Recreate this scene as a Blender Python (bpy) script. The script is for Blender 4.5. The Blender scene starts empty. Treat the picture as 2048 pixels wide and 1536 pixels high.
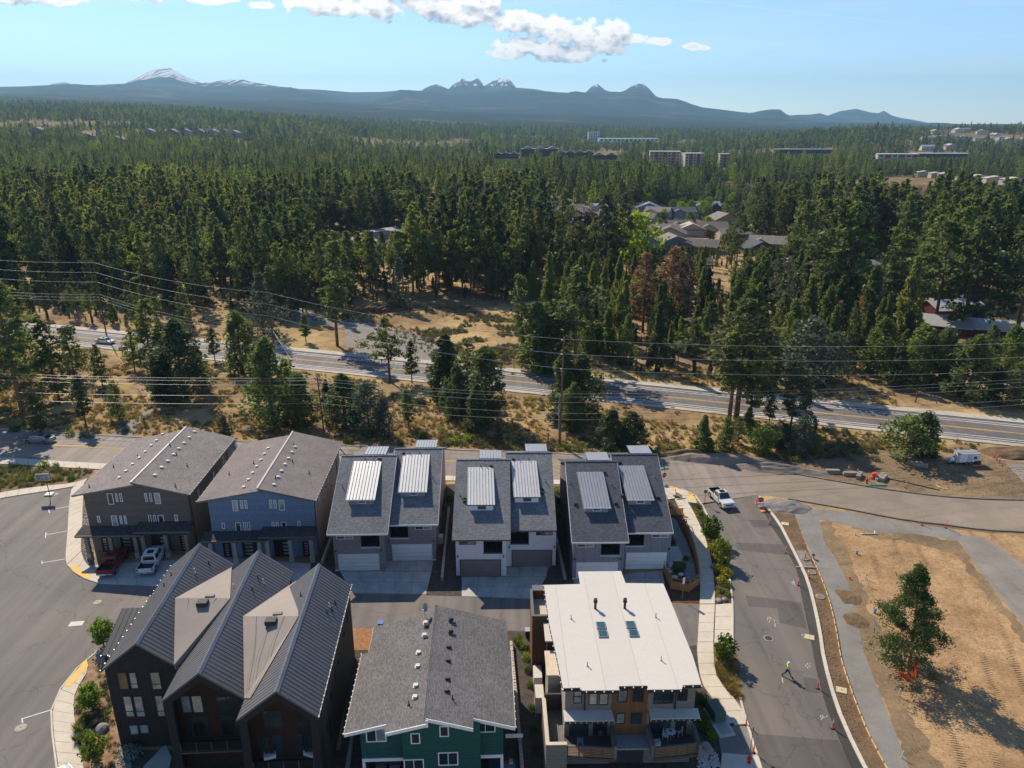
import bpy, bmesh, math, random
import numpy as np
from mathutils import Vector, Matrix
R = math.radians
rnd = random.Random(7)
SC = bpy.context.scene
COL = SC.collection
# ---------------------------------------------------------------- camera
FPX, HZ, CH = 1500.0, 245.0, 54.0
PITCH = math.atan((768-HZ)/FPX)
cam = bpy.data.objects.new('camera', bpy.data.cameras.new('camera'))
COL.objects.link(cam)
cam.location = (0, 0, CH)
cam.rotation_euler = (R(90)-PITCH, 0, 0)
cam.data.sensor_width = 36
cam.data.lens = 36*FPX/2048
cam.data.clip_start = 1
cam.data.clip_end = 60000
SC.camera = cam
# ---------------------------------------------------------------- sun, sky, exposure
SUN_AZ, SUN_EL = -33.0, 40.0         # azimuth from +Y (negative = left), elevation
W = bpy.data.worlds.new('World'); SC.world = W; W.use_nodes = True
SKY_STRENGTH = 0.122
SUN_STRENGTH = 4.9
EXPOSURE = 0.54
sd = bpy.data.lights.new('sun', 'SUN'); sd.energy = SUN_STRENGTH; sd.angle = R(0.53); sd.color = (1, .88, .71)
sun = bpy.data.objects.new('sun', sd); COL.objects.link(sun)
_el, _az = R(SUN_EL), R(SUN_AZ)
sdir = Vector((math.sin(_az)*math.cos(_el), math.cos(_az)*math.cos(_el), math.sin(_el)))
sun.rotation_euler = sdir.to_track_quat('Z', 'Y').to_euler()
sun.location = (0, 0, 300)
SC.view_settings.view_transform = 'Standard'
SC.view_settings.look = 'None'
SC.view_settings.exposure = EXPOSURE
SC.view_settings.gamma = 1
SC.view_settings.use_curve_mapping = False
SC.render.engine = 'CYCLES'
SC.cycles.volume_bounces = 1
SC.cycles.max_bounces = 6
SC.cycles.transparent_max_bounces = 8

def ray(x, y):
    u = (x-1024)/FPX; v = (y-768)/FPX
    c, s = math.cos(PITCH), math.sin(PITCH)
    return Vector((u, c-v*s, -s-v*c))
def P(x, y, z=0.0):
    d = ray(x, y); t = (z-CH)/d.z
    return Vector((d.x*t, d.y*t, z))
def hgt(b, t):                       # height of a point seen at t straight above ground point seen at b
    B = P(*b); d = ray(*t); return CH+d.z*B.y/d.y
def UV(x, y):
    d = ray(x, y); return (d.x/d.y, d.z/d.y)

# ---- world: physical sky with cumulus
def build_world():
    nt = W.node_tree; N = nt.nodes; L = nt.links; N.clear()
    out = N.new('ShaderNodeOutputWorld'); bg = N.new('ShaderNodeBackground'); bg.inputs[1].default_value = 1
    sky = N.new('ShaderNodeTexSky'); sky.sky_type = 'NISHITA'; sky.sun_disc = False
    sky.sun_elevation = R(SUN_EL); sky.sun_rotation = R(SUN_AZ); sky.altitude = 1100
    sky.air_density = .9; sky.dust_density = .1; sky.ozone_density = 4.0
    sc = N.new('ShaderNodeVectorMath'); sc.operation = 'SCALE'; sc.inputs[3].default_value = SKY_STRENGTH
    L.new(sky.outputs[0], sc.inputs[0])
    tc = N.new('ShaderNodeTexCoord'); sep = N.new('ShaderNodeSeparateXYZ'); L.new(tc.outputs['Generated'], sep.inputs[0])
    def M(op, a, b=None, c=None, clamp=False):
        n = N.new('ShaderNodeMath'); n.operation = op; n.use_clamp = clamp
        for i, v in enumerate((a, b, c)):
            if v is None: continue
            if isinstance(v, (int, float)): n.inputs[i].default_value = v
            else: L.new(v, n.inputs[i])
        return n.outputs[0]
    ys = M('MAXIMUM', sep.outputs[1], .05)
    u = M('DIVIDE', sep.outputs[0], ys); v = M('DIVIDE', sep.outputs[2], ys)
    front = M('GREATER_THAN', sep.outputs[1], .1)
    # (centre x, y, radius x, y) of cumulus heaps, as seen directions
    E = [(640,8,75,24),(700,16,60,20),(760,12,65,28),(830,2,60,26),(880,20,55,28),(930,28,55,26),(985,36,48,24),(960,2,60,24),
         (1050,44,50,24),(1085,56,52,32),(1130,70,60,30),(1180,72,60,30),(1225,62,40,26),(1040,92,55,24),(1100,100,60,24),(1160,102,55,22),(1205,92,45,20),(1010,108,40,13),
         (1265,80,34,13),(1315,83,34,9),(1385,93,20,7),(1410,96,12,5),(1208,120,8,5),
         (40,-12,70,20),(125,2,50,15),(290,-6,50,12),(425,0,55,11),(520,10,26,8),(610,0,50,16),(330,-20,60,16),(800,-40,160,30),(1480,-60,80,26)]
    def dens(uo, vo):
        m = None
        for (cx, cy, rx, ry) in E:
            a, b = UV(cx, cy); a2, _ = UV(cx+rx, cy); _, b2 = UV(cx, cy-ry)
            dx = M('DIVIDE', M('SUBTRACT', uo, a), a2-a); dy = M('DIVIDE', M('SUBTRACT', vo, b), b2-b)
            r = M('SUBTRACT', 1.0, M('ADD', M('MULTIPLY', dx, dx), M('MULTIPLY', dy, dy)))
            m = r if m is None else M('SMOOTH_MAX', m, r, .35)
        cb = N.new('ShaderNodeCombineXYZ'); L.new(uo, cb.inputs[0]); L.new(M('MULTIPLY', vo, 1.5), cb.inputs[1])
        n1 = N.new('ShaderNodeTexNoise'); n1.inputs['Scale'].default_value = 42; n1.inputs['Detail'].default_value = 9; n1.inputs['Roughness'].default_value = .62
        L.new(cb.outputs[0], n1.inputs['Vector'])
        vo1 = N.new('ShaderNodeTexVoronoi'); vo1.feature = 'SMOOTH_F1'; vo1.inputs['Scale'].default_value = 75; vo1.inputs['Smoothness'].default_value = .6
        mixv = N.new('ShaderNodeVectorMath'); mixv.operation = 'ADD'; L.new(cb.outputs[0], mixv.inputs[0])
        s2 = N.new('ShaderNodeVectorMath'); s2.operation = 'SCALE'; s2.inputs[3].default_value = .02; L.new(n1.outputs['Color'], s2.inputs[0]); L.new(s2.outputs[0], mixv.inputs[1])
        L.new(mixv.outputs[0], vo1.inputs['Vector'])
        nn = M('MULTIPLY', M('SUBTRACT', n1.outputs[0], .5), 3.6)
        bb = M('MULTIPLY', M('SUBTRACT', .42, vo1.outputs[0]), 1.1)
        return M('ADD', M('ADD', M('MULTIPLY', m, .95), .03), M('ADD', nn, bb))
    d0 = dens(u, v)
    d1 = dens(M('ADD', u, -.006), M('ADD', v, .013))
    al = M('MULTIPLY', M('SMOOTHSTEP' if False else 'MULTIPLY', M('ADD', d0, .05, clamp=True), 2.6, clamp=True), front, clamp=True)
    lit = M('ADD', .74, M('MULTIPLY', M('SUBTRACT', d0, d1), .50), clamp=True)
    thick = M('MULTIPLY', M('SUBTRACT', d0, .45), .28, clamp=True)
    val = M('SUBTRACT', lit, M('MULTIPLY', thick, .75), clamp=True)
    ramp = N.new('ShaderNodeValToRGB'); L.new(val, ramp.inputs[0])
    e = ramp.color_ramp.elements; e[0].position = .3; e[0].color = (.32,.36,.41,1); e[1].position = .95; e[1].color = (1.0,.94,.88,1)
    # thin high streaks (cirrus and a contrail) on the right
    cb = N.new('ShaderNodeCombineXYZ'); L.new(M('MULTIPLY', M('SUBTRACT', u, M('MULTIPLY', v, -2.0)), 2.0), cb.inputs[0]); L.new(M('MULTIPLY', M('ADD', v, M('MULTIPLY', u, -.05)), 26.0), cb.inputs[1])
    nz = N.new('ShaderNodeTexNoise'); nz.inputs['Scale'].default_value = 1.6; nz.inputs['Detail'].default_value = 5; L.new(cb.outputs[0], nz.inputs['Vector'])
    st = M('MULTIPLY', M('SUBTRACT', nz.outputs[0], .5, clamp=True), .9, clamp=True)
    a0 = UV(1380, 0); a1 = UV(2048, 75); sl = (a1[1]-a0[1])/(a1[0]-a0[0])
    dist = M('ABSOLUTE', M('SUBTRACT', v, M('ADD', M('MULTIPLY', M('SUBTRACT', u, a0[0]), sl), a0[1])))
    con = M('MULTIPLY', M('SUBTRACT', 1.0, M('MULTIPLY', dist, 900.0), clamp=True), M('MULTIPLY', M('GREATER_THAN', u, a0[0]), .16))
    st = M('MULTIPLY', M('ADD', st, con), front)
    mx0 = N.new('ShaderNodeMix'); mx0.data_type = 'RGBA'; L.new(st, mx0.inputs[0]); L.new(sc.outputs[0], mx0.inputs[6]); mx0.inputs[7].default_value = (.8,.8,.78,1)
    mx = N.new('ShaderNodeMix'); mx.data_type = 'RGBA'; L.new(al, mx.inputs[0]); L.new(mx0.outputs[2], mx.inputs[6]); L.new(ramp.outputs[0], mx.inputs[7])
    L.new(mx.outputs[2], bg.inputs[0])
    # the cloud bank fills only this part of the sky; elsewhere the same clear sky is looked up directly
    b0 = N.new('ShaderNodeBackground'); L.new(sc.outputs[0], b0.inputs[0]); ms = N.new('ShaderNodeMixShader')
    reg = M('MULTIPLY', M('MULTIPLY', M('GREATER_THAN', v, -.005), M('LESS_THAN', v, .42)), M('MULTIPLY', front, M('LESS_THAN', M('ABSOLUTE', u), 1.3)))
    L.new(reg, ms.inputs[0]); L.new(b0.outputs[0], ms.inputs[1]); L.new(bg.outputs[0], ms.inputs[2]); L.new(ms.outputs[0], out.inputs[0])
build_world()

# ---------------------------------------------------------------- object helpers
def tag(o, label=None, cat=None, group=None, kind=None):
    if label: o['label'] = label
    if cat: o['category'] = cat
    if group: o['group'] = group
    if kind: o['kind'] = kind
    return o
def empty(name, loc, yaw=0.0, label=None, cat=None, group=None, kind=None, parent=None):
    o = bpy.data.objects.new(name, None); COL.objects.link(o)
    o.location = loc; o.rotation_euler = (0, 0, yaw); o.empty_display_size = .3
    if parent: o.parent = parent
    return tag(o, label, cat, group, kind)
def put(name, me, parent=None, loc=(0,0,0), rot=(0,0,0), scale=(1,1,1), **k):
    o = bpy.data.objects.new(name, me); COL.objects.link(o)
    o.location = loc; o.rotation_euler = rot; o.scale = scale
    if parent: o.parent = parent
    return tag(o, **k)
def copy_tree(o, parent=None):
    c = o.copy(); COL.objects.link(c)
    if parent: c.parent = parent
    for ch in o.children: copy_tree(ch, c)
    return c
class MB:
    def __init__(s): s.v = []; s.f = []
    def add(s, vs, fs):
        n = len(s.v); s.v += [tuple(p) for p in vs]; s.f += [tuple(i+n for i in f) for f in fs]; return s
    def box(s, x0, y0, z0, x1, y1, z1):
        return s.add([(x0,y0,z0),(x1,y0,z0),(x1,y1,z0),(x0,y1,z0),(x0,y0,z1),(x1,y0,z1),(x1,y1,z1),(x0,y1,z1)],
                     [(0,3,2,1),(4,5,6,7),(0,1,5,4),(1,2,6,5),(2,3,7,6),(3,0,4,7)])
    def hexa(s, p): # 4 bottom, 4 top
        return s.add(p, [(0,3,2,1),(4,5,6,7),(0,1,5,4),(1,2,6,5),(2,3,7,6),(3,0,4,7)])
    def extr(s, poly, vec):             # extrude a 3D polygon (n points) along vec
        n = len(poly); v = Vector(vec); a = [Vector(p) for p in poly]; b = [p+v for p in a]
        return s.add(a+b, [tuple(range(n))[::-1], tuple(range(n, 2*n))]+[(i, (i+1) % n, (i+1) % n+n, i+n) for i in range(n)])
    def prism(s, poly, z0, z1):
        return s.extr([(p[0], p[1], z0) for p in poly], (0, 0, z1-z0))
    def poly(s, pts): return s.add(pts, [tuple(range(len(pts)))])
    def cone(s, a, b, r0, r1, n=8, cap=True):
        a, b = Vector(a), Vector(b); d = (b-a).normalized()
        x = d.orthogonal().normalized(); y = d.cross(x)
        vs = [a+(x*math.cos(t)+y*math.sin(t))*r0 for t in [2*math.pi*i/n for i in range(n)]]
        vs += [b+(x*math.cos(t)+y*math.sin(t))*r1 for t in [2*math.pi*i/n for i in range(n)]]
        fs = [(i, (i+1) % n, (i+1) % n+n, i+n) for i in range(n)]
        if cap: fs += [tuple(range(n))[::-1], tuple(range(n, 2*n))]
        return s.add(vs, fs)
    def tube(s, pts, r, n=5):
        for a, b in zip(pts[:-1], pts[1:]): s.cone(a, b, r, r, n)
        return s
    def lathe(s, prof, n=12, c=(0,0,0)):
        k = len(prof); vs = []
        for r, z in prof: vs += [(c[0]+r*math.cos(2*math.pi*i/n), c[1]+r*math.sin(2*math.pi*i/n), c[2]+z) for i in range(n)]
        fs = [(j*n+i, j*n+(i+1) % n, (j+1)*n+(i+1) % n, (j+1)*n+i) for j in range(k-1) for i in range(n)]
        fs += [tuple(range(n))[::-1], tuple(range((k-1)*n, k*n))]
        return s.add(vs, fs)
    def mesh(s, name, mats, tri=False, bevel=0, smooth=False):
        me = bpy.data.meshes.new(name); me.from_pydata(s.v, [], s.f)
        if tri or bevel or True:
            bm = bmesh.new(); bm.from_mesh(me)
            if bevel: bmesh.ops.bevel(bm, geom=[e for e in bm.edges if e.is_manifold and e.calc_face_angle(0) > .4], offset=bevel, segments=2, affect='EDGES', clamp_overlap=True)
            bmesh.ops.recalc_face_normals(bm, faces=bm.faces)
            ng = [f for f in bm.faces if len(f.verts) > 4]
            if ng: bmesh.ops.triangulate(bm, faces=ng)
            bm.to_mesh(me); bm.free()
        for m in (mats if isinstance(mats, (list, tuple)) else [mats]): me.materials.append(m)
        if smooth: me.polygons.foreach_set('use_smooth', [True]*len(me.polygons))
        return me
    def obj(s, name, m, parent=None, bevel=0, smooth=False, loc=(0,0,0), rot=(0,0,0), **k):
        return put(name, s.mesh(name, m, bevel=bevel, smooth=smooth), parent, loc, rot, **k)
def sheet(name, px, z, m, parent=None, world=None, kind='structure', up=0.0, **k):
    """a flat area outlined by the photograph's ground points, as a sheet (up=0) or raised slab"""
    pts = [P(*q) for q in px] if world is None else [Vector((q[0], q[1], 0)) for q in world]
    b = MB()
    if up: b.prism(pts, z-.05, z+up)
    else: b.poly([(p.x, p.y, z) for p in pts])
    o = b.obj(name, m, parent)
    if not up:                          # face up
        for f in o.data.polygons:
            if f.normal.z < 0: f.flip()
    return tag(o, kind=kind, **k)
def smooth_line(pts, n=6):
    """Catmull-Rom through points"""
    p = [Vector(q) for q in pts]; p = [p[0]*2-p[1]]+p+[p[-1]*2-p[-2]]; out = []
    for i in range(1, len(p)-2):
        for k in range(n):
            t = k/n; a, b, c, d = p[i-1], p[i], p[i+1], p[i+2]
            out.append(.5*((2*b)+(c-a)*t+(2*a-5*b+4*c-d)*t*t+(3*b-a-3*c+d)*t**3))
    out.append(p[-2]); return out
def resample(pts, n):
    L = [0]
    for a, b in zip(pts[:-1], pts[1:]): L.append(L[-1]+(b-a).length)
    out = []; j = 0
    for i in range(n+1):
        t = L[-1]*i/n
        while j < len(L)-2 and L[j+1] < t: j += 1
        s = (t-L[j])/max(1e-9, L[j+1]-L[j]); out.append(pts[j].lerp(pts[j+1], s))
    return out
def line_len(pts): return sum((b-a).length for a, b in zip(pts[:-1], pts[1:]))
def gl(px, n=6): return smooth_line([P(*q) for q in px], n)
def offs(pts, d):
    out = []
    for i, p in enumerate(pts):
        t = (pts[min(i+1, len(pts)-1)]-pts[max(i-1, 0)]); t.z = 0; t.normalize()
        out.append(p+Vector((t.y, -t.x, 0))*d)
    return out
def strip(name, A, B, z, m, parent=None, up=0.0, kind='structure', **k):
    n = max(8, len(A)); A = resample(A, n); B = resample(B, n); b = MB()
    if up:
        for i in range(n):
            q = [A[i], A[i+1], B[i+1], B[i]]
            b.hexa([(p.x, p.y, z-.05) for p in q]+[(p.x, p.y, z+up) for p in q])
    else:
        for i in range(n):
            b.poly([(p.x, p.y, z) for p in (A[i], B[i], B[i+1], A[i+1])])
    o = b.obj(name, m, parent)
    if not up:
        bm = bmesh.new(); bm.from_mesh(o.data); bmesh.ops.remove_doubles(bm, verts=bm.verts, dist=1e-4)
        for f in bm.faces:
            f.normal_update()
            if f.normal.z < 0: f.normal_flip()
        bm.to_mesh(o.data); bm.free()
    return tag(o, kind=kind, **k)
def slabs(A, B, step, z, up, m, parent, name='concrete_slab', gap=.024, across=1):
    """a paved strip between two lines, every slab a mesh of its own"""
    n = max(1, round(.5*(line_len(A)+line_len(B))/step)); A = resample(A, n); B = resample(B, n)
    for i in range(n):
        for j in range(across):
            a0, a1 = A[i].lerp(B[i], j/across), A[i].lerp(B[i], (j+1)/across)
            b0, b1 = A[i+1].lerp(B[i+1], j/across), A[i+1].lerp(B[i+1], (j+1)/across)
            c = (a0+a1+b0+b1)/4; q = []
            for p in (a0, a1, b1, b0):
                d = (c-p); q.append(p+d.normalized()*gap*1.4)
            dz = rnd.uniform(-.004, .004)
            MB().hexa([(p.x-c.x, p.y-c.y, -.05) for p in q]+[(p.x-c.x, p.y-c.y, up+dz) for p in q]).obj(name, m, parent, loc=(c.x, c.y, z))
# ---------------------------------------------------------------- materials
def newmat(name):
    m = bpy.data.materials.new(name); m.use_nodes = True; nt = m.node_tree; nt.nodes.clear()
    out = nt.nodes.new('ShaderNodeOutputMaterial'); b = nt.nodes.new('ShaderNodeBsdfPrincipled')
    nt.links.new(b.outputs[0], out.inputs[0]); return m, nt, b, out
def node(nt, t, **k):
    n = nt.nodes.new(t)
    for a, v in k.items():
        if a in n.inputs.keys() if hasattr(n.inputs, 'keys') else False: n.inputs[a].default_value = v
        else: setattr(n, a, v)
    return n
def noise(nt, scale, detail=5, rough=.6, vec=None, sx=None):
    n = nt.nodes.new('ShaderNodeTexNoise'); n.inputs['Scale'].default_value = scale; n.inputs['Detail'].default_value = detail; n.inputs['Roughness'].default_value = rough
    if vec is None: vec = nt.nodes.new('ShaderNodeNewGeometry').outputs['Position']
    if sx:
        mp = nt.nodes.new('ShaderNodeMapping'); mp.inputs['Scale'].default_value = sx[:3]
        if len(sx) > 3: mp.inputs['Rotation'].default_value = (0, 0, sx[3])
        nt.links.new(vec, mp.inputs[0]); vec = mp.outputs[0]
    nt.links.new(vec, n.inputs['Vector']); return n.outputs[0]
def ramp(nt, fac, stops):
    r = nt.nodes.new('ShaderNodeValToRGB'); nt.links.new(fac, r.inputs[0]); e = r.color_ramp.elements
    while len(e) < len(stops): e.new(.5)
    for i, (p, c) in enumerate(stops): e[i].position = p; e[i].color = (c[0], c[1], c[2], 1)
    return r.outputs[0]
def mix(nt, fac, a, b, mode='MIX'):
    m = nt.nodes.new('ShaderNodeMix'); m.data_type = 'RGBA'; m.blend_type = mode
    for i, v in ((0, fac), (6, a), (7, b)):
        if isinstance(v, (int, float)): m.inputs[i].default_value = v
        elif isinstance(v, (tuple, list)): m.inputs[i].default_value = (v[0], v[1], v[2], 1)
        else: nt.links.new(v, m.inputs[i])
    return m.outputs[2]
def mth(nt, op, a, b=0.0, clamp=False):
    n = nt.nodes.new('ShaderNodeMath'); n.operation = op; n.use_clamp = clamp
    for i, v in enumerate((a, b)):
        if isinstance(v, (int, float)): n.inputs[i].default_value = v
        else: nt.links.new(v, n.inputs[i])
    return n.outputs[0]
def bumpn(nt, b, h, dist, strength=1.0):
    n = nt.nodes.new('ShaderNodeBump'); n.inputs['Strength'].default_value = strength; n.inputs['Distance'].default_value = dist
    nt.links.new(h, n.inputs['Height']); nt.links.new(n.outputs[0], b.inputs['Normal'])
def mul(c, k): return tuple(x*k for x in c)
def mat(name, c, var=.25, scale=1.2, rough=.85, metal=0, bump=0.0, bs=30, spec=.3, c2=None, big=.12, bigs=.15, sx=None):
    """one colour broken up by two noises, plus fine relief"""
    m, nt, b, o = newmat(name)
    f = noise(nt, scale, 6, sx=sx)
    col = ramp(nt, f, [(.3, mul(c, 1-var)), (.7, c2 if c2 else mul(c, 1+var))])
    if big:
        g = noise(nt, bigs, 3); col = mix(nt, 1.0, col, ramp(nt, g, [(.3, (1-big,)*3), (.7, (1+big,)*3)]), 'MULTIPLY')
    nt.links.new(col, b.inputs['Base Color'])
    b.inputs['Roughness'].default_value = rough; b.inputs['Metallic'].default_value = metal; b.inputs['Specular IOR Level'].default_value = spec
    if bump: bumpn(nt, b, noise(nt, bs, 3, sx=sx), bump)
    return m
def lined(name, c, axis=2, step=.18, depth=.012, var=.12, rough=.8, line=.06, rot=0.0, spec=.25):
    """boards: dark joint line every step metres along an object axis"""
    m, nt, b, o = newmat(name)
    tc = nt.nodes.new('ShaderNodeTexCoord'); sp = nt.nodes.new('ShaderNodeSeparateXYZ'); nt.links.new(tc.outputs['Object'], sp.inputs[0])
    fr = mth(nt, 'FRACT', mth(nt, 'DIVIDE', sp.outputs[axis], step))
    ln = mth(nt, 'LESS_THAN', fr, line)
    idx = mth(nt, 'FLOOR', mth(nt, 'DIVIDE', sp.outputs[axis], step))
    wn = nt.nodes.new('ShaderNodeTexWhiteNoise'); wn.noise_dimensions = '1D'; nt.links.new(idx, wn.inputs['W'])
    n1 = noise(nt, 3.0, 5)
    col = mix(nt, 1.0, ramp(nt, n1, [(.3, mul(c, 1-var)), (.7, mul(c, 1+var))]), ramp(nt, wn.outputs[0], [(0, (1-var*.8,)*3), (1, (1+var*.8,)*3)]), 'MULTIPLY')
    col = mix(nt, ln, col, mul(c, .55))
    nt.links.new(col, b.inputs['Base Color']); b.inputs['Roughness'].default_value = rough; b.inputs['Specular IOR Level'].default_value = spec
    bumpn(nt, b, mth(nt, 'SUBTRACT', fr, mth(nt, 'MULTIPLY', ln, 1.5)), depth)
    return m
def shingle(name, c, swap=False, var=.38, w=.33, h=.145):
    m, nt, b, o = newmat(name)
    tc = nt.nodes.new('ShaderNodeTexCoord'); vec = tc.outputs['Object']
    if swap:
        sp = nt.nodes.new('ShaderNodeSeparateXYZ'); nt.links.new(vec, sp.inputs[0]); cb = nt.nodes.new('ShaderNodeCombineXYZ')
        nt.links.new(sp.outputs[1], cb.inputs[0]); nt.links.new(sp.outputs[0], cb.inputs[1]); vec = cb.outputs[0]
    br = nt.nodes.new('ShaderNodeTexBrick'); nt.links.new(vec, br.inputs['Vector'])
    br.inputs['Scale'].default_value = 1; br.inputs['Brick Width'].default_value = w; br.inputs['Row Height'].default_value = h
    br.inputs['Mortar Size'].default_value = .012; br.inputs['Color1'].default_value = (*mul(c, 1-var), 1); br.inputs['Color2'].default_value = (*mul(c, 1+var), 1)
    br.inputs['Mortar'].default_value = (*mul(c, .5), 1); br.inputs['Bias'].default_value = 0
    n = noise(nt, .5, 4); g = noise(nt, 60, 2)
    col = mix(nt, 1.0, br.outputs[0], ramp(nt, n, [(.3, (.86,)*3), (.7, (1.12,)*3)]), 'MULTIPLY')
    col = mix(nt, 1.0, col, ramp(nt, g, [(.3, (.8,)*3), (.7, (1.2,)*3)]), 'MULTIPLY')
    nt.links.new(col, b.inputs['Base Color']); b.inputs['Roughness'].default_value = .9; b.inputs['Specular IOR Level'].default_value = .25
    bumpn(nt, b, mth(nt, 'ADD', mth(nt, 'MULTIPLY', br.outputs[1], -1.0), mth(nt, 'MULTIPLY', g, .6)), .012)
    return m
def leafmat(name, c, tr, var=.35, trw=.4, hue=.02):
    m, nt, b, out = newmat(name); nt.nodes.remove(b)
    oi = nt.nodes.new('ShaderNodeObjectInfo')
    n = noise(nt, .9, 4)
    f = mth(nt, 'ADD', mth(nt, 'MULTIPLY', n, 1.1), mth(nt, 'MULTIPLY', mth(nt, 'SUBTRACT', oi.outputs['Random'], .5), .75), clamp=True)
    k = ramp(nt, f, [(.25, (1-var, 1-var, 1-var*.7)), (.8, (1+var*1.15, 1+var, 1-var*.2))])
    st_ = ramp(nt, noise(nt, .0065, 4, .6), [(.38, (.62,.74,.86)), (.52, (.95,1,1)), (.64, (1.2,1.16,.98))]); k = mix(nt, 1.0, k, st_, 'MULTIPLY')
    d = nt.nodes.new('ShaderNodeBsdfDiffuse'); t = nt.nodes.new('ShaderNodeBsdfTranslucent'); g = nt.nodes.new('ShaderNodeBsdfGlossy')
    nt.links.new(mix(nt, 1.0, k, c, 'MULTIPLY'), d.inputs[0]); nt.links.new(mix(nt, 1.0, k, tr, 'MULTIPLY'), t.inputs[0])
    ms = nt.nodes.new('ShaderNodeMixShader'); ms.inputs[0].default_value = trw
    nt.links.new(d.outputs[0], ms.inputs[1]); nt.links.new(t.outputs[0], ms.inputs[2])
    g.inputs['Roughness'].default_value = .5; g.inputs[0].default_value = (.5,.5,.45,1)
    m2 = nt.nodes.new('ShaderNodeMixShader'); m2.inputs[0].default_value = .035
    nt.links.new(ms.outputs[0], m2.inputs[1]); nt.links.new(g.outputs[0], m2.inputs[2]); nt.links.new(m2.outputs[0], out.inputs[0])
    return m
def glassmat(name, c=(.02,.03,.035), rough=.04, spec=1.0):
    m, nt, b, o = newmat(name); n = noise(nt, .7, 3)
    nt.links.new(ramp(nt, n, [(.35, mul(c, .6)), (.7, mul(c, 1.6))]), b.inputs['Base Color']); b.inputs['Roughness'].default_value = rough; b.inputs['Specular IOR Level'].default_value = spec
    b.inputs['Coat Weight'].default_value = .5; b.inputs['Coat Roughness'].default_value = .02
    bumpn(nt, b, noise(nt, 1.3, 2), .01, .3)
    return m
def paint(name, c, rough=.3, metal=0.0, coat=.6):
    m, nt, b, o = newmat(name); n = noise(nt, 2.5, 4)
    nt.links.new(ramp(nt, n, [(.3, mul(c, .88)), (.7, mul(c, 1.1))]), b.inputs['Base Color']); b.inputs['Roughness'].default_value = rough
    b.inputs['Metallic'].default_value = metal; b.inputs['Coat Weight'].default_value = coat; b.inputs['Coat Roughness'].default_value = .08
    return m
def asphaltmat(name, c, rot=0.0, streak=.18, spots=True):
    m, nt, b, o = newmat(name)
    a = noise(nt, 9, 8, .75); s = noise(nt, .35, 4, .5, sx=(1.0, .09, 1, rot)); g = noise(nt, .07, 3); f = noise(nt, 140, 2)
    cr = nt.nodes.new('ShaderNodeTexVoronoi'); cr.feature = 'DISTANCE_TO_EDGE'; cr.inputs['Scale'].default_value = .13
    gp = nt.nodes.new('ShaderNodeNewGeometry'); wv = nt.nodes.new('ShaderNodeVectorMath'); wv.operation = 'ADD'
    nz = nt.nodes.new('ShaderNodeTexNoise'); nz.inputs['Scale'].default_value = .6; nz.inputs['Detail'].default_value = 5; nt.links.new(gp.outputs[0], nz.inputs['Vector'])
    sc = nt.nodes.new('ShaderNodeVectorMath'); sc.operation = 'SCALE'; sc.inputs[3].default_value = 3.0; nt.links.new(nz.outputs['Color'], sc.inputs[0])
    nt.links.new(gp.outputs[0], wv.inputs[0]); nt.links.new(sc.outputs[0], wv.inputs[1]); nt.links.new(wv.outputs[0], cr.inputs['Vector'])
    col = ramp(nt, a, [(.3, mul(c, .84)), (.7, mul(c, 1.15))])
    col = mix(nt, 1.0, col, ramp(nt, s, [(.3, (1-streak,)*3), (.7, (1+streak,)*3)]), 'MULTIPLY')
    col = mix(nt, 1.0, col, ramp(nt, g, [(.35, (.88, .88, .9)), (.65, (1.14, 1.12, 1.08))]), 'MULTIPLY')
    crk = ramp(nt, cr.outputs[0], [(0.0, (.62,)*3), (.012, (1,)*3)]); col = mix(nt, .75, col, mix(nt, 1.0, col, crk, 'MULTIPLY')); col = mix(nt, 1.0, col, ramp(nt, noise(nt, .9, 3, .5), [(.22, (.72,)*3), (.32, (1,)*3), (.80, (1.0,)*3), (.86, (1.18,)*3)]), 'MULTIPLY'); tr_ = noise(nt, 1.1, 2, .4, sx=(1.0, .03, 1, rot)); col = mix(nt, 1.0, col, ramp(nt, tr_, [(.35, (.90,)*3), (.5, (1.0,)*3), (.66, (1.08,)*3)]), 'MULTIPLY')
    nt.links.new(col, b.inputs['Base Color']); b.inputs['Roughness'].default_value = .8; b.inputs['Specular IOR Level'].default_value = .25
    bumpn(nt, b, f, .012)
    return m
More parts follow.
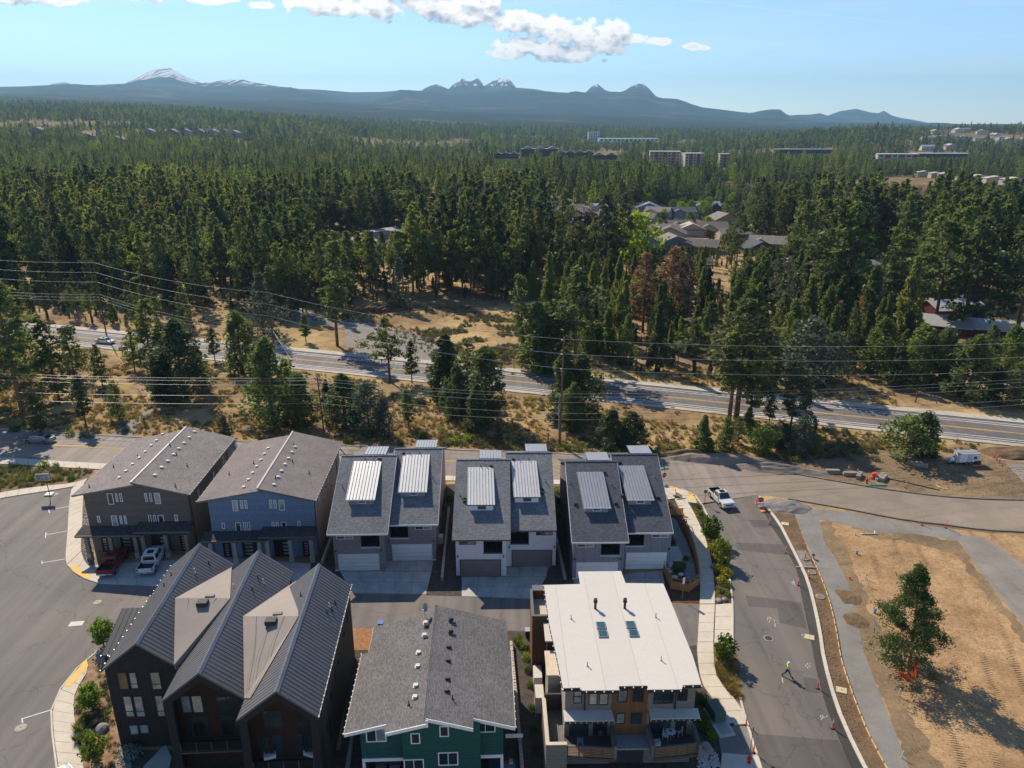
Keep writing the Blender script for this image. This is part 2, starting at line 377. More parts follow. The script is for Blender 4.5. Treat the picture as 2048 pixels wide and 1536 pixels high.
def dirtmat(name, cols, scale=.12, tracks=0.0, bump=.05, grain=3.0, rot=0.0):
    m, nt, b, o = newmat(name)
    a = noise(nt, scale, 9, .68); g = noise(nt, grain, 7, .7)
    col = ramp(nt, a, [(.3, cols[0]), (.5, cols[1]), (.7, cols[2])])
    col = mix(nt, 1.0, col, ramp(nt, g, [(.3, (.72,)*3), (.68, (1.22,)*3)]), 'MULTIPLY')
    h = mth(nt, 'ADD', noise(nt, .8, 8, .7), mth(nt, 'MULTIPLY', g, .5))
    if tracks:
        gp = nt.nodes.new('ShaderNodeNewGeometry'); nz = nt.nodes.new('ShaderNodeTexNoise'); nz.inputs['Scale'].default_value = .045; nz.inputs['Detail'].default_value = 2
        nt.links.new(gp.outputs[0], nz.inputs['Vector'])
        sc = nt.nodes.new('ShaderNodeVectorMath'); sc.operation = 'SCALE'; sc.inputs[3].default_value = 5; nt.links.new(nz.outputs['Color'], sc.inputs[0])
        wv = nt.nodes.new('ShaderNodeVectorMath'); wv.operation = 'ADD'; nt.links.new(gp.outputs[0], wv.inputs[0]); nt.links.new(sc.outputs[0], wv.inputs[1])
        mp = nt.nodes.new('ShaderNodeMapping'); mp.inputs['Rotation'].default_value = (0, 0, rot); nt.links.new(wv.outputs[0], mp.inputs[0])
        w = nt.nodes.new('ShaderNodeTexWave'); w.inputs['Scale'].default_value = .11; w.inputs['Distortion'].default_value = .8; w.inputs['Detail'].default_value = 4; nt.links.new(mp.outputs[0], w.inputs['Vector'])
        w2 = nt.nodes.new('ShaderNodeTexWave'); w2.bands_direction = 'Y'; w2.inputs['Scale'].default_value = 1.1; w2.inputs['Distortion'].default_value = 1.5; nt.links.new(mp.outputs[0], w2.inputs['Vector'])
        msk = ramp(nt, noise(nt, .09, 3), [(.42, (0,)*3), (.6, (1,)*3)])
        t = mth(nt, 'MULTIPLY', mth(nt, 'MULTIPLY', mth(nt, 'POWER', w.outputs[1], 5.0), w2.outputs[1]), msk)
        col = mix(nt, mth(nt, 'MULTIPLY', t, tracks), col, mul(cols[0], .62)); h = mth(nt, 'SUBTRACT', h, mth(nt, 'MULTIPLY', t, 1.2))
    nt.links.new(col, b.inputs['Base Color']); b.inputs['Roughness'].default_value = .95; b.inputs['Specular IOR Level'].default_value = .1
    bumpn(nt, b, h, bump)
    return m
M_ = dict(
 asphalt_lot=asphaltmat('asphalt_lot', (.150,.132,.120), .4, .12), asphalt_street=asphaltmat('asphalt_street', (.23,.195,.165), 1.48, .1),
 asphalt_cross=asphaltmat('asphalt_cross', (.145,.126,.112), .06, .13), asphalt_dark=asphaltmat('asphalt_dark', (.060,.054,.048), .06, .2), asphalt_patch=asphaltmat('asphalt_patch', (.098,.088,.080), .06, .15),
 asphalt_highway=asphaltmat('asphalt_highway', (.125,.118,.115), 1.2, .15), asphalt_alley=asphaltmat('asphalt_alley', (.150,.132,.120), 1.5, .12),
 gravel_road=dirtmat('gravel_road', [(.175,.140,.108),(.235,.195,.155),(.290,.240,.190)], .1, .30, .05, 12, 1.4),
 gravel_grey=dirtmat('gravel_grey', [(.165,.152,.136),(.215,.200,.180),(.255,.238,.212)], .3, .0, .05, 14),
 gravel_track=dirtmat('gravel_track', [(.19,.168,.146),(.23,.206,.180),(.27,.242,.212)], .2, .25, .04, 10),
 dirt_tan=dirtmat('dirt_tan', [(.200,.122,.060),(.345,.218,.112),(.455,.300,.160)], .17, .28, .11, 2.2, .3),
 dirt_brown=dirtmat('dirt_brown', [(.105,.068,.040),(.150,.098,.058),(.205,.138,.082)], .4, .0, .08, 4),
 dirt_site=dirtmat('dirt_site', [(.135,.098,.062),(.205,.145,.085),(.300,.210,.120)], .13, .3, .06, 2.5, 1.2),
 mulch=dirtmat('mulch', [(.06,.036,.022),(.10,.055,.032),(.16,.088,.048)], 1.5, 0, .05, 14), mulch_orange=dirtmat('mulch_orange', [(.20,.095,.045),(.30,.15,.07),(.38,.21,.11)], 2.5, 0, .05, 16),
 mulch_dark=dirtmat('mulch_dark', [(.045,.038,.034),(.075,.062,.052),(.105,.09,.075)], 1.5, 0, .05, 14),
 dry_bed=dirtmat('dry_bed', [(.09,.07,.045),(.16,.12,.07),(.24,.18,.10)], .8, 0, .06, 9),
 bed_chips=dirtmat('bed_chips', [(.15,.09,.05),(.27,.17,.10),(.38,.27,.17)], 1.2, 0, .06, 12),
 concrete=mat('concrete', (.52,.46,.37), .07, 1.5, .9, bump=.004, bs=60, big=.08), concrete_cool=mat('concrete_cool', (.38,.372,.355), .15, .7, .9, bump=.004, bs=60, big=.14, bigs=.4),
 curb=mat('curb', (.50,.46,.38), .12, 3, .9, bump=.006), curb_old=mat('curb_old', (.40,.36,.30), .15, 3, .9, bump=.006), curb_dirty=mat('curb_dirty', (.18,.155,.125), .3, 2, .9, bump=.01),
 yellow_pad=mat('yellow_pad', (.72,.44,.10), .08, 4, .8), paint_white=mat('paint_white', (.62,.60,.57), .15, 6, .8), paint_yellow=mat('paint_yellow', (.62,.34,.07), .15, 6, .8),
 paint_faded=mat('paint_faded', (.42,.38,.34), .3, 5, .9),
 shingle_brown=shingle('shingle_brown', (.232,.202,.188), True, .2), shingle_brown2=shingle('shingle_brown2', (.215,.182,.172), True, .14), shingle_grey=shingle('shingle_grey', (.185,.190,.198), var=.27, w=.26, h=.13), shingle_dark=shingle('shingle_dark', (.090,.098,.114), var=.27, w=.26, h=.13),
 shingle_green_house=shingle('shingle_green_house', (.160,.150,.148), True, .26, .25, .13), shingle_canopy=shingle('shingle_canopy', (.062,.060,.062)), shingle_tan=shingle('shingle_tan', (.16,.14,.12)), shingle_far=shingle('shingle_far', (.12,.11,.105)),
 metal_light=mat('metal_light', (.46,.46,.46), .05, 1, .45, .3, spec=.5, big=.05), metal_grey=mat('metal_grey', (.33,.335,.35), .05, 1, .4, .4, spec=.5, big=.05),
 metal_dark=mat('metal_dark', (.090,.091,.098), .10, 1, .55, .0, spec=.35, big=.08), metal_dark_shade=mat('metal_dark_shade', (.030,.034,.045), .1, 1, .6, .0, spec=.25), metal_dark_ridge=mat('metal_dark_ridge', (.16,.165,.18), .1, 1, .35, .4),
 membrane=mat('membrane', (.27,.235,.205), .05, .8, .85, big=.06, bump=.01, bs=2.5), roof_white=lined('roof_white', (.52,.485,.43), 0, 3.05, .002, .03, .8, .008),
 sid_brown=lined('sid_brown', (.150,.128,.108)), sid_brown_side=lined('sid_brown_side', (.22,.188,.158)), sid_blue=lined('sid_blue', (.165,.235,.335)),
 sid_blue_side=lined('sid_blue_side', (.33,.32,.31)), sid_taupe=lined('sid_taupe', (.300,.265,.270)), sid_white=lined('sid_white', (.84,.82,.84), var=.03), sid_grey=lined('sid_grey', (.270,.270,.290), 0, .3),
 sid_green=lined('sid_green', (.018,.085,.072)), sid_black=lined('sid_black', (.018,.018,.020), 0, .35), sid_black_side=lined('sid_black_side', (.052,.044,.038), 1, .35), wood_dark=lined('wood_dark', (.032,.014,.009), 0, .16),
 wood_bay=lined('wood_bay', (.155,.075,.034), 0, .14), panel_grey=lined('panel_grey', (.19,.172,.155), 2, .16), panel_grey2=lined('panel_grey2', (.155,.145,.130), 0, .6, .006, line=.02),
 panel_cream=lined('panel_cream', (.42,.36,.28), 2, .16), panel_dark=mat('panel_dark', (.045,.043,.042), .1, 2, .7), red_panel=lined('red_panel', (.10,.02,.015)),
 wood_fence=mat('wood_fence', (.42,.185,.065), .25, 2, .75, sx=(1,1,12)), wood_rail=mat('wood_rail', (.26,.16,.09), .25, 2, .75, sx=(1,1,10)), wood_form=mat('wood_form', (.62,.42,.22), .15, 3, .8),
 wood_post=mat('wood_post', (.10,.065,.042), .3, 2, .9, sx=(6,6,.5)), pole_wood=mat('pole_wood', (.13,.072,.042), .3, 2, .9, sx=(6,6,.4)),
 white_trim=mat('white_trim', (.72,.71,.70), .05, 2, .6), dark_trim=mat('dark_trim', (.02,.02,.021), .1, 2, .5), grey_trim=mat('grey_trim', (.12,.11,.11), .1, 2, .6), beige_trim=mat('beige_trim', (.50,.42,.33), .08, 2, .6),
 garage_white=mat('garage_white', (.80,.78,.77), .04, 1, .55), garage_taupe=mat('garage_taupe', (.21,.18,.18), .06, 1, .55), garage_black=mat('garage_black', (.022,.018,.017), .15, 2, .4),
 glass=glassmat('glass'), glass_pale=glassmat('glass_pale', (.20,.25,.26), .08), glass_blind=glassmat('glass_blind', (.34,.33,.29), .25, .5), skylight=glassmat('skylight', (.02,.07,.075)),
 dark_void=mat('dark_void', (.012,.012,.014), .2, 2, .9), vent_white=mat('vent_white', (.50,.48,.45), .08, 4, .6), vent_dark=mat('vent_dark', (.03,.03,.032), .1, 4, .5), lead=mat('lead', (.25,.26,.28), .1, 4, .5),
 bulb=mat('bulb', (.85,.80,.70), .02, 4, .3), rubber=mat('rubber', (.012,.012,.012), .1, 5, .8), chrome=mat('chrome', (.6,.6,.6), .05, 5, .2, .9), red_plastic=mat('red_plastic', (.75,.055,.025), .08, 4, .5),
 orange=mat('orange', (.85,.17,.03), .1, 4, .6), orange_net=mat('orange_net', (.85,.10,.03), .1, 4, .6), red_hydrant=mat('red_hydrant', (.55,.015,.015), .1, 4, .4), sign_red=mat('sign_red', (.50,.015,.02), .05, 3, .5), sign_green=mat('sign_green', (.01,.16,.10), .05, 3, .5),
 sign_yellow=mat('sign_yellow', (.75,.38,.02), .05, 3, .5), sign_white=mat('sign_white', (.7,.7,.7), .04, 3, .5), steel=mat('steel', (.30,.30,.30), .1, 4, .4, .7), stone=mat('stone', (.33,.30,.27), .35, 3, .9, bump=.02, bs=5), block=mat('block', (.40,.35,.29), .2, 3, .92, bump=.01, bs=20),
 boulder=mat('boulder', (.24,.22,.21), .35, 1.5, .9, bump=.05, bs=4), conc_block=mat('conc_block', (.27,.235,.195), .2, 1.5, .9, bump=.02, bs=12), util_green=mat('util_green', (.075,.115,.085), .1, 3, .6), util_box=mat('util_box', (.50,.46,.38), .1, 3, .6),
 bin_blue=mat('bin_blue', (.03,.12,.42), .08, 3, .5), bin_black=mat('bin_black', (.02,.02,.022), .08, 3, .5), lid_grey=mat('lid_grey', (.30,.31,.33), .08, 3, .5), tan_lid=mat('tan_lid', (.52,.43,.27), .1, 3, .8), iron=mat('iron', (.17,.15,.135), .2, 4, .8), manhole_pale=mat('manhole_pale', (.36,.31,.25), .15, 4, .9),
 pvc=mat('pvc', (.55,.54,.50), .1, 3, .5), pipe_blue=mat('pipe_blue', (.03,.25,.50), .1, 3, .5), pipe_green=mat('pipe_green', (.03,.42,.25), .1, 3, .5), rock=mat('rock', (.20,.13,.09), .45, .25, .95, bump=.8, bs=.4),
 furn_dark=mat('furn_dark', (.03,.03,.032), .2, 4, .7), furn_white=mat('furn_white', (.6,.6,.62), .08, 4, .6), cush_blue=mat('cush_blue', (.05,.12,.22), .5, 12, .9), cush_tan=mat('cush_tan', (.40,.32,.22), .1, 4, .9), cush_red=mat('cush_red', (.35,.10,.06), .2, 4, .9), deck=lined('deck', (.085,.07,.06), 0, .14),
 skin=mat('skin', (.45,.26,.18), .08, 6, .6), hivis=mat('hivis', (.42,.75,.03), .1, 6, .8), denim=mat('denim', (.035,.055,.10), .2, 12, .9), helmet=mat('helmet', (.75,.75,.74), .03, 6, .4), boot=mat('boot', (.05,.03,.02), .2, 6, .8), cloth_brown=mat('cloth_brown', (.11,.05,.03), .2, 8, .9), khaki=mat('khaki', (.32,.26,.18), .1, 8, .9),
 car_red=paint('car_red', (.20,.008,.012)), car_white=paint('car_white', (.66,.67,.69)), car_silver=paint('car_silver', (.30,.31,.33), .25, .6), car_cream=paint('car_cream', (.62,.60,.44)), car_black=paint('car_black', (.03,.008,.012)), car_pearl=paint('car_pearl', (.55,.56,.56)),
 car_glass=glassmat('car_glass', (.012,.014,.016), .03), light_red=mat('light_red', (.5,.01,.01), .05, 4, .3), lamp_clear=mat('lamp_clear', (.7,.7,.72), .05, 4, .2), bed_black=mat('bed_black', (.018,.018,.018), .2, 5, .8),
 bark=mat('bark', (.17,.095,.055), .4, 3, .95, bump=.03, bs=8, sx=(1,1,.2)), bark_grey=mat('bark_grey', (.13,.11,.095), .35, 3, .95, bump=.03, bs=8, sx=(1,1,.2)), log_wood=mat('log_wood', (.20,.12,.075), .4, 1.5, .95, bump=.02, bs=6),
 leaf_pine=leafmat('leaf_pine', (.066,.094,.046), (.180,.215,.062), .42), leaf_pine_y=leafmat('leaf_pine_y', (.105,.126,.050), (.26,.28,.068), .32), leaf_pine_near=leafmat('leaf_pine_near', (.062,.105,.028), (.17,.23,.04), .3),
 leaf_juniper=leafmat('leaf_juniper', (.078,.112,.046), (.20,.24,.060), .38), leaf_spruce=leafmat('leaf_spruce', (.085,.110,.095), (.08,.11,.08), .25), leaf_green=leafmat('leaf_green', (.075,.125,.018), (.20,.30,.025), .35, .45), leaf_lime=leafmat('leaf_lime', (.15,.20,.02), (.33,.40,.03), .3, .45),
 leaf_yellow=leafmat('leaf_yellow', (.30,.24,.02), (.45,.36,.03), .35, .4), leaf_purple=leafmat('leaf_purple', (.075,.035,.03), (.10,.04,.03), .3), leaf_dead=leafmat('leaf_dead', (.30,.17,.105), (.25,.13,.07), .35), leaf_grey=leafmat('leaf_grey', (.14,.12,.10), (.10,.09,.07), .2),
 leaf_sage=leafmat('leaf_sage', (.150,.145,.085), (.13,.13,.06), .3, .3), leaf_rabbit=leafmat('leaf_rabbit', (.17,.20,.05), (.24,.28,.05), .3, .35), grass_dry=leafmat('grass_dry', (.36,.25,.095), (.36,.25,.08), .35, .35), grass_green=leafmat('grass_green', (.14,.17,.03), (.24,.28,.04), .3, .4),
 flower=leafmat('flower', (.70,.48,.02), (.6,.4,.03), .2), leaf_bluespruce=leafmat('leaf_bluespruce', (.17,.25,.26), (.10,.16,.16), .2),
)
# ---------------------------------------------------------------- terrain
def _prof(pts): return np.array([p[0] for p in pts], float), np.array([p[1] for p in pts], float)
# crest lines: (distance, [(x, y)]) of land that rises to that line in the picture; turned into true heights
CREST = [
 (700,  [(-900,417),(2900,417)], 1),
 (1100, [(-900,300),(0,300),(300,304),(520,318),(800,331),(1300,335),(2900,335)], 0),
 (1900, [(-900,236),(0,238),(160,240),(330,246),(520,254),(650,266),(760,279),(1000,291),(1400,293),(1560,284),(1700,268),(1850,261),(2060,263),(2900,266)], 0),
 (2700, [(-900,212),(0,214),(200,218),(420,226),(600,240),(760,256),(1000,266),(1350,272),(1700,274),(2900,276)], 0),
 (4300, [(-900,197),(0,198),(180,206),(330,213),(520,219),(700,232),(900,243),(1150,249),(1450,256),(1800,262),(2900,264)], 0),
 (6500, [(-900,190),(0,188),(220,196),(420,199),(600,206),(800,214),(1050,226),(1200,233),(1400,242),(1700,253),(2900,260)], 0),
 (9500, [(-900,178),(0,173),(60,172),(100,170),(150,168),(200,172),(240,168),(300,173),(340,178),(390,182),(450,184),(530,181),(580,175),(600,181),(640,188),(700,202),(740,203),(780,186),(800,180),(850,183),(910,191),(1000,184),(1060,181),(1100,182),(1130,186),(1150,182),(1185,186),(1220,188),(1275,184),(1315,196),(1355,199),(1400,215),(1440,219),(1500,226),(1520,222),(1540,219),(1560,219),(1580,234),(1640,240),(1700,245),(1860,251),(2900,256)], 0),
 (12500,[(-900,180),(0,179),(85,176),(105,167),(130,164),(150,170),(250,167),(270,156),(300,141),(318,135),(340,135),(360,145),(385,158),(405,165),(430,162),(465,158),(485,158),(500,163),(530,168),(560,173),(600,178),(640,179),(700,184),(760,184),(800,181),(840,183),(850,176),(870,167),(890,175),(897,178),(905,170),(925,156),(935,162),(945,158),(957,155),(968,172),(985,162),(1005,154),(1020,159),(1032,175),(1070,178),(1100,184),(1170,186),(1183,173),(1195,167),(1210,180),(1220,183),(1240,187),(1262,173),(1283,165),(1295,174),(1312,193),(1380,212),(1450,228),(1560,236),(1590,231),(1620,229),(1640,226),(1655,231),(1680,222),(1712,217),(1740,224),(1757,226),(1768,221),(1785,231),(1800,235),(1830,240),(1860,246),(1950,249),(2048,248),(2900,250)], 0),
]
def _crest_z(k, x):
    D, pts, base = CREST[k]; xs, ys = _prof(pts)
    a = PITCH+np.arctan((ys-768)/FPX)      # depression below the horizontal
    us = (xs-1024)/FPX/(math.cos(PITCH)-(ys-768)/FPX*math.sin(PITCH))
    vz = (-math.sin(PITCH)-(ys-768)/FPX*math.cos(PITCH))/(math.cos(PITCH)-(ys-768)/FPX*math.sin(PITCH))
    z = CH+D*vz
    return np.interp(x/D, us, z)
def _hash(ix, iy): 
    v = np.sin(ix*127.1+iy*311.7)*43758.5453; return v-np.floor(v)
def vnoise(x, y):
    ix, iy = np.floor(x), np.floor(y); fx, fy = x-ix, y-iy; fx = fx*fx*(3-2*fx); fy = fy*fy*(3-2*fy)
    a, b, c, d = _hash(ix, iy), _hash(ix+1, iy), _hash(ix, iy+1), _hash(ix+1, iy+1)
    return a+(b-a)*fx+(c-a)*fy+(a-b-c+d)*fx*fy
def fbm(x, y, o=4):
    s = 0; a = .5
    for i in range(o): s = s+a*vnoise(x*2**i+17*i, y*2**i); a *= .5
    return s
def terrain_z(x, y):
    x = np.asarray(x, float); y = np.asarray(y, float); D = np.maximum(y, 1.0)
    Ds = [c[0] for c in CREST]; Z = np.zeros_like(x+D)
    zs = [_crest_z(k, x/D*Ds[k]) for k in range(len(Ds))]; zs[0] = zs[0]*0
    for k in range(len(Ds)-1):
        t = np.clip((D-Ds[k])/(Ds[k+1]-Ds[k]), 0, 1)
        e = t if k < 5 else t**1.35
        m = (D >= Ds[k]) & (D < Ds[k+1]); Z = np.where(m, zs[k]*(1-e)+zs[k+1]*e, Z)
    Z = np.where(D >= Ds[-1], zs[-1]*np.clip(1-(D-Ds[-1])/2500, 0, 1), Z)
    # river canyon on the right with its rimrock
    u = x/D
    dep = np.clip((u-.18)/.12, 0, 1)*np.clip((D-430)/130, 0, 1)*(D < 900)
    wall = np.clip((D-(705+14*np.sin(x/37.)+9*np.sin(x/13.)))/16, 0, 1)
    Z = Z-24*dep*(1-wall)
    far = np.clip((D-3500)/4000, 0, 1)
    Z = Z+far*(fbm(x/700, y/900, 6)-.5)*120*np.clip(abs(D-12500)/1500, .08, 1)*np.clip(abs(D-9500)/1200, .2, 1)
    near = np.clip((D-900)/600, 0, 1)*(1-far); Z = Z+near*(fbm(x/150, y/150, 3)-.5)*7
    return Z
def tz(x, y): return float(terrain_z(x, y))
def PT(px, py):                        # where the line of sight meets the terrain
    d = ray(px, py); T_ = np.geomspace(60, 20000, 2400); k = np.argmax(CH+d.z*T_ <= terrain_z(d.x*T_, d.y*T_)); q = Vector((0, 0, CH))+d*float(T_[k] or T_[-1])
    return Vector((q.x, q.y, tz(q.x, q.y)))
def terrain():
    ys = np.concatenate([np.linspace(-60, 420, 50), np.geomspace(428, 15200, 360)])
    us = np.concatenate([np.linspace(-1.25, -.75, 50, endpoint=False), np.linspace(-.75, .75, 760), np.linspace(.76, 1.25, 50)])
    X = us[None, :]*(ys[:, None]+120); Y = np.repeat(ys[:, None], len(us), 1)
    Z = terrain_z(X, Y)
    nr, nc = X.shape; V = np.stack([X, Y, Z], -1).reshape(-1, 3)
    i = np.arange(nr*nc).reshape(nr, nc); F = np.stack([i[:-1, :-1], i[:-1, 1:], i[1:, 1:], i[1:, :-1]], -1).reshape(-1, 4)
    me = npmesh('ground', V, F); me.polygons.foreach_set('use_smooth', [True]*len(me.polygons))
    m, nt, b, o = newmat('terrain')
    gp = nt.nodes.new('ShaderNodeNewGeometry'); sp = nt.nodes.new('ShaderNodeSeparateXYZ'); nt.links.new(gp.outputs[0], sp.inputs[0])
    a = noise(nt, .035, 8, .65); g = noise(nt, .5, 8, .7); h = noise(nt, 6, 5, .7)
    near = ramp(nt, a, [(.33, (.155,.100,.056)), (.44, (.245,.165,.090)), (.54, (.34,.245,.130)), (.66, (.45,.33,.155))])
    near = mix(nt, 1.0, near, ramp(nt, g, [(.3, (.62,.64,.66)), (.65, (1.25,1.2,1.12))]), 'MULTIPLY'); near = mix(nt, 1.0, near, ramp(nt, h, [(.3, (.75,)*3), (.7, (1.2,)*3)]), 'MULTIPLY')
    f1 = noise(nt, .012, 8, .75); f2 = noise(nt, .0016, 6, .6)
    far = ramp(nt, f1, [(.35, (.010,.018,.015)), (.55, (.020,.032,.022)), (.72, (.040,.052,.030))]); far = mix(nt, ramp(nt, f2, [(.55, (0,)*3), (.66, (.55,)*3)]), far, (.15,.13,.06))
    fd = mth(nt, 'DIVIDE', mth(nt, 'SUBTRACT', sp.outputs[1], 1500), 1400, True); col = mix(nt, fd, near, far)
    mid = mix(nt, mth(nt, 'MULTIPLY', mth(nt, 'DIVIDE', mth(nt, 'SUBTRACT', sp.outputs[1], 330), 200, True), .55), col, (.075,.070,.035)); col = mix(nt, fd, mid, col)
    # rimrock on steep ground near the canyon
    nz = nt.nodes.new('ShaderNodeSeparateXYZ'); nt.links.new(gp.outputs['True Normal'], nz.inputs[0])
    st = mth(nt, 'MULTIPLY', mth(nt, 'LESS_THAN', nz.outputs[2], .9), mth(nt, 'LESS_THAN', sp.outputs[1], 1000)); rk = ramp(nt, noise(nt, .35, 6, .7, sx=(1,1,.12)), [(.3, (.05,.035,.028)), (.55, (.20,.12,.075)), (.75, (.36,.24,.15))])
    col = mix(nt, st, col, rk)
    # bare dark rock and snowfields on the high volcanoes
    hi = mth(nt, 'GREATER_THAN', sp.outputs[1], 11300)
    zz = mth(nt, 'SUBTRACT', sp.outputs[2], 530); rock = mth(nt, 'MULTIPLY', mth(nt, 'DIVIDE', zz, 120, True), hi)
    col = mix(nt, rock, col, ramp(nt, noise(nt, .01, 6), [(.3, (.03,.03,.035)), (.7, (.07,.065,.065))]))
    sn = noise(nt, .0062, 6, .62, sx=(2.6,.35,.35)); sh = mth(nt, 'DIVIDE', mth(nt, 'SUBTRACT', sp.outputs[2], 540), 190, True)
    snow = mth(nt, 'MULTIPLY', mth(nt, 'MULTIPLY', mth(nt, 'SUBTRACT', mth(nt, 'ADD', mth(nt, 'MULTIPLY', sh, .16), sn), .565), 18, True), mth(nt, 'MULTIPLY', hi, mth(nt, 'GREATER_THAN', sp.outputs[2], 545)))
    col = mix(nt, snow, col, (.92,.90,.90))
    nt.links.new(col, b.inputs['Base Color']); b.inputs['Roughness'].default_value = 1; b.inputs['Specular IOR Level'].default_value = .05
    b1 = nt.nodes.new('ShaderNodeBump'); b1.inputs['Distance'].default_value = .12; nt.links.new(g, b1.inputs['Height'])
    b2 = nt.nodes.new('ShaderNodeBump'); b2.inputs['Distance'].default_value = 26; nt.links.new(mth(nt, 'MULTIPLY', f1, fd), b2.inputs['Height']); nt.links.new(b1.outputs[0], b2.inputs['Normal']); nt.links.new(b2.outputs[0], b.inputs['Normal'])
    me.materials.append(m)
    return put('ground', me, kind='structure')
def npmesh(name, V, F):
    """quick mesh from arrays: V (n,3), F (m,k)"""
    me = bpy.data.meshes.new(name); V = np.asarray(V, np.float32); F = np.asarray(F, np.int32); k = F.shape[1]
    me.vertices.add(len(V)); me.vertices.foreach_set('co', V.ravel()); me.loops.add(F.size); me.loops.foreach_set('vertex_index', F.ravel())
    me.polygons.add(len(F)); me.polygons.foreach_set('loop_start', np.arange(0, F.size, k, dtype=np.int32)); me.polygons.foreach_set('loop_total', np.full(len(F), k, np.int32))
    me.update(calc_edges=True); return me
GROUND = terrain()
# haze: one box of even pale air
def haze():
    b = MB().box(-21000, -90, -60, 21000, 15600, 880)
    o = b.obj('haze', [], None); m = bpy.data.materials.new('air'); m.use_nodes = True; nt = m.node_tree; nt.nodes.clear()
    out = nt.nodes.new('ShaderNodeOutputMaterial'); v = nt.nodes.new('ShaderNodeVolumePrincipled')
    v.inputs['Color'].default_value = (.31,.55,.77,1); v.inputs['Density'].default_value = 7.0e-5; v.inputs['Anisotropy'].default_value = .1
    nt.links.new(v.outputs[0], out.inputs['Volume']); o.data.materials.clear(); o.data.materials.append(m); tag(o, kind='stuff')
    m.cycles.homogeneous_volume = True
haze()

# ---------------------------------------------------------------- pavements and roads (ground outlines read from the photograph)
g = M_
# car park on the left and the alley behind the houses
lot = [(-60,1012),(5,997),(60,988),(143,975),(138,1013),(135,1063),(131,1117),(141,1140),(178,1161),(199,1168),(320,1172),(520,1180),(704,1187),(852,1191),(923,1193),(1065,1199),(1240,1204),(1400,1209),(1397,1262),(1393,1290),
       (1330,1300),(1060,1262),(1010,1262),(740,1256),(712,1256),(560,1250),(330,1240),(201,1300),(174,1320),(148,1347),(126,1375),(111,1403),(106,1421),(107,1449),(109,1479),(118,1540),(124,1600),(-200,1640),(-400,1300),(-160,1100)]
sheet('car_park', lot, .012, g['asphalt_lot'])
sheet('alley', [(430,1176),(704,1187),(852,1191),(923,1193),(1065,1199),(1240,1204),(1400,1209),(1397,1262),(1393,1284),(1330,1290),(1060,1262),(740,1256),(712,1256),(470,1248)], .016, g['asphalt_alley'])
# residential street
farC = gl([(-220,850),(0,859),(36,861),(266,875),(430,882),(674,891.5),(920,900.5),(1130,908.5),(1310,917),(1480,930),(1596,950),(1742,975),(1859,991),(1946,998),(2048,1001),(2300,1001)])
nearC = gl([(-260,908),(0,916),(206,928),(500,940),(880,952),(1103,960),(1323,972)])
crossL = gl([(1350,973),(1386,987),(1403,1007),(1418,1035),(1440,1080),(1456,1130),(1464,1180),(1467,1215),(1467,1288),(1474.5,1360),(1485,1407),(1496,1447),(1508,1485),(1524,1536),(1560,1640)])
crossR = gl([(1514,990),(1533,1018),(1555,1046),(1578,1090),(1600,1134),(1613.5,1166),(1625,1210),(1636,1263),(1644,1317),(1663,1390),(1685,1450),(1726,1536),(1790,1650)])
street = resample(farC, 60)
fc = [p for p in farC if p.x < P(1479,930).x]
poly = [tuple(p) for p in fc]+[tuple(P(1479,931)), tuple(P(1514,990))]+[tuple(p) for p in crossR[1:]]+[tuple(p) for p in crossL[::-1]]+[tuple(p) for p in nearC[::-1]]
def wsheet(name, pts, z, m, **k): return sheet(name, None, z, m, world=pts, **k)
wsheet('street', [tuple(p) for p in fc]+[tuple(P(1479,931)), tuple(P(1514,990)), tuple(P(1403,1010)), tuple(P(1386,987)), tuple(P(1350,973))]+[tuple(p) for p in nearC[::-1]], .012, g['asphalt_street'])
wsheet('side_street', [tuple(P(1514,990)), tuple(P(1403,1010))]+[tuple(p) for p in crossL[12:]]+[tuple(p) for p in crossR[::-1]], .014, g['asphalt_cross'])
gr_near = gl([(1514,990),(1560,994),(1584,999),(1684,1016),(1800,1038),(1888,1049),(1976,1060),(2060,1064),(2300,1075)])
wsheet('gravel_road', [tuple(P(1479,931))]+[tuple(p) for p in farC if p.x > P(1479,930).x]+[tuple(p) for p in gr_near[::-1]], .013, g['gravel_road'])
# fresh asphalt strip and patches in the side street
sL = gl([(1514,992),(1526,1020),(1543,1052),(1567,1090),(1588,1130),(1596,1152),(1605,1204),(1618,1263),(1634,1345),(1653,1415),(1678,1478),(1702,1536),(1760,1640)])
strip('fresh_asphalt', sL, [p for p in crossR], .018, g['asphalt_dark'])
for q in ([(1498,1040),(1535,1041),(1546,1055),(1506,1055)], [(1470,1085),(1565,1089),(1576,1111),(1474,1100)],
          [(1491,1191),(1603,1205),(1613,1258),(1559.5,1246),(1555,1217),(1497,1213)], [(1606,1354),(1634,1358),(1642,1387),(1612,1384)],
          [(1505,1467),(1677,1481),(1703,1540),(1745,1620),(1555,1620),(1526,1536)]):
    sheet('asphalt_patch', q, .0165, g['asphalt_patch'])
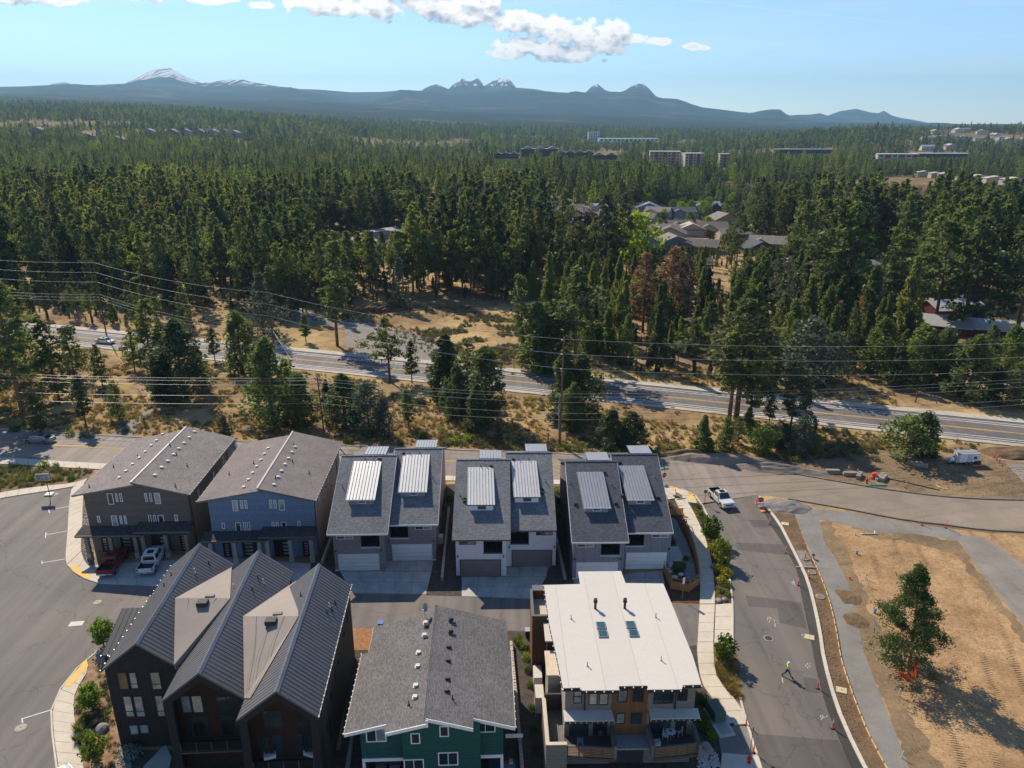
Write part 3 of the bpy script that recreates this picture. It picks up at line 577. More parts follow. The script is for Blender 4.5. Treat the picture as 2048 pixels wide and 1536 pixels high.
# kerbs
def curb(pts, w, h, m, name='kerb', seg=1.5, side=1):
    root = empty(name, pts[0], kind='structure'); n = max(1, round(line_len(pts)/seg)); A = resample(pts, n); B = offs(A, w*side); c0 = pts[0]
    for i in range(n):
        c = A[i]; q = [A[i], A[i+1], B[i+1], B[i]]; e = (A[i+1]-A[i]).normalized()*.008
        q = [A[i]+e, A[i+1]-e, B[i+1]-e, B[i]+e]
        MB().hexa([(p.x-c.x, p.y-c.y, -.05) for p in q]+[(p.x-c.x, p.y-c.y, h) for p in q]).obj('kerb_stone', m, root, loc=c-c0)
curb([p for p in farC if p.x < P(1500,930).x], .22, .13, g['curb_old'], seg=3, side=-1)
curb([p for p in farC if p.x > P(1500,930).x-2], .28, .16, g['curb_dirty'], seg=3, side=-1)
curb(gr_near[11:], .24, .16, g['curb_dirty'], seg=3)
curb(crossR[1:], .36, .14, g['curb'], seg=3, side=-1)
curb(crossL[2:], .22, .13, g['curb'], seg=3, side=1)
# pavement along the street
sw = empty('pavement', P(0,930), kind='structure')
sA = [p for p in nearC]; sB = gl([(-260,921),(0,928.5),(190,939),(500,951),(880,961.5),(1103,969),(1318,981)])
def slabz(A, B, step, m, root, **k):
    slabs([p-root.location for p in A], [p-root.location for p in B], step, 0, k.pop('up', .12), m, root, **k)
slabz(sA, sB, 2.2, g['concrete'], sw)
# pavement round the car park
sw = empty('pavement', P(5,1000), kind='structure')
slabz(gl([(-60,1000),(0,986.5),(40,979.5),(80,974),(145,967),(176,957)]), gl([(-60,1012),(5,997),(60,988),(100,982),(147,974),(166,971)]), 1.6, g['concrete'], sw)
slabz(gl([(147,975),(143,977),(138,1013),(135,1063),(131,1117),(134,1130)]), gl([(174,968),(168,985),(166,1013),(165,1050),(162.5,1085),(163,1103)]), 1.5, g['concrete'], sw)
slabz(gl([(134,1131),(141,1141),(160,1154),(178,1162),(199,1168)]), gl([(163,1104),(166,1117),(173,1128),(182,1138),(199,1151)]), 2.4, g['concrete'], sw)
sheet('tactile_strip', [(139,1135),(150,1131),(158,1139),(182,1152),(177,1160),(158,1152)], .135, g['yellow_pad'])
sw = empty('pavement', P(130,1400), kind='structure')
cOut = gl([(174,1320),(148,1347),(126,1375),(111,1403),(106,1421),(106.5,1449),(109,1479),(116,1528),(124,1600)]); cIn = gl([(177,1333),(170,1356),(157,1374),(149,1396),(148,1416),(151,1447),(158,1486),(168,1536),(180,1600)])
slabz(cOut, cIn, 1.5, g['concrete'], sw)
curb(gl([(201,1300),(174,1319),(148,1346),(126,1374),(111,1402),(105,1421),(105.5,1449),(108,1479),(115,1528),(123,1600)]), .16, .125, g['curb'], seg=3, side=1)
sheet('tactile_strip', [(173,1320.5),(177,1333),(141,1375),(129,1374.5),(149,1348.5)], .135, g['yellow_pad'])
# pavement of the side street
sw = empty('pavement', P(1400,1200), kind='structure')
L1 = gl([(1349,998),(1366,1035),(1386,1080),(1397,1127),(1400,1170),(1399,1209)]); R1 = gl([(1372,999),(1390,1030),(1411,1078),(1424,1127),(1429,1170),(1430,1209)])
slabz(L1, R1, 1.6, g['concrete'], sw)
L2 = gl([(1399,1210),(1396,1262),(1394,1302),(1398,1341),(1404,1367),(1419,1392),(1448,1421),(1469,1451)]); R2 = gl([(1430,1210),(1427,1278),(1428,1315),(1432,1349),(1448,1376),(1467,1397),(1479,1406),(1493,1450)])
slabz(L2, R2, 1.7, g['concrete'], sw)
slabz([P(1431,1210), P(1428,1288)], [P(1465,1208), P(1466,1290)], 2.6, g['concrete'], sw)
slabz([P(1443,1507), P(1440,1560)], [P(1512,1513), P(1530,1560)], 2.0, g['concrete'], sw)
slabz(gl([(1323,973),(1330,984),(1336,1000)]), gl([(1346,974),(1352,985),(1349,998)]), 1.6, g['concrete'], sw)
slabz(gl([(1350,975),(1366,981),(1384,990),(1396,1008)]), gl([(1352,986),(1362,990),(1366,998),(1373,1005)]), 1.8, g['concrete'], sw)
sheet('tactile_strip', [(1338,974.5),(1352,975.5),(1354,980),(1341,980)], .135, g['yellow_pad'])
sheet('tactile_strip', [(1374,988),(1385,990),(1392,999),(1380,1000)], .135, g['yellow_pad'])
# driveways
def drive(q, nu, nv, m):
    A = [P(*q[0]), P(*q[3])]; B = [P(*q[1]), P(*q[2])]; root = empty('driveway', A[0], kind='structure')
    slabs([p-root.location for p in A], [p-root.location for p in B], line_len(A)/nv, .02, .02, m, root, across=nu)
drive([(680,1143),(863,1143),(852,1189),(703,1186)], 5, 2, g['concrete_cool'])
drive([(770,1122),(866,1122),(863,1142.5),(770,1142.5)], 3, 1, g['concrete_cool'])
drive([(924,1154),(1093,1154),(1066,1198),(923,1193)], 5, 2, g['concrete_cool'])
drive([(1011,1135),(1094,1132),(1093.5,1153.5),(1011,1153.5)], 3, 1, g['concrete_cool'])
drive([(1150,1158),(1325,1141),(1330,1168),(1150,1200)], 5, 2, g['concrete_cool'])
drive([(176,1131),(392,1118),(392,1177),(199,1168)], 5, 3, g['concrete_cool'])
drive([(428,1112),(622,1128),(612,1182),(420,1178)], 5, 3, g['concrete_cool'])
# planting beds and bare ground
sheet('verge', [(-60,926),(0,929),(190,939),(176,956),(80,973),(0,986),(-60,999)], .01, g['dry_bed'])
sheet('river_rock_bed', [(168,1012),(178,1000),(188,1117),(184,1137),(173,1128),(163,1103),(164,1060)], .03, g['mulch_dark'])
sheet('planting_bed', [(201,1300),(206,1296),(262,1300),(262,1620),(182,1620),(168,1536),(158,1486),(151,1447),(148,1416),(149,1396),(157,1374),(170,1356),(177,1333),(174,1320)], .05, g['bed_chips'])
sheet('planting_bed', [(1373,1001),(1396,1008),(1412,1030),(1438,1080),(1453,1130),(1461,1180),(1463,1208),(1430,1209),(1429,1170),(1424,1127),(1411,1078),(1390,1030)], .06, g['mulch'])
sheet('planting_bed', [(1427,1279),(1464,1293),(1472,1360),(1483,1407),(1479,1406),(1467,1397),(1448,1376),(1432,1349),(1428,1315)], .06, g['dry_bed'])
sheet('yard', [(1323,985),(1349,999),(1366,1035),(1386,1080),(1397,1127),(1400,1170),(1399,1208),(1335,1205),(1325,1165),(1318,1000)], .008, g['mulch'])
sheet('gravel_path', [(1330,1025),(1352,1040),(1374,1085),(1390,1130),(1395,1160),(1372,1160),(1360,1110),(1345,1070),(1330,1050)], .022, g['gravel_grey'])
sheet('patio', [(1331,1093),(1356,1093),(1367,1116),(1362,1123),(1329,1123)], .03, g['concrete_cool'])
for q in ([(-80,1000),(0,1000)],): pass
sheet('yard', [(622,985),(660,975),(704,1186),(615,1186),(622,1128)], .006, g['mulch_dark'])
sheet('yard', [(855,970),(910,968),(924,1193),(852,1191),(868,1121)], .006, g['mulch_dark'])
sheet('yard', [(1094,972),(1130,972),(1150,1200),(1066,1198),(1101,1131)], .006, g['mulch_dark'])
sheet('yard', [(390,1118),(440,1080),(432,1180),(388,1177)], .006, g['mulch_dark'])
sheet('wood_chip_bed', [(712,1256),(742,1256),(742,1300),(705,1300)], .02, g['mulch_orange'])
sheet('yard', [(700,1300),(745,1300),(740,1620),(670,1620)], .006, g['mulch_dark'])
sheet('yard', [(1010,1262),(1062,1263),(1130,1300),(1130,1620),(1000,1620)], .006, g['mulch_dark'])
sheet('yard', [(1330,1290),(1393,1290),(1394,1302),(1398,1341),(1404,1367),(1419,1392),(1448,1421),(1469,1451),(1440,1560),(1330,1640)], .006, g['mulch_dark'])
sheet('gravel_pad', [(1432,1452),(1494,1452),(1512,1512),(1443,1506)], .01, g['gravel_grey'])
sheet('front_yard', [(200,1500),(1500,1500),(1560,1700),(150,1700)], .002, g['mulch_dark'])
# construction site
sheet('dirt_lot', [(1533,1018),(1600,1010),(1700,1025),(1800,1045),(1976,1066),(2300,1080),(2600,1700),(1830,1700),(1726,1536),(1685,1450),(1663,1390),(1644,1317),(1636,1263),(1625,1210),(1613.5,1166),(1600,1134),(1578,1090),(1555,1046)], .004, g['dirt_tan'])
sheet('dirt_verge', [(1535,1022),(1590,1030),(1600,1060),(1614,1096),(1637,1143),(1654,1187),(1666,1230),(1675,1263),(1685,1327),(1707,1393),(1735,1463),(1773,1536),(1850,1650),(1800,1650),(1726,1536),(1685,1450),(1663,1390),(1644,1317),(1636,1263),(1625,1210),(1613.5,1166),(1600,1134),(1578,1090),(1555,1046)], .008, g['dirt_brown'])
def ragged(name, px, z, m, amp=.5):
    q = []; P_ = [P(*a) for a in px]
    for a, b in zip(P_, P_[1:]+P_[:1]):
        n = max(1, int((b-a).length/.8))
        for i in range(n): p = a.lerp(b, i/n); q.append((p.x+rnd.uniform(-amp, amp), p.y+rnd.uniform(-amp, amp)*.6))
    wsheet(name, q, z, m)
ragged('dirt_margin', [(1640,1042),(1662,1046),(1680,1086),(1702,1128),(1722,1170),(1738,1215),(1762,1255),(1775,1310),(1790,1360),(1818,1420),(1850,1480),(1880,1540),(1920,1620),(1860,1640),(1812,1536),(1795,1485),(1769,1421),(1744,1358),(1722,1295),(1712,1245),(1700,1206),(1694,1172),(1668,1119),(1646,1086)], .0065, g['dirt_site'])
ragged('dirt_margin', [(1700,1050),(1742,1062),(1830,1068),(1915,1082),(1930,1102),(1960,1145),(2018,1218),(2048,1252),(2120,1330),(2090,1330),(2030,1262),(1985,1205),(1935,1140),(1905,1108),(1830,1086),(1740,1074)], .0065, g['dirt_site'])
strip('gravel_path', gl([(1590,1030),(1602,1060),(1614,1090),(1637,1143),(1654,1187),(1666,1230),(1675,1263),(1685,1327),(1707,1393),(1735,1463),(1773,1536),(1850,1650)]), gl([(1637,1038),(1644,1060),(1650,1086),(1672,1119),(1698,1172),(1704,1206),(1716,1245),(1726,1295),(1748,1358),(1773,1421),(1799,1485),(1818,1536),(1880,1650)]), .012, g['gravel_grey'])
sheet('gravel_path', [(1592,1101),(1612,1101),(1628,1135),(1608,1136)], .0125, g['gravel_grey'])
sheet('gravel_path', [(1600,1014),(1640,1018),(1710,1026),(1815,1046),(1905,1058),(1925,1070),(1915,1082),(1830,1068),(1742,1062),(1672,1045),(1637,1039),(1590,1031)], .014, g['gravel_grey'])
wsheet('gravel_track', [tuple(P(*q)) for q in [(1915,1082),(1925,1070),(1970,1076),(2000,1094),(2048,1130),(2300,1330),(2300,1500),(2048,1250),(2018,1216),(1960,1143),(1930,1100)]], .013, g['gravel_track'])
sheet('dirt_site', [(1480,929),(1560,905),(1780,893),(2048,925),(2300,935),(2300,1000),(2048,1000),(1946,997),(1859,990),(1742,974),(1596,949)], .004, g['dirt_site'])
sheet('gravel_track', [(2010,925),(2100,935),(2300,950),(2300,990),(2048,965)], .01, g['gravel_track'])
# highway, nearly straight: y = a + b x in the world
def hwy(off): # offset across the road from the yellow line, + = away from camera
    A, B = P(154,674.5), P(2048,868); d = (B-A).normalized(); n = Vector((-d.y, d.x, 0)); return [A-d*160+n*off, A-d*60+n*off, P(1090,768)+n*off, B+n*off, B+d*120+n*off]
strip('highway', hwy(5.6), hwy(-5.6), .012, g['asphalt_highway'])
strip('pavement', hwy(8.2), hwy(5.7), .02, g['curb_old'], up=.12); strip('pavement', hwy(-5.7), hwy(-7.0), .02, g['curb_old'], up=.12)
strip('centre_line', hwy(.26), hwy(.10), .018, g['paint_yellow']); strip('centre_line', hwy(-.10), hwy(-.26), .018, g['paint_yellow'])
for o_ in (3.6, 3.9+.7, -3.6, -4.6): strip('edge_line', hwy(o_+.1), hwy(o_-.1), .018, g['paint_white'])
yl = gl([(-220,872),(0,883.5),(240,897.5),(455,908),(667,914),(882,921.5),(1116,929),(1290,938)])
strip('centre_line', offs(yl, .25), offs(yl, .09), .018, g['paint_yellow']); strip('centre_line', offs(yl, -.09), offs(yl, -.25), .018, g['paint_yellow'])
sheet('gravel_pullout', [(690,634),(760,650),(815,664),(868,682),(884,700),(878,726),(845,726),(780,716),(720,706),(690,690),(690,650)], .006, g['gravel_track'])
sheet('gravel_track', [(540,600),(700,634),(760,650),(815,664),(860,684),(868,724),(840,700),(800,680),(700,660),(600,640),(480,600)], .005, g['gravel_track'])
strip('dirt_trail', gl([(215,872),(262,838),(296,812),(322,795),(345,775)]), gl([(262,874),(290,842),(312,818),(334,800),(352,780)]), .006, g['gravel_track'])
# parking stall lines
def pline(a, b, w=.12, z=.0185, m=None, name='stall_line'):
    A, B = P(*a), P(*b); d = (B-A).normalized(); n = Vector((-d.y, d.x, 0))*w/2
    b_ = MB().poly([(p.x-A.x, p.y-A.y, 0) for p in (A-n, B-n, B+n, A+n)]); return b_.obj(name, m or g['paint_white'], None, loc=(A.x, A.y, z), kind='structure')
for a, b, c, d in (((138,1013),(98,1020),(97,1018),(99,1026)), ((134,1062),(91,1070),(92,1065),(91,1076)), ((130,1118),(84,1126),(84,1122),(84,1128)), ((105,1419),(44,1438),(44,1436),(45,1446))):
    pline(a, b); pline(c, d)
# sprayed survey marks on the side street
for cx, cy in ((1590,1165),(1610,1272),(1618,1330),(1648,1432),(1542,1237)):
    for k in range(7):
        x0, y0 = cx+rnd.uniform(-7, 7), cy+rnd.uniform(-4, 4); pline((x0, y0), (x0+rnd.uniform(-3, 3), y0+rnd.uniform(2, 5)), .07, .0195, g['paint_faded'], 'survey_mark')
pline((1550,1247),(1550,1254),.1,.0195,g['paint_faded'],'survey_mark'); pline((1564,1356),(1566,1366),.1,.0195,g['paint_faded'],'survey_mark')
# ---------------------------------------------------------------- buildings
class Fr:
    """a building's own frame: origin on the ground, x along the front, y to the back"""
    def __init__(s, x, y, yaw=0.0, name='house', z=0.0, **k):
        s.M = Matrix.Translation((x, y, z)) @ Matrix.Rotation(R(yaw), 4, 'Z'); s.I = s.M.inverted()
        s.eye = Vector((0, 0, CH)); s.root = empty(name, (x, y, z), R(yaw), **k)
    def _r(s, px, py): return s.I @ s.eye, s.I.to_3x3() @ ray(px, py)
    def w(s, px, py, yl=0.0):
        o, d = s._r(px, py); t = (yl-o.y)/d.y; return o.x+d.x*t, o.z+d.z*t
    def wx(s, px, py, xl=0.0):
        o, d = s._r(px, py); t = (xl-o.x)/d.x; return o.y+d.y*t, o.z+d.z*t
    def g(s, px, py, z=0.0):
        o, d = s._r(px, py); t = (z-o.z)/d.z; return o.x+d.x*t, o.y+d.y*t
    def pl(s, px, py, a, b, c):
        a, b, c = Vector(a), Vector(b), Vector(c); n = (b-a).cross(c-a); o, d = s._r(px, py); return o+d*((a-o).dot(n)/d.dot(n))
    def o(s, mb, name, m, parent=None, **k): return mb.obj(name, m, parent or s.root, **k)
def window(F, x0, z0, x1, z1, y=0.0, frame='white_trim', glass='glass', split=0, fw=.09, out=.05, hsplit=0, parent=None, face='y', sgn=-1):
    """frame proud of the wall, panes recessed; face y: wall along x at y; face x: wall along y at x"""
    b = MB(); d0, d1 = (y+sgn*out, y-sgn*.02)
    def bx(a0, c0, a1, c1, e0, e1, mb):
        if face == 'y': mb.box(a0, min(e0, e1), c0, a1, max(e0, e1), c1)
        else: mb.box(min(e0, e1), a0, c0, max(e0, e1), a1, c1)
    bx(x0, z0, x1, z0+fw, d0, d1, b); bx(x0, z1-fw, x1, z1, d0, d1, b); bx(x0, z0+fw, x0+fw, z1-fw, d0, d1, b); bx(x1-fw, z0+fw, x1, z1-fw, d0, d1, b)
    n = split+1; wd = (x1-x0-2*fw); 
    for i in range(1, n): bx(x0+fw+wd*i/n-.03, z0+fw, x0+fw+wd*i/n+.03, z1-fw, d0, d1, b)
    if hsplit: zz = z0+fw+(z1-z0-2*fw)*hsplit; bx(x0+fw, zz-.025, x1-fw, zz+.025, d0-sgn*.004, d1, b)
    f = F.o(b, 'window', g[frame], parent)
    for i in range(n):
        p = MB(); a0 = x0+fw+wd*i/n+(.03 if i else 0); a1 = x0+fw+wd*(i+1)/n-(.03 if i < n-1 else 0)
        bx(a0, z0+fw, a1, z1-fw, y+sgn*.012, y-sgn*.02, p); gm = glass if isinstance(glass, str) else glass[i % len(glass)]
        p.obj('pane', g[gm], f)
    return f
def pxwin(F, lst, off, sc, yl=0.0, **k):
    for q in lst:
        a, b, c, d = q[:4]; kk = dict(k); kk.update(q[4] if len(q) > 4 else {})
        x0, z1 = F.w(off[0]+a/sc, off[1]+b/sc, yl); x1, z0 = F.w(off[0]+c/sc, off[1]+d/sc, yl); window(F, x0, z0, x1, z1, yl, **kk)
def wall_poly(F, name, pts, y0, y1, m, holes=(), **k):
    """gable or plain wall outline (x,z) with depth y0..y1"""
    return F.o(MB().extr([(p[0], y0, p[1]) for p in pts], (0, y1-y0, 0)), name, m, **k)
VENT = {}
def roof_vent(F, p, kind='box', m='vent_white'):
    key = (kind, m)
    if key not in VENT:
        b = MB()
        if kind == 'box': b.box(-.16, -.16, -.08, .16, .16, .16); b.box(-.19, -.19, .161, .19, .19, .20); b.box(-.26, -.24, -.08, .26, .24, .015)
        elif kind == 'pipe': b.cone((0,0,-.1), (0,0,.5), .055, .05, 7); b.cone((0,0,-.05), (0,0,.12), .16, .06, 7)
        elif kind == 'flue': b.cone((0,0,-.1), (0,0,.75), .13, .13, 10); b.cone((0,0,.75), (0,0,.80), .22, .22, 10); b.cone((0,0,.86), (0,0,1.12), .2, .18, 10); b.cone((0,0,.8), (0,0,.86), .12, .12, 8)
        VENT[key] = b.mesh('roof_vent' if kind == 'box' else 'vent_pipe', g[m], bevel=.01 if kind == 'box' else 0)
    put('roof_vent' if kind == 'box' else 'vent_pipe', VENT[key], F.root, tuple(p))
def bulbs(F, pts, step=.75, s=.045):
    b = MB(); pts = [Vector(p) for p in pts]; n = max(1, round(line_len(pts)/step))
    for p in resample(pts, n):
        if not (p-Vector(pts[0])).length < 0: b.box(p.x-s, p.y-s, p.z-s, p.x+s, p.y+s, p.z+s)
    F.o(b, 'light_string', g['bulb'], kind='stuff')
def gutterline(F, a, b_, m, w=.10, h=.14, parent=None):
    a, b_ = Vector(a), Vector(b_); d = (b_-a).normalized(); n = Vector((-d.y, d.x, 0)).normalized()*w/2
    q = [a-n, b_-n, b_+n, a+n]; F.o(MB().hexa([(p.x, p.y, p.z-h) for p in q]+[tuple(p) for p in q]), 'fascia', g[m], parent)
def house_A(x, y, yaw, off, sc, sid, side, roofm, wins1, vl, pl_, vr, pr_, label, Lz=8.6, truckcols=True):
    F = Fr(x, y, yaw, 'duplex_house', label=label, cat='house', group='tall duplexes with offset gable roofs')
    Wd, Dp, oL, oR = 13.3, 17.6, 1.25, .45; xr = 6.9; ze = Lz; zl = Lz+1.45; zr = Lz+1.85
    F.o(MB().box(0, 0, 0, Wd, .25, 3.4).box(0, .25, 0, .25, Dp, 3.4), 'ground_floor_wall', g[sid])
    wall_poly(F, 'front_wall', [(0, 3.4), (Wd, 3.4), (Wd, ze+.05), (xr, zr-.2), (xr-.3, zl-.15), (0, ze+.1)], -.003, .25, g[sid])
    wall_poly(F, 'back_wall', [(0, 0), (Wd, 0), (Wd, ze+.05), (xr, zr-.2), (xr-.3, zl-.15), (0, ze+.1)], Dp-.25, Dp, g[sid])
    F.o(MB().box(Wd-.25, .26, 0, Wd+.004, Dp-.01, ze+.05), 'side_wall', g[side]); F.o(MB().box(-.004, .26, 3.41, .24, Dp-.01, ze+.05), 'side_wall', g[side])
    sl = (zl-ze)/(xr+oL); sr = (zr-ze)/(Wd+oR-xr)
    A = [(-oL, -.35, ze), (xr, -.35, zl), (xr, Dp+.4, zl), (-oL, Dp+.4, ze)]
    B = [(xr-.35, -.5, zr), (Wd+oR, -.5, ze), (Wd+oR, Dp+.55, ze), (xr-.35, Dp+.55, zr)]
    F.o(MB().extr(A, (0, 0, -.22)), 'roof', g[roofm]); F.o(MB().extr(B, (0, 0, -.24)), 'roof', g[roofm])
    F.o(MB().box(xr-.45, -.52, zr-.10, xr-.20, Dp+.57, zr+.04), 'roof_ridge', g['lead'])
    gutterline(F, (Wd+oR+.05, -.5, ze-.02), (Wd+oR+.05, Dp+.55, ze-.02), 'grey_trim'); gutterline(F, (-oL-.05, -.35, ze-.02), (-oL-.05, Dp+.4, ze-.02), 'grey_trim')
    bulbs(F, [(Wd+oR+.1, -.4, ze+.02), (Wd+oR+.1, Dp+.5, ze+.02)], .8); bulbs(F, [(-oL-.1, -.3, ze+.02), (-oL-.1, Dp+.3, ze+.02)], 1.3, .035)
    F.o(MB().box(Wd+.01, .5, .3, Wd+.09, .58, ze-.2), 'downpipe', g['dark_trim']); F.o(MB().box(Wd+.01, Dp-2.6, .3, Wd+.09, Dp-2.5, ze-.2), 'downpipe', g['dark_trim'])
    pxwin(F, wins1, off, sc, 0.0)
    for yy, zz in ((3.2, 6.9), (9.0, 6.7), (13.2, 7.1)): window(F, yy, zz-.55, yy+.45, zz+.45, Wd, face='x', sgn=1, frame='white_trim')
    for yy, zz in ((5.5, 5.0), (11, 4.6), (7.5, 6.2)): F.o(MB().box(Wd, yy, zz, Wd+.1, yy+.16, zz+.16), 'wall_vent', g['grey_trim'])
    # canopies, lower on the left
    for (a0, a1, zb, zf) in ((-1.15, 7.3, 3.95, 3.5), (6.4, 13.7, 4.5, 3.95)):
        C = [(a0, -1.75, zf), (a1, -1.75, zf), (a1-.2, -.005, zb), (a0+.2, -.005, zb)]
        F.o(MB().extr(C, (0, 0, -.3)), 'canopy', g['shingle_canopy']); gutterline(F, (a0, -1.8, zf+.01), (a1, -1.8, zf+.01), 'grey_trim', .08, .22)
    for cx in (.1, 3.15, 6.35, 7.35, 10.3, 12.95):
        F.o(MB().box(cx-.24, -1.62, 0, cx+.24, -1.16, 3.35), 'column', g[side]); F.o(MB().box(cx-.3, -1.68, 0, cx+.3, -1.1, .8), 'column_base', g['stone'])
    F.o(MB().box(3.6, -.04, 0, 6.0, -.004, 2.5), 'garage_door', g['garage_black']); F.o(MB().box(7.7, -.04, 0, 10.1, -.004, 2.5), 'garage_door', g['garage_black'])
    for gx in (4.0, 8.9):
        for k in range(4): F.o(MB().box(gx, -.06, .35+k*.52, gx+.95, -.042, .62+k*.52), 'garage_pane', g['glass_pale'])
    for dx in (1.1, 11.4):
        d = F.o(MB().box(dx, -.05, 0, dx+1.0, -.004, 2.2), 'front_door', g['wood_dark'])
        for k in range(5): F.o(MB().box(dx+.3, -.07, .3+k*.38, dx+.7, -.052, .5+k*.38), 'pane', g['glass_pale'], parent=d)
    a3, b3 = A[0:3], B[0:3]
    for q in vl: roof_vent(F, F.pl(off[0]+q[0]/sc, off[1]+q[1]/sc, *a3))
    for q in vr: roof_vent(F, F.pl(off[0]+q[0]/sc, off[1]+q[1]/sc, *b3))
    for q in pl_: roof_vent(F, F.pl(off[0]+q[0]/sc, off[1]+q[1]/sc, *a3), 'pipe', 'vent_dark')
    for q in pr_: roof_vent(F, F.pl(off[0]+q[0]/sc, off[1]+q[1]/sc, *b3), 'pipe', 'vent_dark')
    return F
pb = dict(glass='glass_pale'); bl = dict(glass='glass_blind'); dk = dict(glass='glass')
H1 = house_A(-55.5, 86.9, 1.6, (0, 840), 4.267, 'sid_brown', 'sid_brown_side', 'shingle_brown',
 [(910,626,978,720,dk),(981,626,1012,697,dk),(1016,626,1051,697,dk),(1230,624,1265,697,pb),(1270,624,1303,697,dk),(1312,622,1378,715,bl),
  (826,818,862,873,pb),(945,815,1012,906,pb),(1017,815,1050,886,pb),(1054,815,1088,886,pb),(1263,812,1300,884,dk),(1305,812,1340,884,dk),(1344,812,1410,903,dk),(1487,808,1523,863,pb)],
 [(1387,125),(1337,178),(1290,222),(1240,275),(1187,327),(1132,381),(1074,440),(1017,496)], [(1175,318),(970,405),(762,575)],
 [(1660,103),(1616,152),(1571,200),(1527,248),(1481,298),(1432,354),(1380,408),(1322,474)], [(1507,300),(1598,395),(1498,570),(1451,218)],
 'dark brown three storey duplex at far left with two pickups in front')
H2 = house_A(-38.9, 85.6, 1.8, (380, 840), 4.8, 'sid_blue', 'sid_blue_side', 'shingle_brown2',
 [(400,770,467,872,bl),(477,768,515,850,bl),(519,768,556,850,bl),(757,766,794,848,bl),(798,766,835,848,bl),(848,766,914,866,bl),
  (302,985,338,1042,dk),(432,982,497,1078,dk),(509,980,543,1056,dk),(547,980,583,1056,dk),(782,977,818,1055,pb),(822,977,858,1055,pb),(875,977,934,1073,dk),(1030,972,1064,1033,pb)],
 [(750,275),(715,330),(680,388),(640,450),(602,512),(560,577),(516,648)], [(613,420),(377,525)],
 [(1008,262),(979,313),(945,372),(912,430),(877,493),(846,551),(806,625)], [(985,405),(1145,515),(998,245),(822,565)],
 'slate blue three storey duplex with brown offset gable roof', 8.4)

SEAM = {}
def seam_roof(F, name, a, b, c, d, m, step=.42, parent=None, th=.08, rib=.05, ridge_m=None):
    """standing seam slope: a-b lower edge, d-c upper edge; panels run from lower to upper edge, each its own mesh"""
    a, b, c, d = map(Vector, (a, b, c, d)); root = parent or F.root
    n = max(1, round((b-a).length/step)); nn = (b-a).cross(d-a).normalized()
    if nn.z < 0: nn = -nn
    base = F.o(MB().extr([a, b, c, d], (0, 0, -th)), name, g[m], root)
    key = None
    for i in range(n):
        p0, p1 = a.lerp(b, i/n), a.lerp(b, (i+1)/n); q0, q1 = d.lerp(c, i/n), d.lerp(c, (i+1)/n)
        ex = (p1-p0); up = nn*.012; rb = nn*(rib+.012); t = ex.normalized()*.035
        mb = MB().hexa([p0+nn*.002-p0, p1+nn*.002-p0, q1+nn*.002-p0, q0+nn*.002-p0, p0+up-p0, p1-t*.5+up-p0, q1-t*.5+up-p0, q0+up-p0])
        mb.hexa([nn*.004, t+nn*.004, q0-p0+t+nn*.004, q0-p0+nn*.004, rb, t+rb, q0-p0+t+rb, q0-p0+rb])
        kk = (round(ex.x,3), round(ex.y,3), round(ex.z,3), round((q0-p0).x,3), round((q0-p0).y,3), round((q0-p0).z,3), m)
        if kk not in SEAM: SEAM[kk] = mb.mesh('roof_panel', g[m])
        put('roof_panel', SEAM[kk], base, p0)
    return base
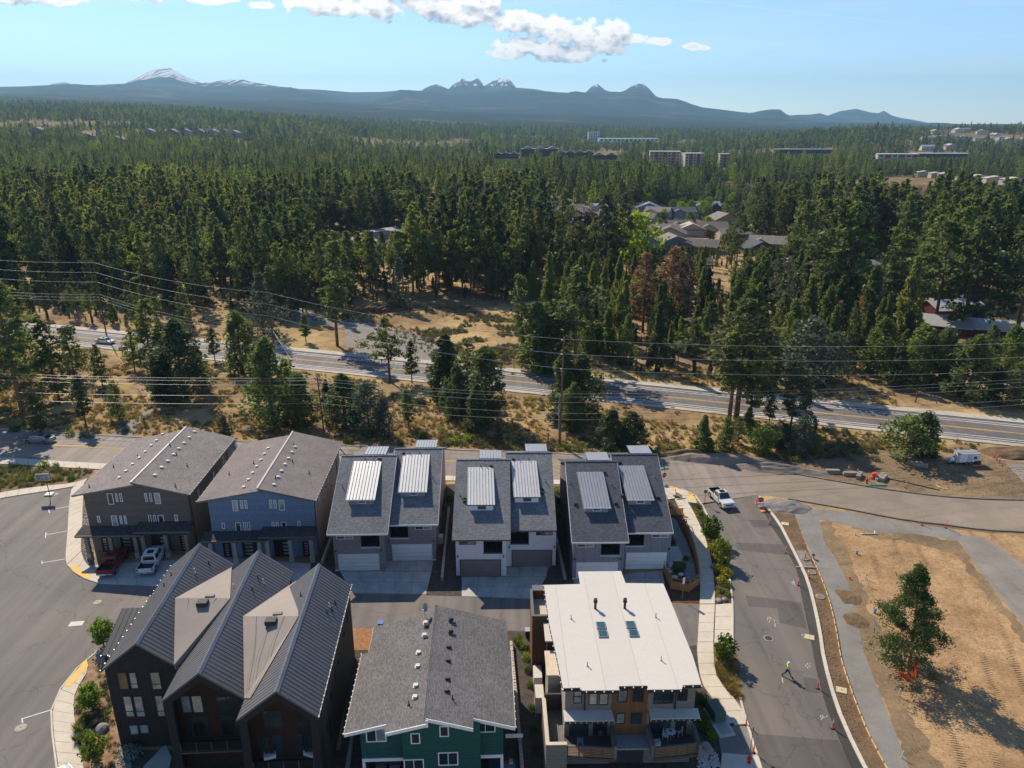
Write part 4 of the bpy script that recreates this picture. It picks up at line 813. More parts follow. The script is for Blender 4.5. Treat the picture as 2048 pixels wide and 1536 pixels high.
def unit_B(F, x0, y0, flip, sid, trim, garage, shing, seam, roofx, nm=''):
    """one half of the pair: narrow two storey house with steep shingle roof and long metal shed dormer"""
    W_ = 6.3; Dp = 21.5; zE, zR, yR = 5.85, 11.1, 10.8; eo = 1.0
    X = lambda x: x0+(W_-x if flip else x)
    def bx(a, c, e, f, h, i): return MB().box(min(X(a), X(f)), y0+c, e, max(X(a), X(f)), y0+h, i)
    U = empty('house_half', (0, 0, 0), parent=F.root); k = dict(parent=U)
    slope = (zR-zE)/(yR+eo)
    # front wall around the balcony opening (x 3.45..5.8, z 3.3..5.35)
    w = bx(0,0,0,3.45,.2,5.75); w.v += []; 
    for q in ((3.45,0,0,5.8,.2,3.3), (5.8,0,0,6.3,.2,5.75), (3.45,0,5.4,5.8,.2,5.75)):
        b2 = bx(*q); w.add(b2.v, b2.f)
    F.o(w, 'front_wall', g[sid], U)
    for xs in (0.0, 6.1):
        xa = min(X(xs), X(xs+.2)); zb = zE+eo*slope
        F.o(MB().extr([(xa, y0+.21, 0), (xa, y0+Dp, 0), (xa, y0+Dp, zb-.3), (xa, y0+yR, zR-.25), (xa, y0+.21, zb-.3)], (.2, 0, 0)), 'side_wall', g[sid], U)
    F.o(bx(.2,Dp-.2,0,6.1,Dp,6.0), 'back_wall', g[sid], U)
    rec = bx(3.45,2.2,3.2,5.8,2.3,5.6)
    for q in ((3.45,.2,3.2,3.5,2.2,5.6), (5.75,.2,3.2,5.8,2.2,5.6)): b2 = bx(*q); rec.add(b2.v, b2.f)
    F.o(rec, 'balcony_wall', g['panel_dark'], U); F.o(bx(3.5,.2,3.1,5.75,2.2,3.25), 'balcony_floor', g['deck'], U)
    F.o(bx(3.4,-.05,3.22,5.85,.22,3.32), 'balcony_sill', g[trim], U)
    d = F.o(bx(3.75,2.14,3.26,5.0,2.19,5.3), 'balcony_door', g['glass'], U)
    # garage
    F.o(bx(.58,-.06,0,5.5,-.002,2.3), 'garage_door', g[garage], U)
    gd = bx(.44,-.08,0,.58,-.002,2.42)
    for q in ((5.5,-.08,0,5.64,-.002,2.42), (.58,-.08,2.3,5.5,-.002,2.42)): b2 = bx(*q); gd.add(b2.v, b2.f)
    F.o(gd, 'garage_frame', g[trim], U); F.o(bx(-.02,-.1,0,.42,.0,.12), 'plinth', g[trim], U)
    for k_ in (1, 2, 3): F.o(bx(.6,-.066,.57*k_,5.48,-.061,.57*k_+.02), 'garage_groove', g['grey_trim'] if garage != 'garage_white' else g['lead'], U)
    a, c = sorted((X(.42), X(2.55)))
    window(F, a, 4.55, c, 5.05, y0, frame='white_trim' if trim != 'grey_trim' else 'grey_trim', glass=('glass', 'glass_pale'), split=1, fw=.08, parent=U)
    for lx in (.22, 5.95):
        q = bx(lx-.06,-.16,2.75,lx+.06,-.02,3.05); F.o(q, 'wall_lamp', g['dark_trim'], U)
    # roof
    ra, rb = roofx
    Fp = [(ra, y0-eo, zE), (rb, y0-eo, zE), (rb, y0+yR, zR), (ra, y0+yR, zR)]
    Bp = [(ra, y0+yR+.005, zR), (rb, y0+yR+.005, zR), (rb, y0+Dp+.8, zE+.3), (ra, y0+Dp+.8, zE+.3)]
    F.o(MB().extr(Fp, (0, 0, -.2)), 'roof', g[shing], U); F.o(MB().extr(Bp, (0, 0, -.2)), 'roof', g[shing], U)
    F.o(MB().box(ra, y0+yR-.12, zR-.02, rb, y0+yR+.12, zR+.05), 'roof_ridge', g[shing], U)
    F.o(MB().box(ra-.02, y0-eo-.05, zE-.22, rb+.02, y0-eo-.002, zE-.01), 'fascia', g[trim], U)
    for xs in (ra-.03, rb+.002): F.o(MB().extr([(xs, y0-eo, zE-.24), (xs, y0-eo, zE+.01), (xs, y0+yR, zR+.01), (xs, y0+yR, zR-.24)], (.028, 0, 0)), 'barge_board', g[trim], U)
    return U, Fp
def dormer(F, U, Fp, pxs, sid, trim, seam, y0, out=.14):
    """pxs: face bottom-left, bottom-right, roof front-left, front-right, top-left, top-right in the photograph"""
    c = [F.pl(x, y, Fp[0], Fp[1], Fp[2]) for x, y in pxs[:2]]; yd = (c[0].y+c[1].y)/2; zd = (c[0].z+c[1].z)/2; xa, xb = c[0].x, c[1].x
    tl = [F.pl(x, y, Fp[0], Fp[1], Fp[2]) for x, y in pxs[4:6]]; yt = (tl[0].y+tl[1].y)/2; zt = (tl[0].z+tl[1].z)/2+.06
    yf = yd-out; f0, f1 = F.w(*pxs[2], yf), F.w(*pxs[3], yf); zf = (f0[1]+f1[1])/2; ra, rb = f0[0], f1[0]
    D = empty('dormer', (0, 0, 0), parent=F.root); zw = zf+(zt-zf)*(yd-yf)/(yt-yf)-.1
    F.o(MB().box(xa, yd, zd-.05, xb, yd+.12, zw), 'dormer_wall', g[sid], D)
    for xs in (xa, xb-.12): F.o(MB().extr([(xs, yd+.121, zd-.03), (xs, yt, zt-.12), (xs, yd+.121, zw)], (.12, 0, 0)), 'dormer_wall', g[sid], D)
    seam_roof(F, 'dormer_roof', (ra, yf, zf), (rb, yf, zf), (tl[1].x, yt, zt), (tl[0].x, yt, zt), seam, .40, D, rib=.075)
    F.o(MB().box(ra-.02, yf-.04, zf-.13, rb+.02, yf-.002, zf+.01), 'fascia', g[trim], D)
    xm = (xa+xb)/2+.1; window(F, xm-.55, zd+.16, xm+.5, zw-.08, yd, frame=trim if trim == 'grey_trim' else 'white_trim', fw=.08, parent=D)
    return yt, zt
def rear_dormer(F, xa, xb, y, z, seam, trim):
    D = empty('dormer', (0, 0, 0), parent=F.root)
    seam_roof(F, 'dormer_roof', (xa, y+3.4, z-.20), (xb, y+3.4, z-.20), (xb, y+.15, z+.10), (xa, y+.15, z+.10), seam, .40, D, rib=.075)
    F.o(MB().box(xa+.2, y+2.9, z-1.6, xb-.2, y+3.0, z-.3), 'dormer_wall', g['sid_taupe'], D)
OF3 = (640, 870, 4.518)
def px3(o, *q): return [(o[0]+x/o[2], o[1]+y/o[2]) for x, y in q]
def pair(x, y, yaw, lab, sid, trim, garage, shing, seam, o, dl, dr, eL, eR, pipes, grp='paired narrow houses with metal dormers'):
    F = Fr(x, y, yaw, 'duplex_house', label=lab, cat='house', group=grp)
    ax = [F.w(*p, -1.0)[0] for p in eL]; dy = 2.15
    bxr = [F.w(*p, dy-1.0)[0] for p in eR]
    U1, F1 = unit_B(F, 0.0, 0.0, False, sid, trim, garage, shing, seam, (ax[0], ax[1]))
    U2, F2 = unit_B(F, 6.32, dy, True, sid, trim, garage, shing, seam, (ax[1]-.5, bxr[1]))
    dormer(F, U1, F1, px3(o, *dl), sid, trim, seam, 0); dormer(F, U2, F2, px3(o, *dr), sid, trim, seam, dy)
    for nm, px_, pp in pipes:
        p = F.pl(*px3(o, px_)[0], *(F1 if pp == 0 else F2)[:3]); roof_vent(F, p, nm, 'lead' if nm == 'pipe' else 'vent_dark')
    rear_dormer(F, ax[0]+3.0, ax[0]+6.0, 10.8, 11.1, 'metal_grey', trim); rear_dormer(F, ax[1]+2.2, ax[1]+5.2, 10.8+dy, 11.1, 'metal_grey', trim)
    # side eave pent roof seen at the left and air conditioner
    F.o(MB().box(12.66, 6.0, 0, 13.3, 6.9, 1.1), 'air_conditioner', g['vent_white'])
    return F
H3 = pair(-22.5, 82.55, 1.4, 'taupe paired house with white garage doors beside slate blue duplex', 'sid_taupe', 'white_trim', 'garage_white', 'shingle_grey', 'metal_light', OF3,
 [(262,628),(487,628),(230,583),(497,585),(305,240),(558,240)], [(735,556),(949,554),(705,514),(966,514),(748,181),(994,181)], [(653,1067),(775,1066)], [(776,1050),(876,1048)],
 [('pipe',(406,215),0),('pipe',(482,218),0),('box',(538,215),0),('pipe',(203,470),0),('box',(753,165),1),('pipe',(808,168),1),('pipe',(900,165),1),('pipe',(1018,388),1)])
OF4 = (880, 880, 4.656)
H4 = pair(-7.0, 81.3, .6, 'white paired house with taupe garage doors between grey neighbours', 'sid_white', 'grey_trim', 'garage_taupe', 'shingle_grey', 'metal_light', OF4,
 [(273,655),(495,655),(252,605),(513,603),(257,258),(498,258)], [(698,580),(916,580),(686,533),(936,530),(661,198),(899,198)], [(904,1078),(1021,1076)], [(1021,1060),(1113,1058)],
 [('pipe',(375,245),0),('pipe',(427,247),0),('box',(475,243),0),('pipe',(184,515),0),('box',(230,545),0),('box',(230,570),0),('box',(682,180),1),('pipe',(729,180),1),('pipe',(820,180),1),('pipe',(981,390),1),('box',(946,455),1),('box',(950,500),1)])
OF5 = (1100, 880, 4.655)
H5 = pair(7.55, 80.7, .8, 'grey paired house with darkest roof beside fenced garden', 'sid_grey', 'white_trim', 'garage_white', 'shingle_dark', 'metal_grey', OF5,
 [(322,673),(540,670),(310,632),(568,630),(247,303),(497,300)], [(727,602),(941,600),(716,557),(972,555),(632,243),(873,240)], [(1144,1082),(1258,1082)], [(1258,1066),(1347,1064)],
 [('box',(505,303),0),('pipe',(184,400),0),('pipe',(567,408),0),('box',(238,595),0),('box',(612,590),0),('box',(648,210),1),('pipe',(967,340),1),('box',(1003,537),1),('box',(674,520),0)])
# block retaining walls between the plots
def block_wall(pxa, pxb, n, label, h=.6, w=.32, m='block'):
    a, b = P(*pxa), P(*pxb); d = (b-a)/n; ln = d.length; yaw = math.atan2(d.y, d.x); root = empty('retaining_wall', a, 0, label=label, cat='garden wall', group='block retaining walls')
    me = MB().box(-ln/2+.012, -w/2, 0, ln/2-.012, w/2, h).mesh('wall_block', g[m], bevel=.03)
    for i in range(n): put('wall_block', me, root, ((d.x*(i+.5)), d.y*(i+.5), rnd.uniform(-.03, .03)), (0, 0, yaw+rnd.uniform(-.05, .05)))
block_wall((898,1020), (884,1163), 42, 'low pale block wall between taupe and white paired houses')
block_wall((1108,1062), (1130,1160), 30, 'low pale block wall right of the white paired house')
block_wall((665,1074), (645,1128), 18, 'low block wall left of the taupe paired house')
block_wall((1022,1290), (1046,1560), 44, 'low pale block wall right of the dark green house')
block_wall((707,1466), (693,1560), 16, 'low block wall left of the dark green house')
# ---- dark green house in front
def green_house():
    ZE = 6.3
    A, B = P(688,1468,ZE), P(1030,1446,ZE)
    yaw = 2.2; F = Fr(A.x+.9, A.y+.9, yaw, 'gabled_house', label='dark green house with white trimmed windows and grey shingle roof', cat='house')
    lx = lambda px, py, z: Vector((*F.g(px, py, z), z))
    e0, e1 = lx(688,1468,ZE), lx(1030,1446,ZE); xr = F.g(858,1433,8.0)[0]; zl, zr = ZE+1.75, ZE+2.15
    yF = e0.y; yB = F.g(744.5,1251,ZE)[1]; yJ = F.g(728,1308,ZE)[1]; xL, xR = e0.x, e1.x; yFR = yF+.2
    zat = lambda x, top, xe: ZE+(top-ZE)*(x-xe)/(xr-xe)
    x1 = F.pl(772,1462, (xL,0,ZE),(xr,0,zl),(xr,5,zl)).x; x2 = xr+(xR-xr)*.51
    x1 = xL+(xr-xL)*.5
    def slope(name, pts, xe, top, dz=0, m='shingle_green_house'): return F.o(MB().extr([(x, y, zat(x, top, xe)+dz) for x, y in pts], (0, 0, -.2)), name, g[m])
    slope('roof', [(xL, yF), (x1, yF), (x1, yF-.95), (xr, yF-.95), (xr, yJ), (xL, yJ)], xL, zl)
    slope('roof', [(xL+.55, yJ+.003), (xr, yJ+.003), (xr, yB), (xL+.55, yB)], xL, zl, -.28)
    slope('roof', [(xr-.25, yFR-1.1), (x2, yFR-1.1), (x2, yFR), (xR, yFR), (xR, yJ), (xr-.25, yJ)], xR, zr)
    slope('roof', [(xr-.25, yJ+.003), (xR-.3, yJ+.003), (xR-.3, yB+.4), (xr-.25, yB+.4)], xR, zr, -.25)
    F.o(MB().box(xr-.36, yFR-1.08, zr-.02, xr-.14, yJ, zr+.06), 'roof_ridge', g['shingle_dark']); F.o(MB().box(xr-.36, yJ+.005, zr-.26, xr-.14, yB+.4, zr-.18), 'roof_ridge', g['shingle_dark'])
    def barge(xa, xb, y, xe, top, d=0): F.o(MB().extr([(xa, y-.07, zat(xa, top, xe)-.3), (xb, y-.07, zat(xb, top, xe)-.3), (xb, y-.07, zat(xb, top, xe)+.02), (xa, y-.07, zat(xa, top, xe)+.02)], (0, .065, 0)), 'barge_board', g['white_trim'])
    barge(xL, x1, yF, xL, zl); barge(x1, xr-.05, yF-.95, xL, zl); barge(xr-.2, x2, yFR-1.1, xR, zr); barge(x2, xR, yFR, xR, zr)
    F.o(MB().box(xr-.2, yF-1.1, zl-.3, xr-.02, yF-.95, zr), 'barge_board', g['white_trim'])
    for xa, xs, y0_, y1_ in ((xL-.05, xL-.002, yF, yJ), (xR+.002, xR+.05, yFR, yJ), (xL+.5, xL+.548, yJ, yB), (xR-.298, xR-.25, yJ, yB)):
        F.o(MB().box(xa, y0_, ZE-.22-(.25 if y0_ == yJ else 0), xs, y1_, ZE+.02-(.25 if y0_ == yJ else 0)), 'fascia', g['beige_trim'])
    bulbs(F, [(xL-.08, yF, ZE), (xL-.08, yJ, ZE)], .7); bulbs(F, [(xR+.08, yFR, ZE), (xR+.08, yJ, ZE)], .9, .035)
    # walls: side bays set back, centre bays forward
    wy = yF+.75; wc = wy-.75
    wl, wr = xL+1.15, xR-1.0; z2 = 2.9
    def wall(xa, xb, y, z0=0, top=None, side='l', m='sid_green'):
        za = zat(xa, zl, xL)-.22 if side == 'l' else zat(xa, zr, xR)-.22; zb = zat(xb, zl, xL)-.22 if side == 'l' else zat(xb, zr, xR)-.22
        if top: za = zb = top
        F.o(MB().extr([(xa, y, z0), (xb, y, z0), (xb, y, zb), (xa, y, za)], (0, .2, 0)), 'front_wall', g[m])
    wall(wl, x1+1.2, wy, z2); wall(x1+1.2, xr, wc); wall(xr, x2+.55, wc, side='r'); wall(x2+.55, wr, wy, z2, side='r')
    F.o(MB().box(x1+1.2, wc+.2, 0, x1+1.35, wy+3, 6.5), 'side_wall', g['sid_green']); F.o(MB().box(x2+.4, wc+.2, 0, x2+.55, wy+3, 6.5), 'side_wall', g['sid_green'])
    F.o(MB().box(wl, wy+.2, 0, wl+.2, yB-.8, ZE), 'side_wall', g['sid_green']); F.o(MB().box(wr-.2, wy+.2, 0, wr, yB-.8, ZE), 'side_wall', g['sid_green']); F.o(MB().box(wl, yB-1, 0, wr, yB-.8, ZE), 'back_wall', g['sid_green'])
    # porches below the side bays
    for xa, xb in ((wl, x1+1.2), (x2+.55, wr)):
        F.o(MB().box(xa, wy-.06, z2-.34, xb, wy+.14, z2-.02), 'porch_beam', g['white_trim'])
        F.o(MB().box(xa+.05, wy+2.6, 0, xb-.05, wy+2.7, z2-.05), 'porch_wall', g['sid_taupe']); F.o(MB().box(xa, wy-.1, -.02, xb, wy+2.6, .06), 'porch_floor', g['deck'])
        for k in (.3, 2.2): F.o(MB().box(xa+k, wy+2.52, 2.15, xa+k+1.55, wy+2.6, 2.55), 'porch_window', g['white_trim'])
    F.o(MB().box(wl, wy-.08, .05, wl+.24, wy+.16, z2-.35), 'porch_post', g['white_trim']); F.o(MB().box(wr-.24, wy-.08, .05, wr, wy+.16, z2-.35), 'porch_post', g['white_trim'])
    o, s = (660, 1190), 4.44
    pxwin(F, [(314,1185,503,1300,dict(split=1, glass=('glass','glass_pale')))], o, s, wy); pxwin(F, [(1287,1105,1470,1215,dict(split=1))], o, s, wy)
    pxwin(F, [(714,1226,803,1318), (970,1163,1057,1255), (958,1397,1141,1508,dict(split=1)), (653,1460,838,1570,dict(split=1))], o, s, wc)
    for q in ((848,250),(838,360),(787,515),(779,635),(763,808),(756,910)): roof_vent(F, F.pl(o[0]+q[0]/s, o[1]+q[1]/s, (xL,0,ZE),(xr,0,zl),(xr,5,zl)))
    for q in ((1075,212),(1072,318),(1050,460),(1045,580),(1039,743),(1034,850)): roof_vent(F, F.pl(o[0]+q[0]/s, o[1]+q[1]/s, (xR,0,ZE),(xr,0,zr),(xr,5,zr)), m='vent_dark')
    roof_vent(F, F.pl(o[0]+700/s, o[1]+978/s, (xL,0,ZE),(xr,0,zl),(xr,5,zl)), 'pipe', 'vent_dark'); roof_vent(F, F.pl(o[0]+1088/s, o[1]+925/s, (xR,0,ZE),(xr,0,zr),(xr,5,zr)), 'pipe', 'vent_dark')
    return F, wl, wr, wy, x1, x2, z2, (xL, xr, ZE, zl)
HG = green_house()
# ---- white flat roofed building
def white_house():
    Z = 9.2; R7 = [(1156,1143),(1242,1142),(1251,1166),(1326.5,1167),(1348,1218.5),(1358,1244),(1385,1310),(1403,1369),(1366,1370),(1363.5,1378.5),(1296,1379),(1295,1371),(1238,1372),(1238,1380),(1164,1381),(1161,1375),(1126,1376),(1114,1315),(1099,1250),(1088,1170),(1160,1168)]
    a = P(1126,1376,Z); F = Fr(a.x+.5, a.y+.5, 1.2, 'modern_house', label='flat white roofed modern duplex with timber centre bay and slatted balconies', cat='house')
    pts = [F.g(x, y, Z) for x, y in R7]
    F.o(MB().prism(pts, Z-.06, Z), 'roof', g['roof_white'])
    cx = sum(p[0] for p in pts)/len(pts); cy = sum(p[1] for p in pts)/len(pts)
    F.o(MB().prism([(cx+(p[0]-cx)*1.004, cy+(p[1]-cy)*1.004) for p in pts], Z-.36, Z-.065), 'fascia', g['dark_trim'])
    bulbs(F, [(p[0], p[1]-.08, Z-.1) for p in (pts[16], pts[15], pts[14], pts[13], pts[12], pts[11], pts[10], pts[9], pts[8], pts[7])], .75); bulbs(F, [(p[0]-.08, p[1], Z-.1) for p in pts[16:20]], .8)
    x0, x1 = F.w(1131,1400,.25)[0], F.w(1391,1400,.25)[0]; xb0, xb1 = F.w(1225,1400,.25)[0], F.w(1296,1400,.25)[0]
    yb = pts[3][1]-.5; xe = lambda x: x
    # body: three storeys; front at y .45, centre timber bay at .25
    F.o(MB().box(x0, .45, 0, xb0, .65, Z-.37), 'front_wall', g['panel_grey']); F.o(MB().box(xb1, .45, 0, x1, .65, Z-.37), 'front_wall', g['panel_grey'])
    F.o(MB().box(xb0+.002, .38, 3.0, xb1-.002, .65, Z-.37), 'timber_bay', g['wood_bay']); F.o(MB().box(xb0, .5, 0, xb1, .65, 2.99), 'front_wall', g['panel_dark'])
    F.o(MB().box(x0, .651, 0, x0+.2, yb, Z-.37), 'side_wall', g['panel_cream']); F.o(MB().box(x1-.2, .651, 0, x1, yb, Z-.37), 'side_wall', g['panel_grey']); F.o(MB().box(x0, yb, 0, x1, yb+.2, Z-.37), 'back_wall', g['panel_grey'])
    F.o(MB().box(pts[0][0]+.3, yb+.201, 0, pts[1][0]-.3, pts[0][1]-.4, Z-.37), 'rear_wing', g['panel_grey'])
    o, s = (1020, 1130), 3.784; kw = dict(frame='dark_trim', fw=.07)
    pxwin(F, [(482,952,545,1045,dict(hsplit=.55, glass='glass_pale')), (598,970,660,1058,dict(glass='glass_blind')), (676,970,742,1056,dict(glass='glass_blind')), (1090,960,1160,1048,dict(glass='glass')), (1168,960,1235,1046,dict(glass='glass')), (1272,940,1340,1025,dict(hsplit=.5, glass='glass'))], o, s, .45, **kw)
    pxwin(F, [(817,945,886,1035,dict(glass='glass_pale')), (932,938,1008,1032,dict(glass='glass')), (803,1120,868,1200,dict(glass='glass_pale')), (915,1118,992,1198,dict(glass='glass'))], o, s, .38, **kw)
    F.o(MB().box(F.w(o[0]+565/s, o[1]+960/s, .4)[0], .36, 6.0, F.w(o[0]+575/s, o[1]+960/s, .4)[0], .449, Z-.4), 'downpipe', g['dark_trim']); F.o(MB().box(F.w(o[0]+1253/s, o[1]+960/s, .4)[0], .36, 6.0, F.w(o[0]+1263/s, o[1]+960/s, .4)[0], .449, Z-.4), 'downpipe', g['dark_trim'])
    # canopies over the second floor balconies
    zc = F.w(o[0]+600/s, o[1]+1095/s, .45)[1]; zf = zc-.12
    for (pa, pb, pc, pd, y) in (((400,1080),(770,1096),(790,1175),(412,1187),0), ((1045,1088),(1415,1062),(1440,1158),(1065,1168),0)):
        q = [F.g(o[0]+pa[0]/s, o[1]+pa[1]/s, zc), F.g(o[0]+pb[0]/s, o[1]+pb[1]/s, zc), F.g(o[0]+pc[0]/s, o[1]+pc[1]/s, zc-.1), F.g(o[0]+pd[0]/s, o[1]+pd[1]/s, zc-.1)]
        q[0] = (q[0][0], .44); q[1] = (q[1][0], .44); yf = (q[2][1]+q[3][1])/2
        F.o(MB().extr([(q[0][0], .44, zc), (q[1][0], .44, zc), (q[2][0], yf, zc-.1), (q[3][0], yf, zc-.1)], (0, 0, -.06)), 'canopy', g['roof_white']); F.o(MB().extr([(q[0][0], .44, zc-.065), (q[1][0], .44, zc-.065), (q[2][0]+.03, yf-.03, zc-.165), (q[3][0]-.03, yf-.03, zc-.165)], (0, 0, -.2)), 'canopy_edge', g['dark_trim'])
        bulbs(F, [(q[3][0], yf-.08, zc-.2), (q[2][0], yf-.08, zc-.2)], .5, .03)
    # balconies: deck at zd
    zd = 3.15
    def railrun(pa, pb, n, right):
        # slatted rail from photo points along its top; pa left, pb right
        zt = zd+1.05; A, B = F.g(*pa, zt), F.g(*pb, zt); dx = (B[0]-A[0])/n; dy = (B[1]-A[1])/n; yaw = math.atan2(dy, dx); ln = math.hypot(dx, dy)
        for i in range(n):
            S = empty('railing', (A[0]+dx*i, A[1]+dy*i, zd), yaw, parent=F.root)
            for k in range(6): MB().box(.05, -.02, .05+k*.165, ln-.05, .02, .125+k*.165).obj('slat', g['wood_rail'], S)
            MB().box(-.05, -.04, 0, .05, .04, 1.02).obj('rail_post', g['wood_bay'], S)
        F.o(MB().hexa([(A[0], A[1]-.09, zt), (B[0], B[1]-.09, zt), (B[0], B[1]+.09, zt), (A[0], A[1]+.09, zt), (A[0], A[1]-.09, zt+.06), (B[0], B[1]-.09, zt+.06), (B[0], B[1]+.09, zt+.06), (A[0], A[1]+.09, zt+.06)]), 'rail_cap', g['grey_trim'])
        F.o(MB().hexa([(A[0], A[1]-.12, zd-.3), (B[0], B[1]-.12, zd-.3), (B[0], .44, zd-.3), (A[0], .44, zd-.3), (A[0], A[1]-.12, zd), (B[0], B[1]-.12, zd), (B[0], .44, zd), (A[0], .44, zd)]), 'balcony_deck', g['deck'])
        return A, B, zt
    A, B, zt = railrun((o[0]+435/s, o[1]+1368/s), (o[0]+790/s, o[1]+1390/s), 4, False)
    A2, B2, _ = railrun((o[0]+1100/s, o[1]+1385/s), (o[0]+1425/s, o[1]+1350/s), 4, True)
    for q, w_ in ((B[0], .25), (A2[0]-.25, .25), (B2[0], .22)): F.o(MB().box(q, A[1]-.3, zd-.3, q+w_, .44, zt+.12), 'balcony_wall', g['panel_grey'])
    F.o(MB().box(B[0]+.26, -1.2, zd+.0, A2[0]-.26, .36, zd+.18), 'entry_canopy', g['lead']);
    # tall dark glazing behind the balconies
    for xa, xb in ((x0+.4, x0+2.1), (x0+2.5, xb0-.3), (xb1+.3, xb1+2.2), (xb1+2.6, x1-.5)): F.o(MB().box(xa, .42, zd+.05, xb, .449, zd+2.3), 'patio_door', g['glass'])
    # left side stair tower and stacked terraces
    sx0, sx1 = F.g(o[0]+270/s, o[1]+1120/s, 4.4)[0], x0
    b = MB().box(sx0-.2, A[1]-.2, 0, sx0, 3.6, 4.5).box(sx0, A[1]-.2, 0, A[0]-.05, A[1]+.05, 4.5); F.o(b, 'terrace_wall', g['panel_grey']); F.o(MB().box(sx0-.24, A[1]-.24, 4.5, sx0+.1, 3.6, 4.56).box(sx0+.1, A[1]-.24, 4.5, A[0]-.05, A[1]+.09, 4.56), 'terrace_cap', g['beige_trim']); F.o(MB().box(sx0, A[1]+.05, 2.9, sx1, 3.6, 3.1), 'terrace_floor', g['panel_grey2']); F.o(MB().box(sx0, 3.6, 0, sx1-.005, 3.8, 4.9), 'terrace_wall', g['panel_dark'])
    F.o(MB().box(sx1-1.15, 5.0, 0, sx1-.003, 8.2, 5.8), 'side_bay', g['panel_cream']); F.o(MB().box(sx1-1.3, 4.9, 5.81, sx1-.003, 8.3, 5.93), 'side_bay_roof', g['beige_trim'])
    F.o(MB().box(sx1-1.0, 8.8, 0, sx1-.003, 11.4, 6.6), 'side_bay', g['wood_dark']); F.o(MB().box(sx1-1.2, 8.7, 6.61, sx1-.003, 11.5, 6.75), 'side_bay_roof', g['roof_white'])
    b = MB().box(sx1-2.3, 11.9, 0, sx1-2.15, 16.4, 7.2).box(sx1-2.149, 11.9, 0, sx1-.003, 12.05, 7.2).box(sx1-2.149, 16.25, 0, sx1-.003, 16.4, 7.2); F.o(b, 'roof_terrace_wall', g['wood_bay']); F.o(MB().box(sx1-2.36, 11.84, 7.2, sx1-2.09, 16.46, 7.3).box(sx1-2.09, 11.84, 7.2, sx1-.003, 12.11, 7.3).box(sx1-2.09, 16.19, 7.2, sx1-.003, 17.2, 7.3), 'terrace_cap', g['grey_trim']); F.o(MB().box(sx1-2.15, 12.05, 6.1, sx1-.003, 16.25, 6.2), 'terrace_floor', g['beige_trim'])
    for yy, h in ((6.5, 1.9), (9.6, 1.6)): F.o(MB().box(sx1-2.2, yy, 0, sx1-1.35, yy+1.9, h), 'air_conditioner', g['vent_white'], bevel=.04)
    for q in ((645,330),(868,328)): roof_vent(F, (*F.g(o[0]+q[0]/s, o[1]+q[1]/s, Z), Z), 'flue', 'vent_dark')
    for q in ((462,408),(1103,395),(585,765),(1143,722)): roof_vent(F, (*F.g(o[0]+q[0]/s, o[1]+q[1]/s, Z), Z), 'pipe', 'vent_white')
    for q in ((688,455),(703,518),(913,450),(935,513)):
        x, y = F.g(o[0]+q[0]/s, o[1]+q[1]/s, Z+.1); f = F.o(MB().box(x-.45, y-.5, Z+.001, x+.45, y+.5, Z+.14), 'skylight', g['lead'], bevel=.02); F.o(MB().box(x-.37, y-.42, Z+.141, x+.37, y+.42, Z+.16), 'pane', g['skylight'], parent=f)
    return F, zd, A, B, A2, B2, o, s
HW = white_house()
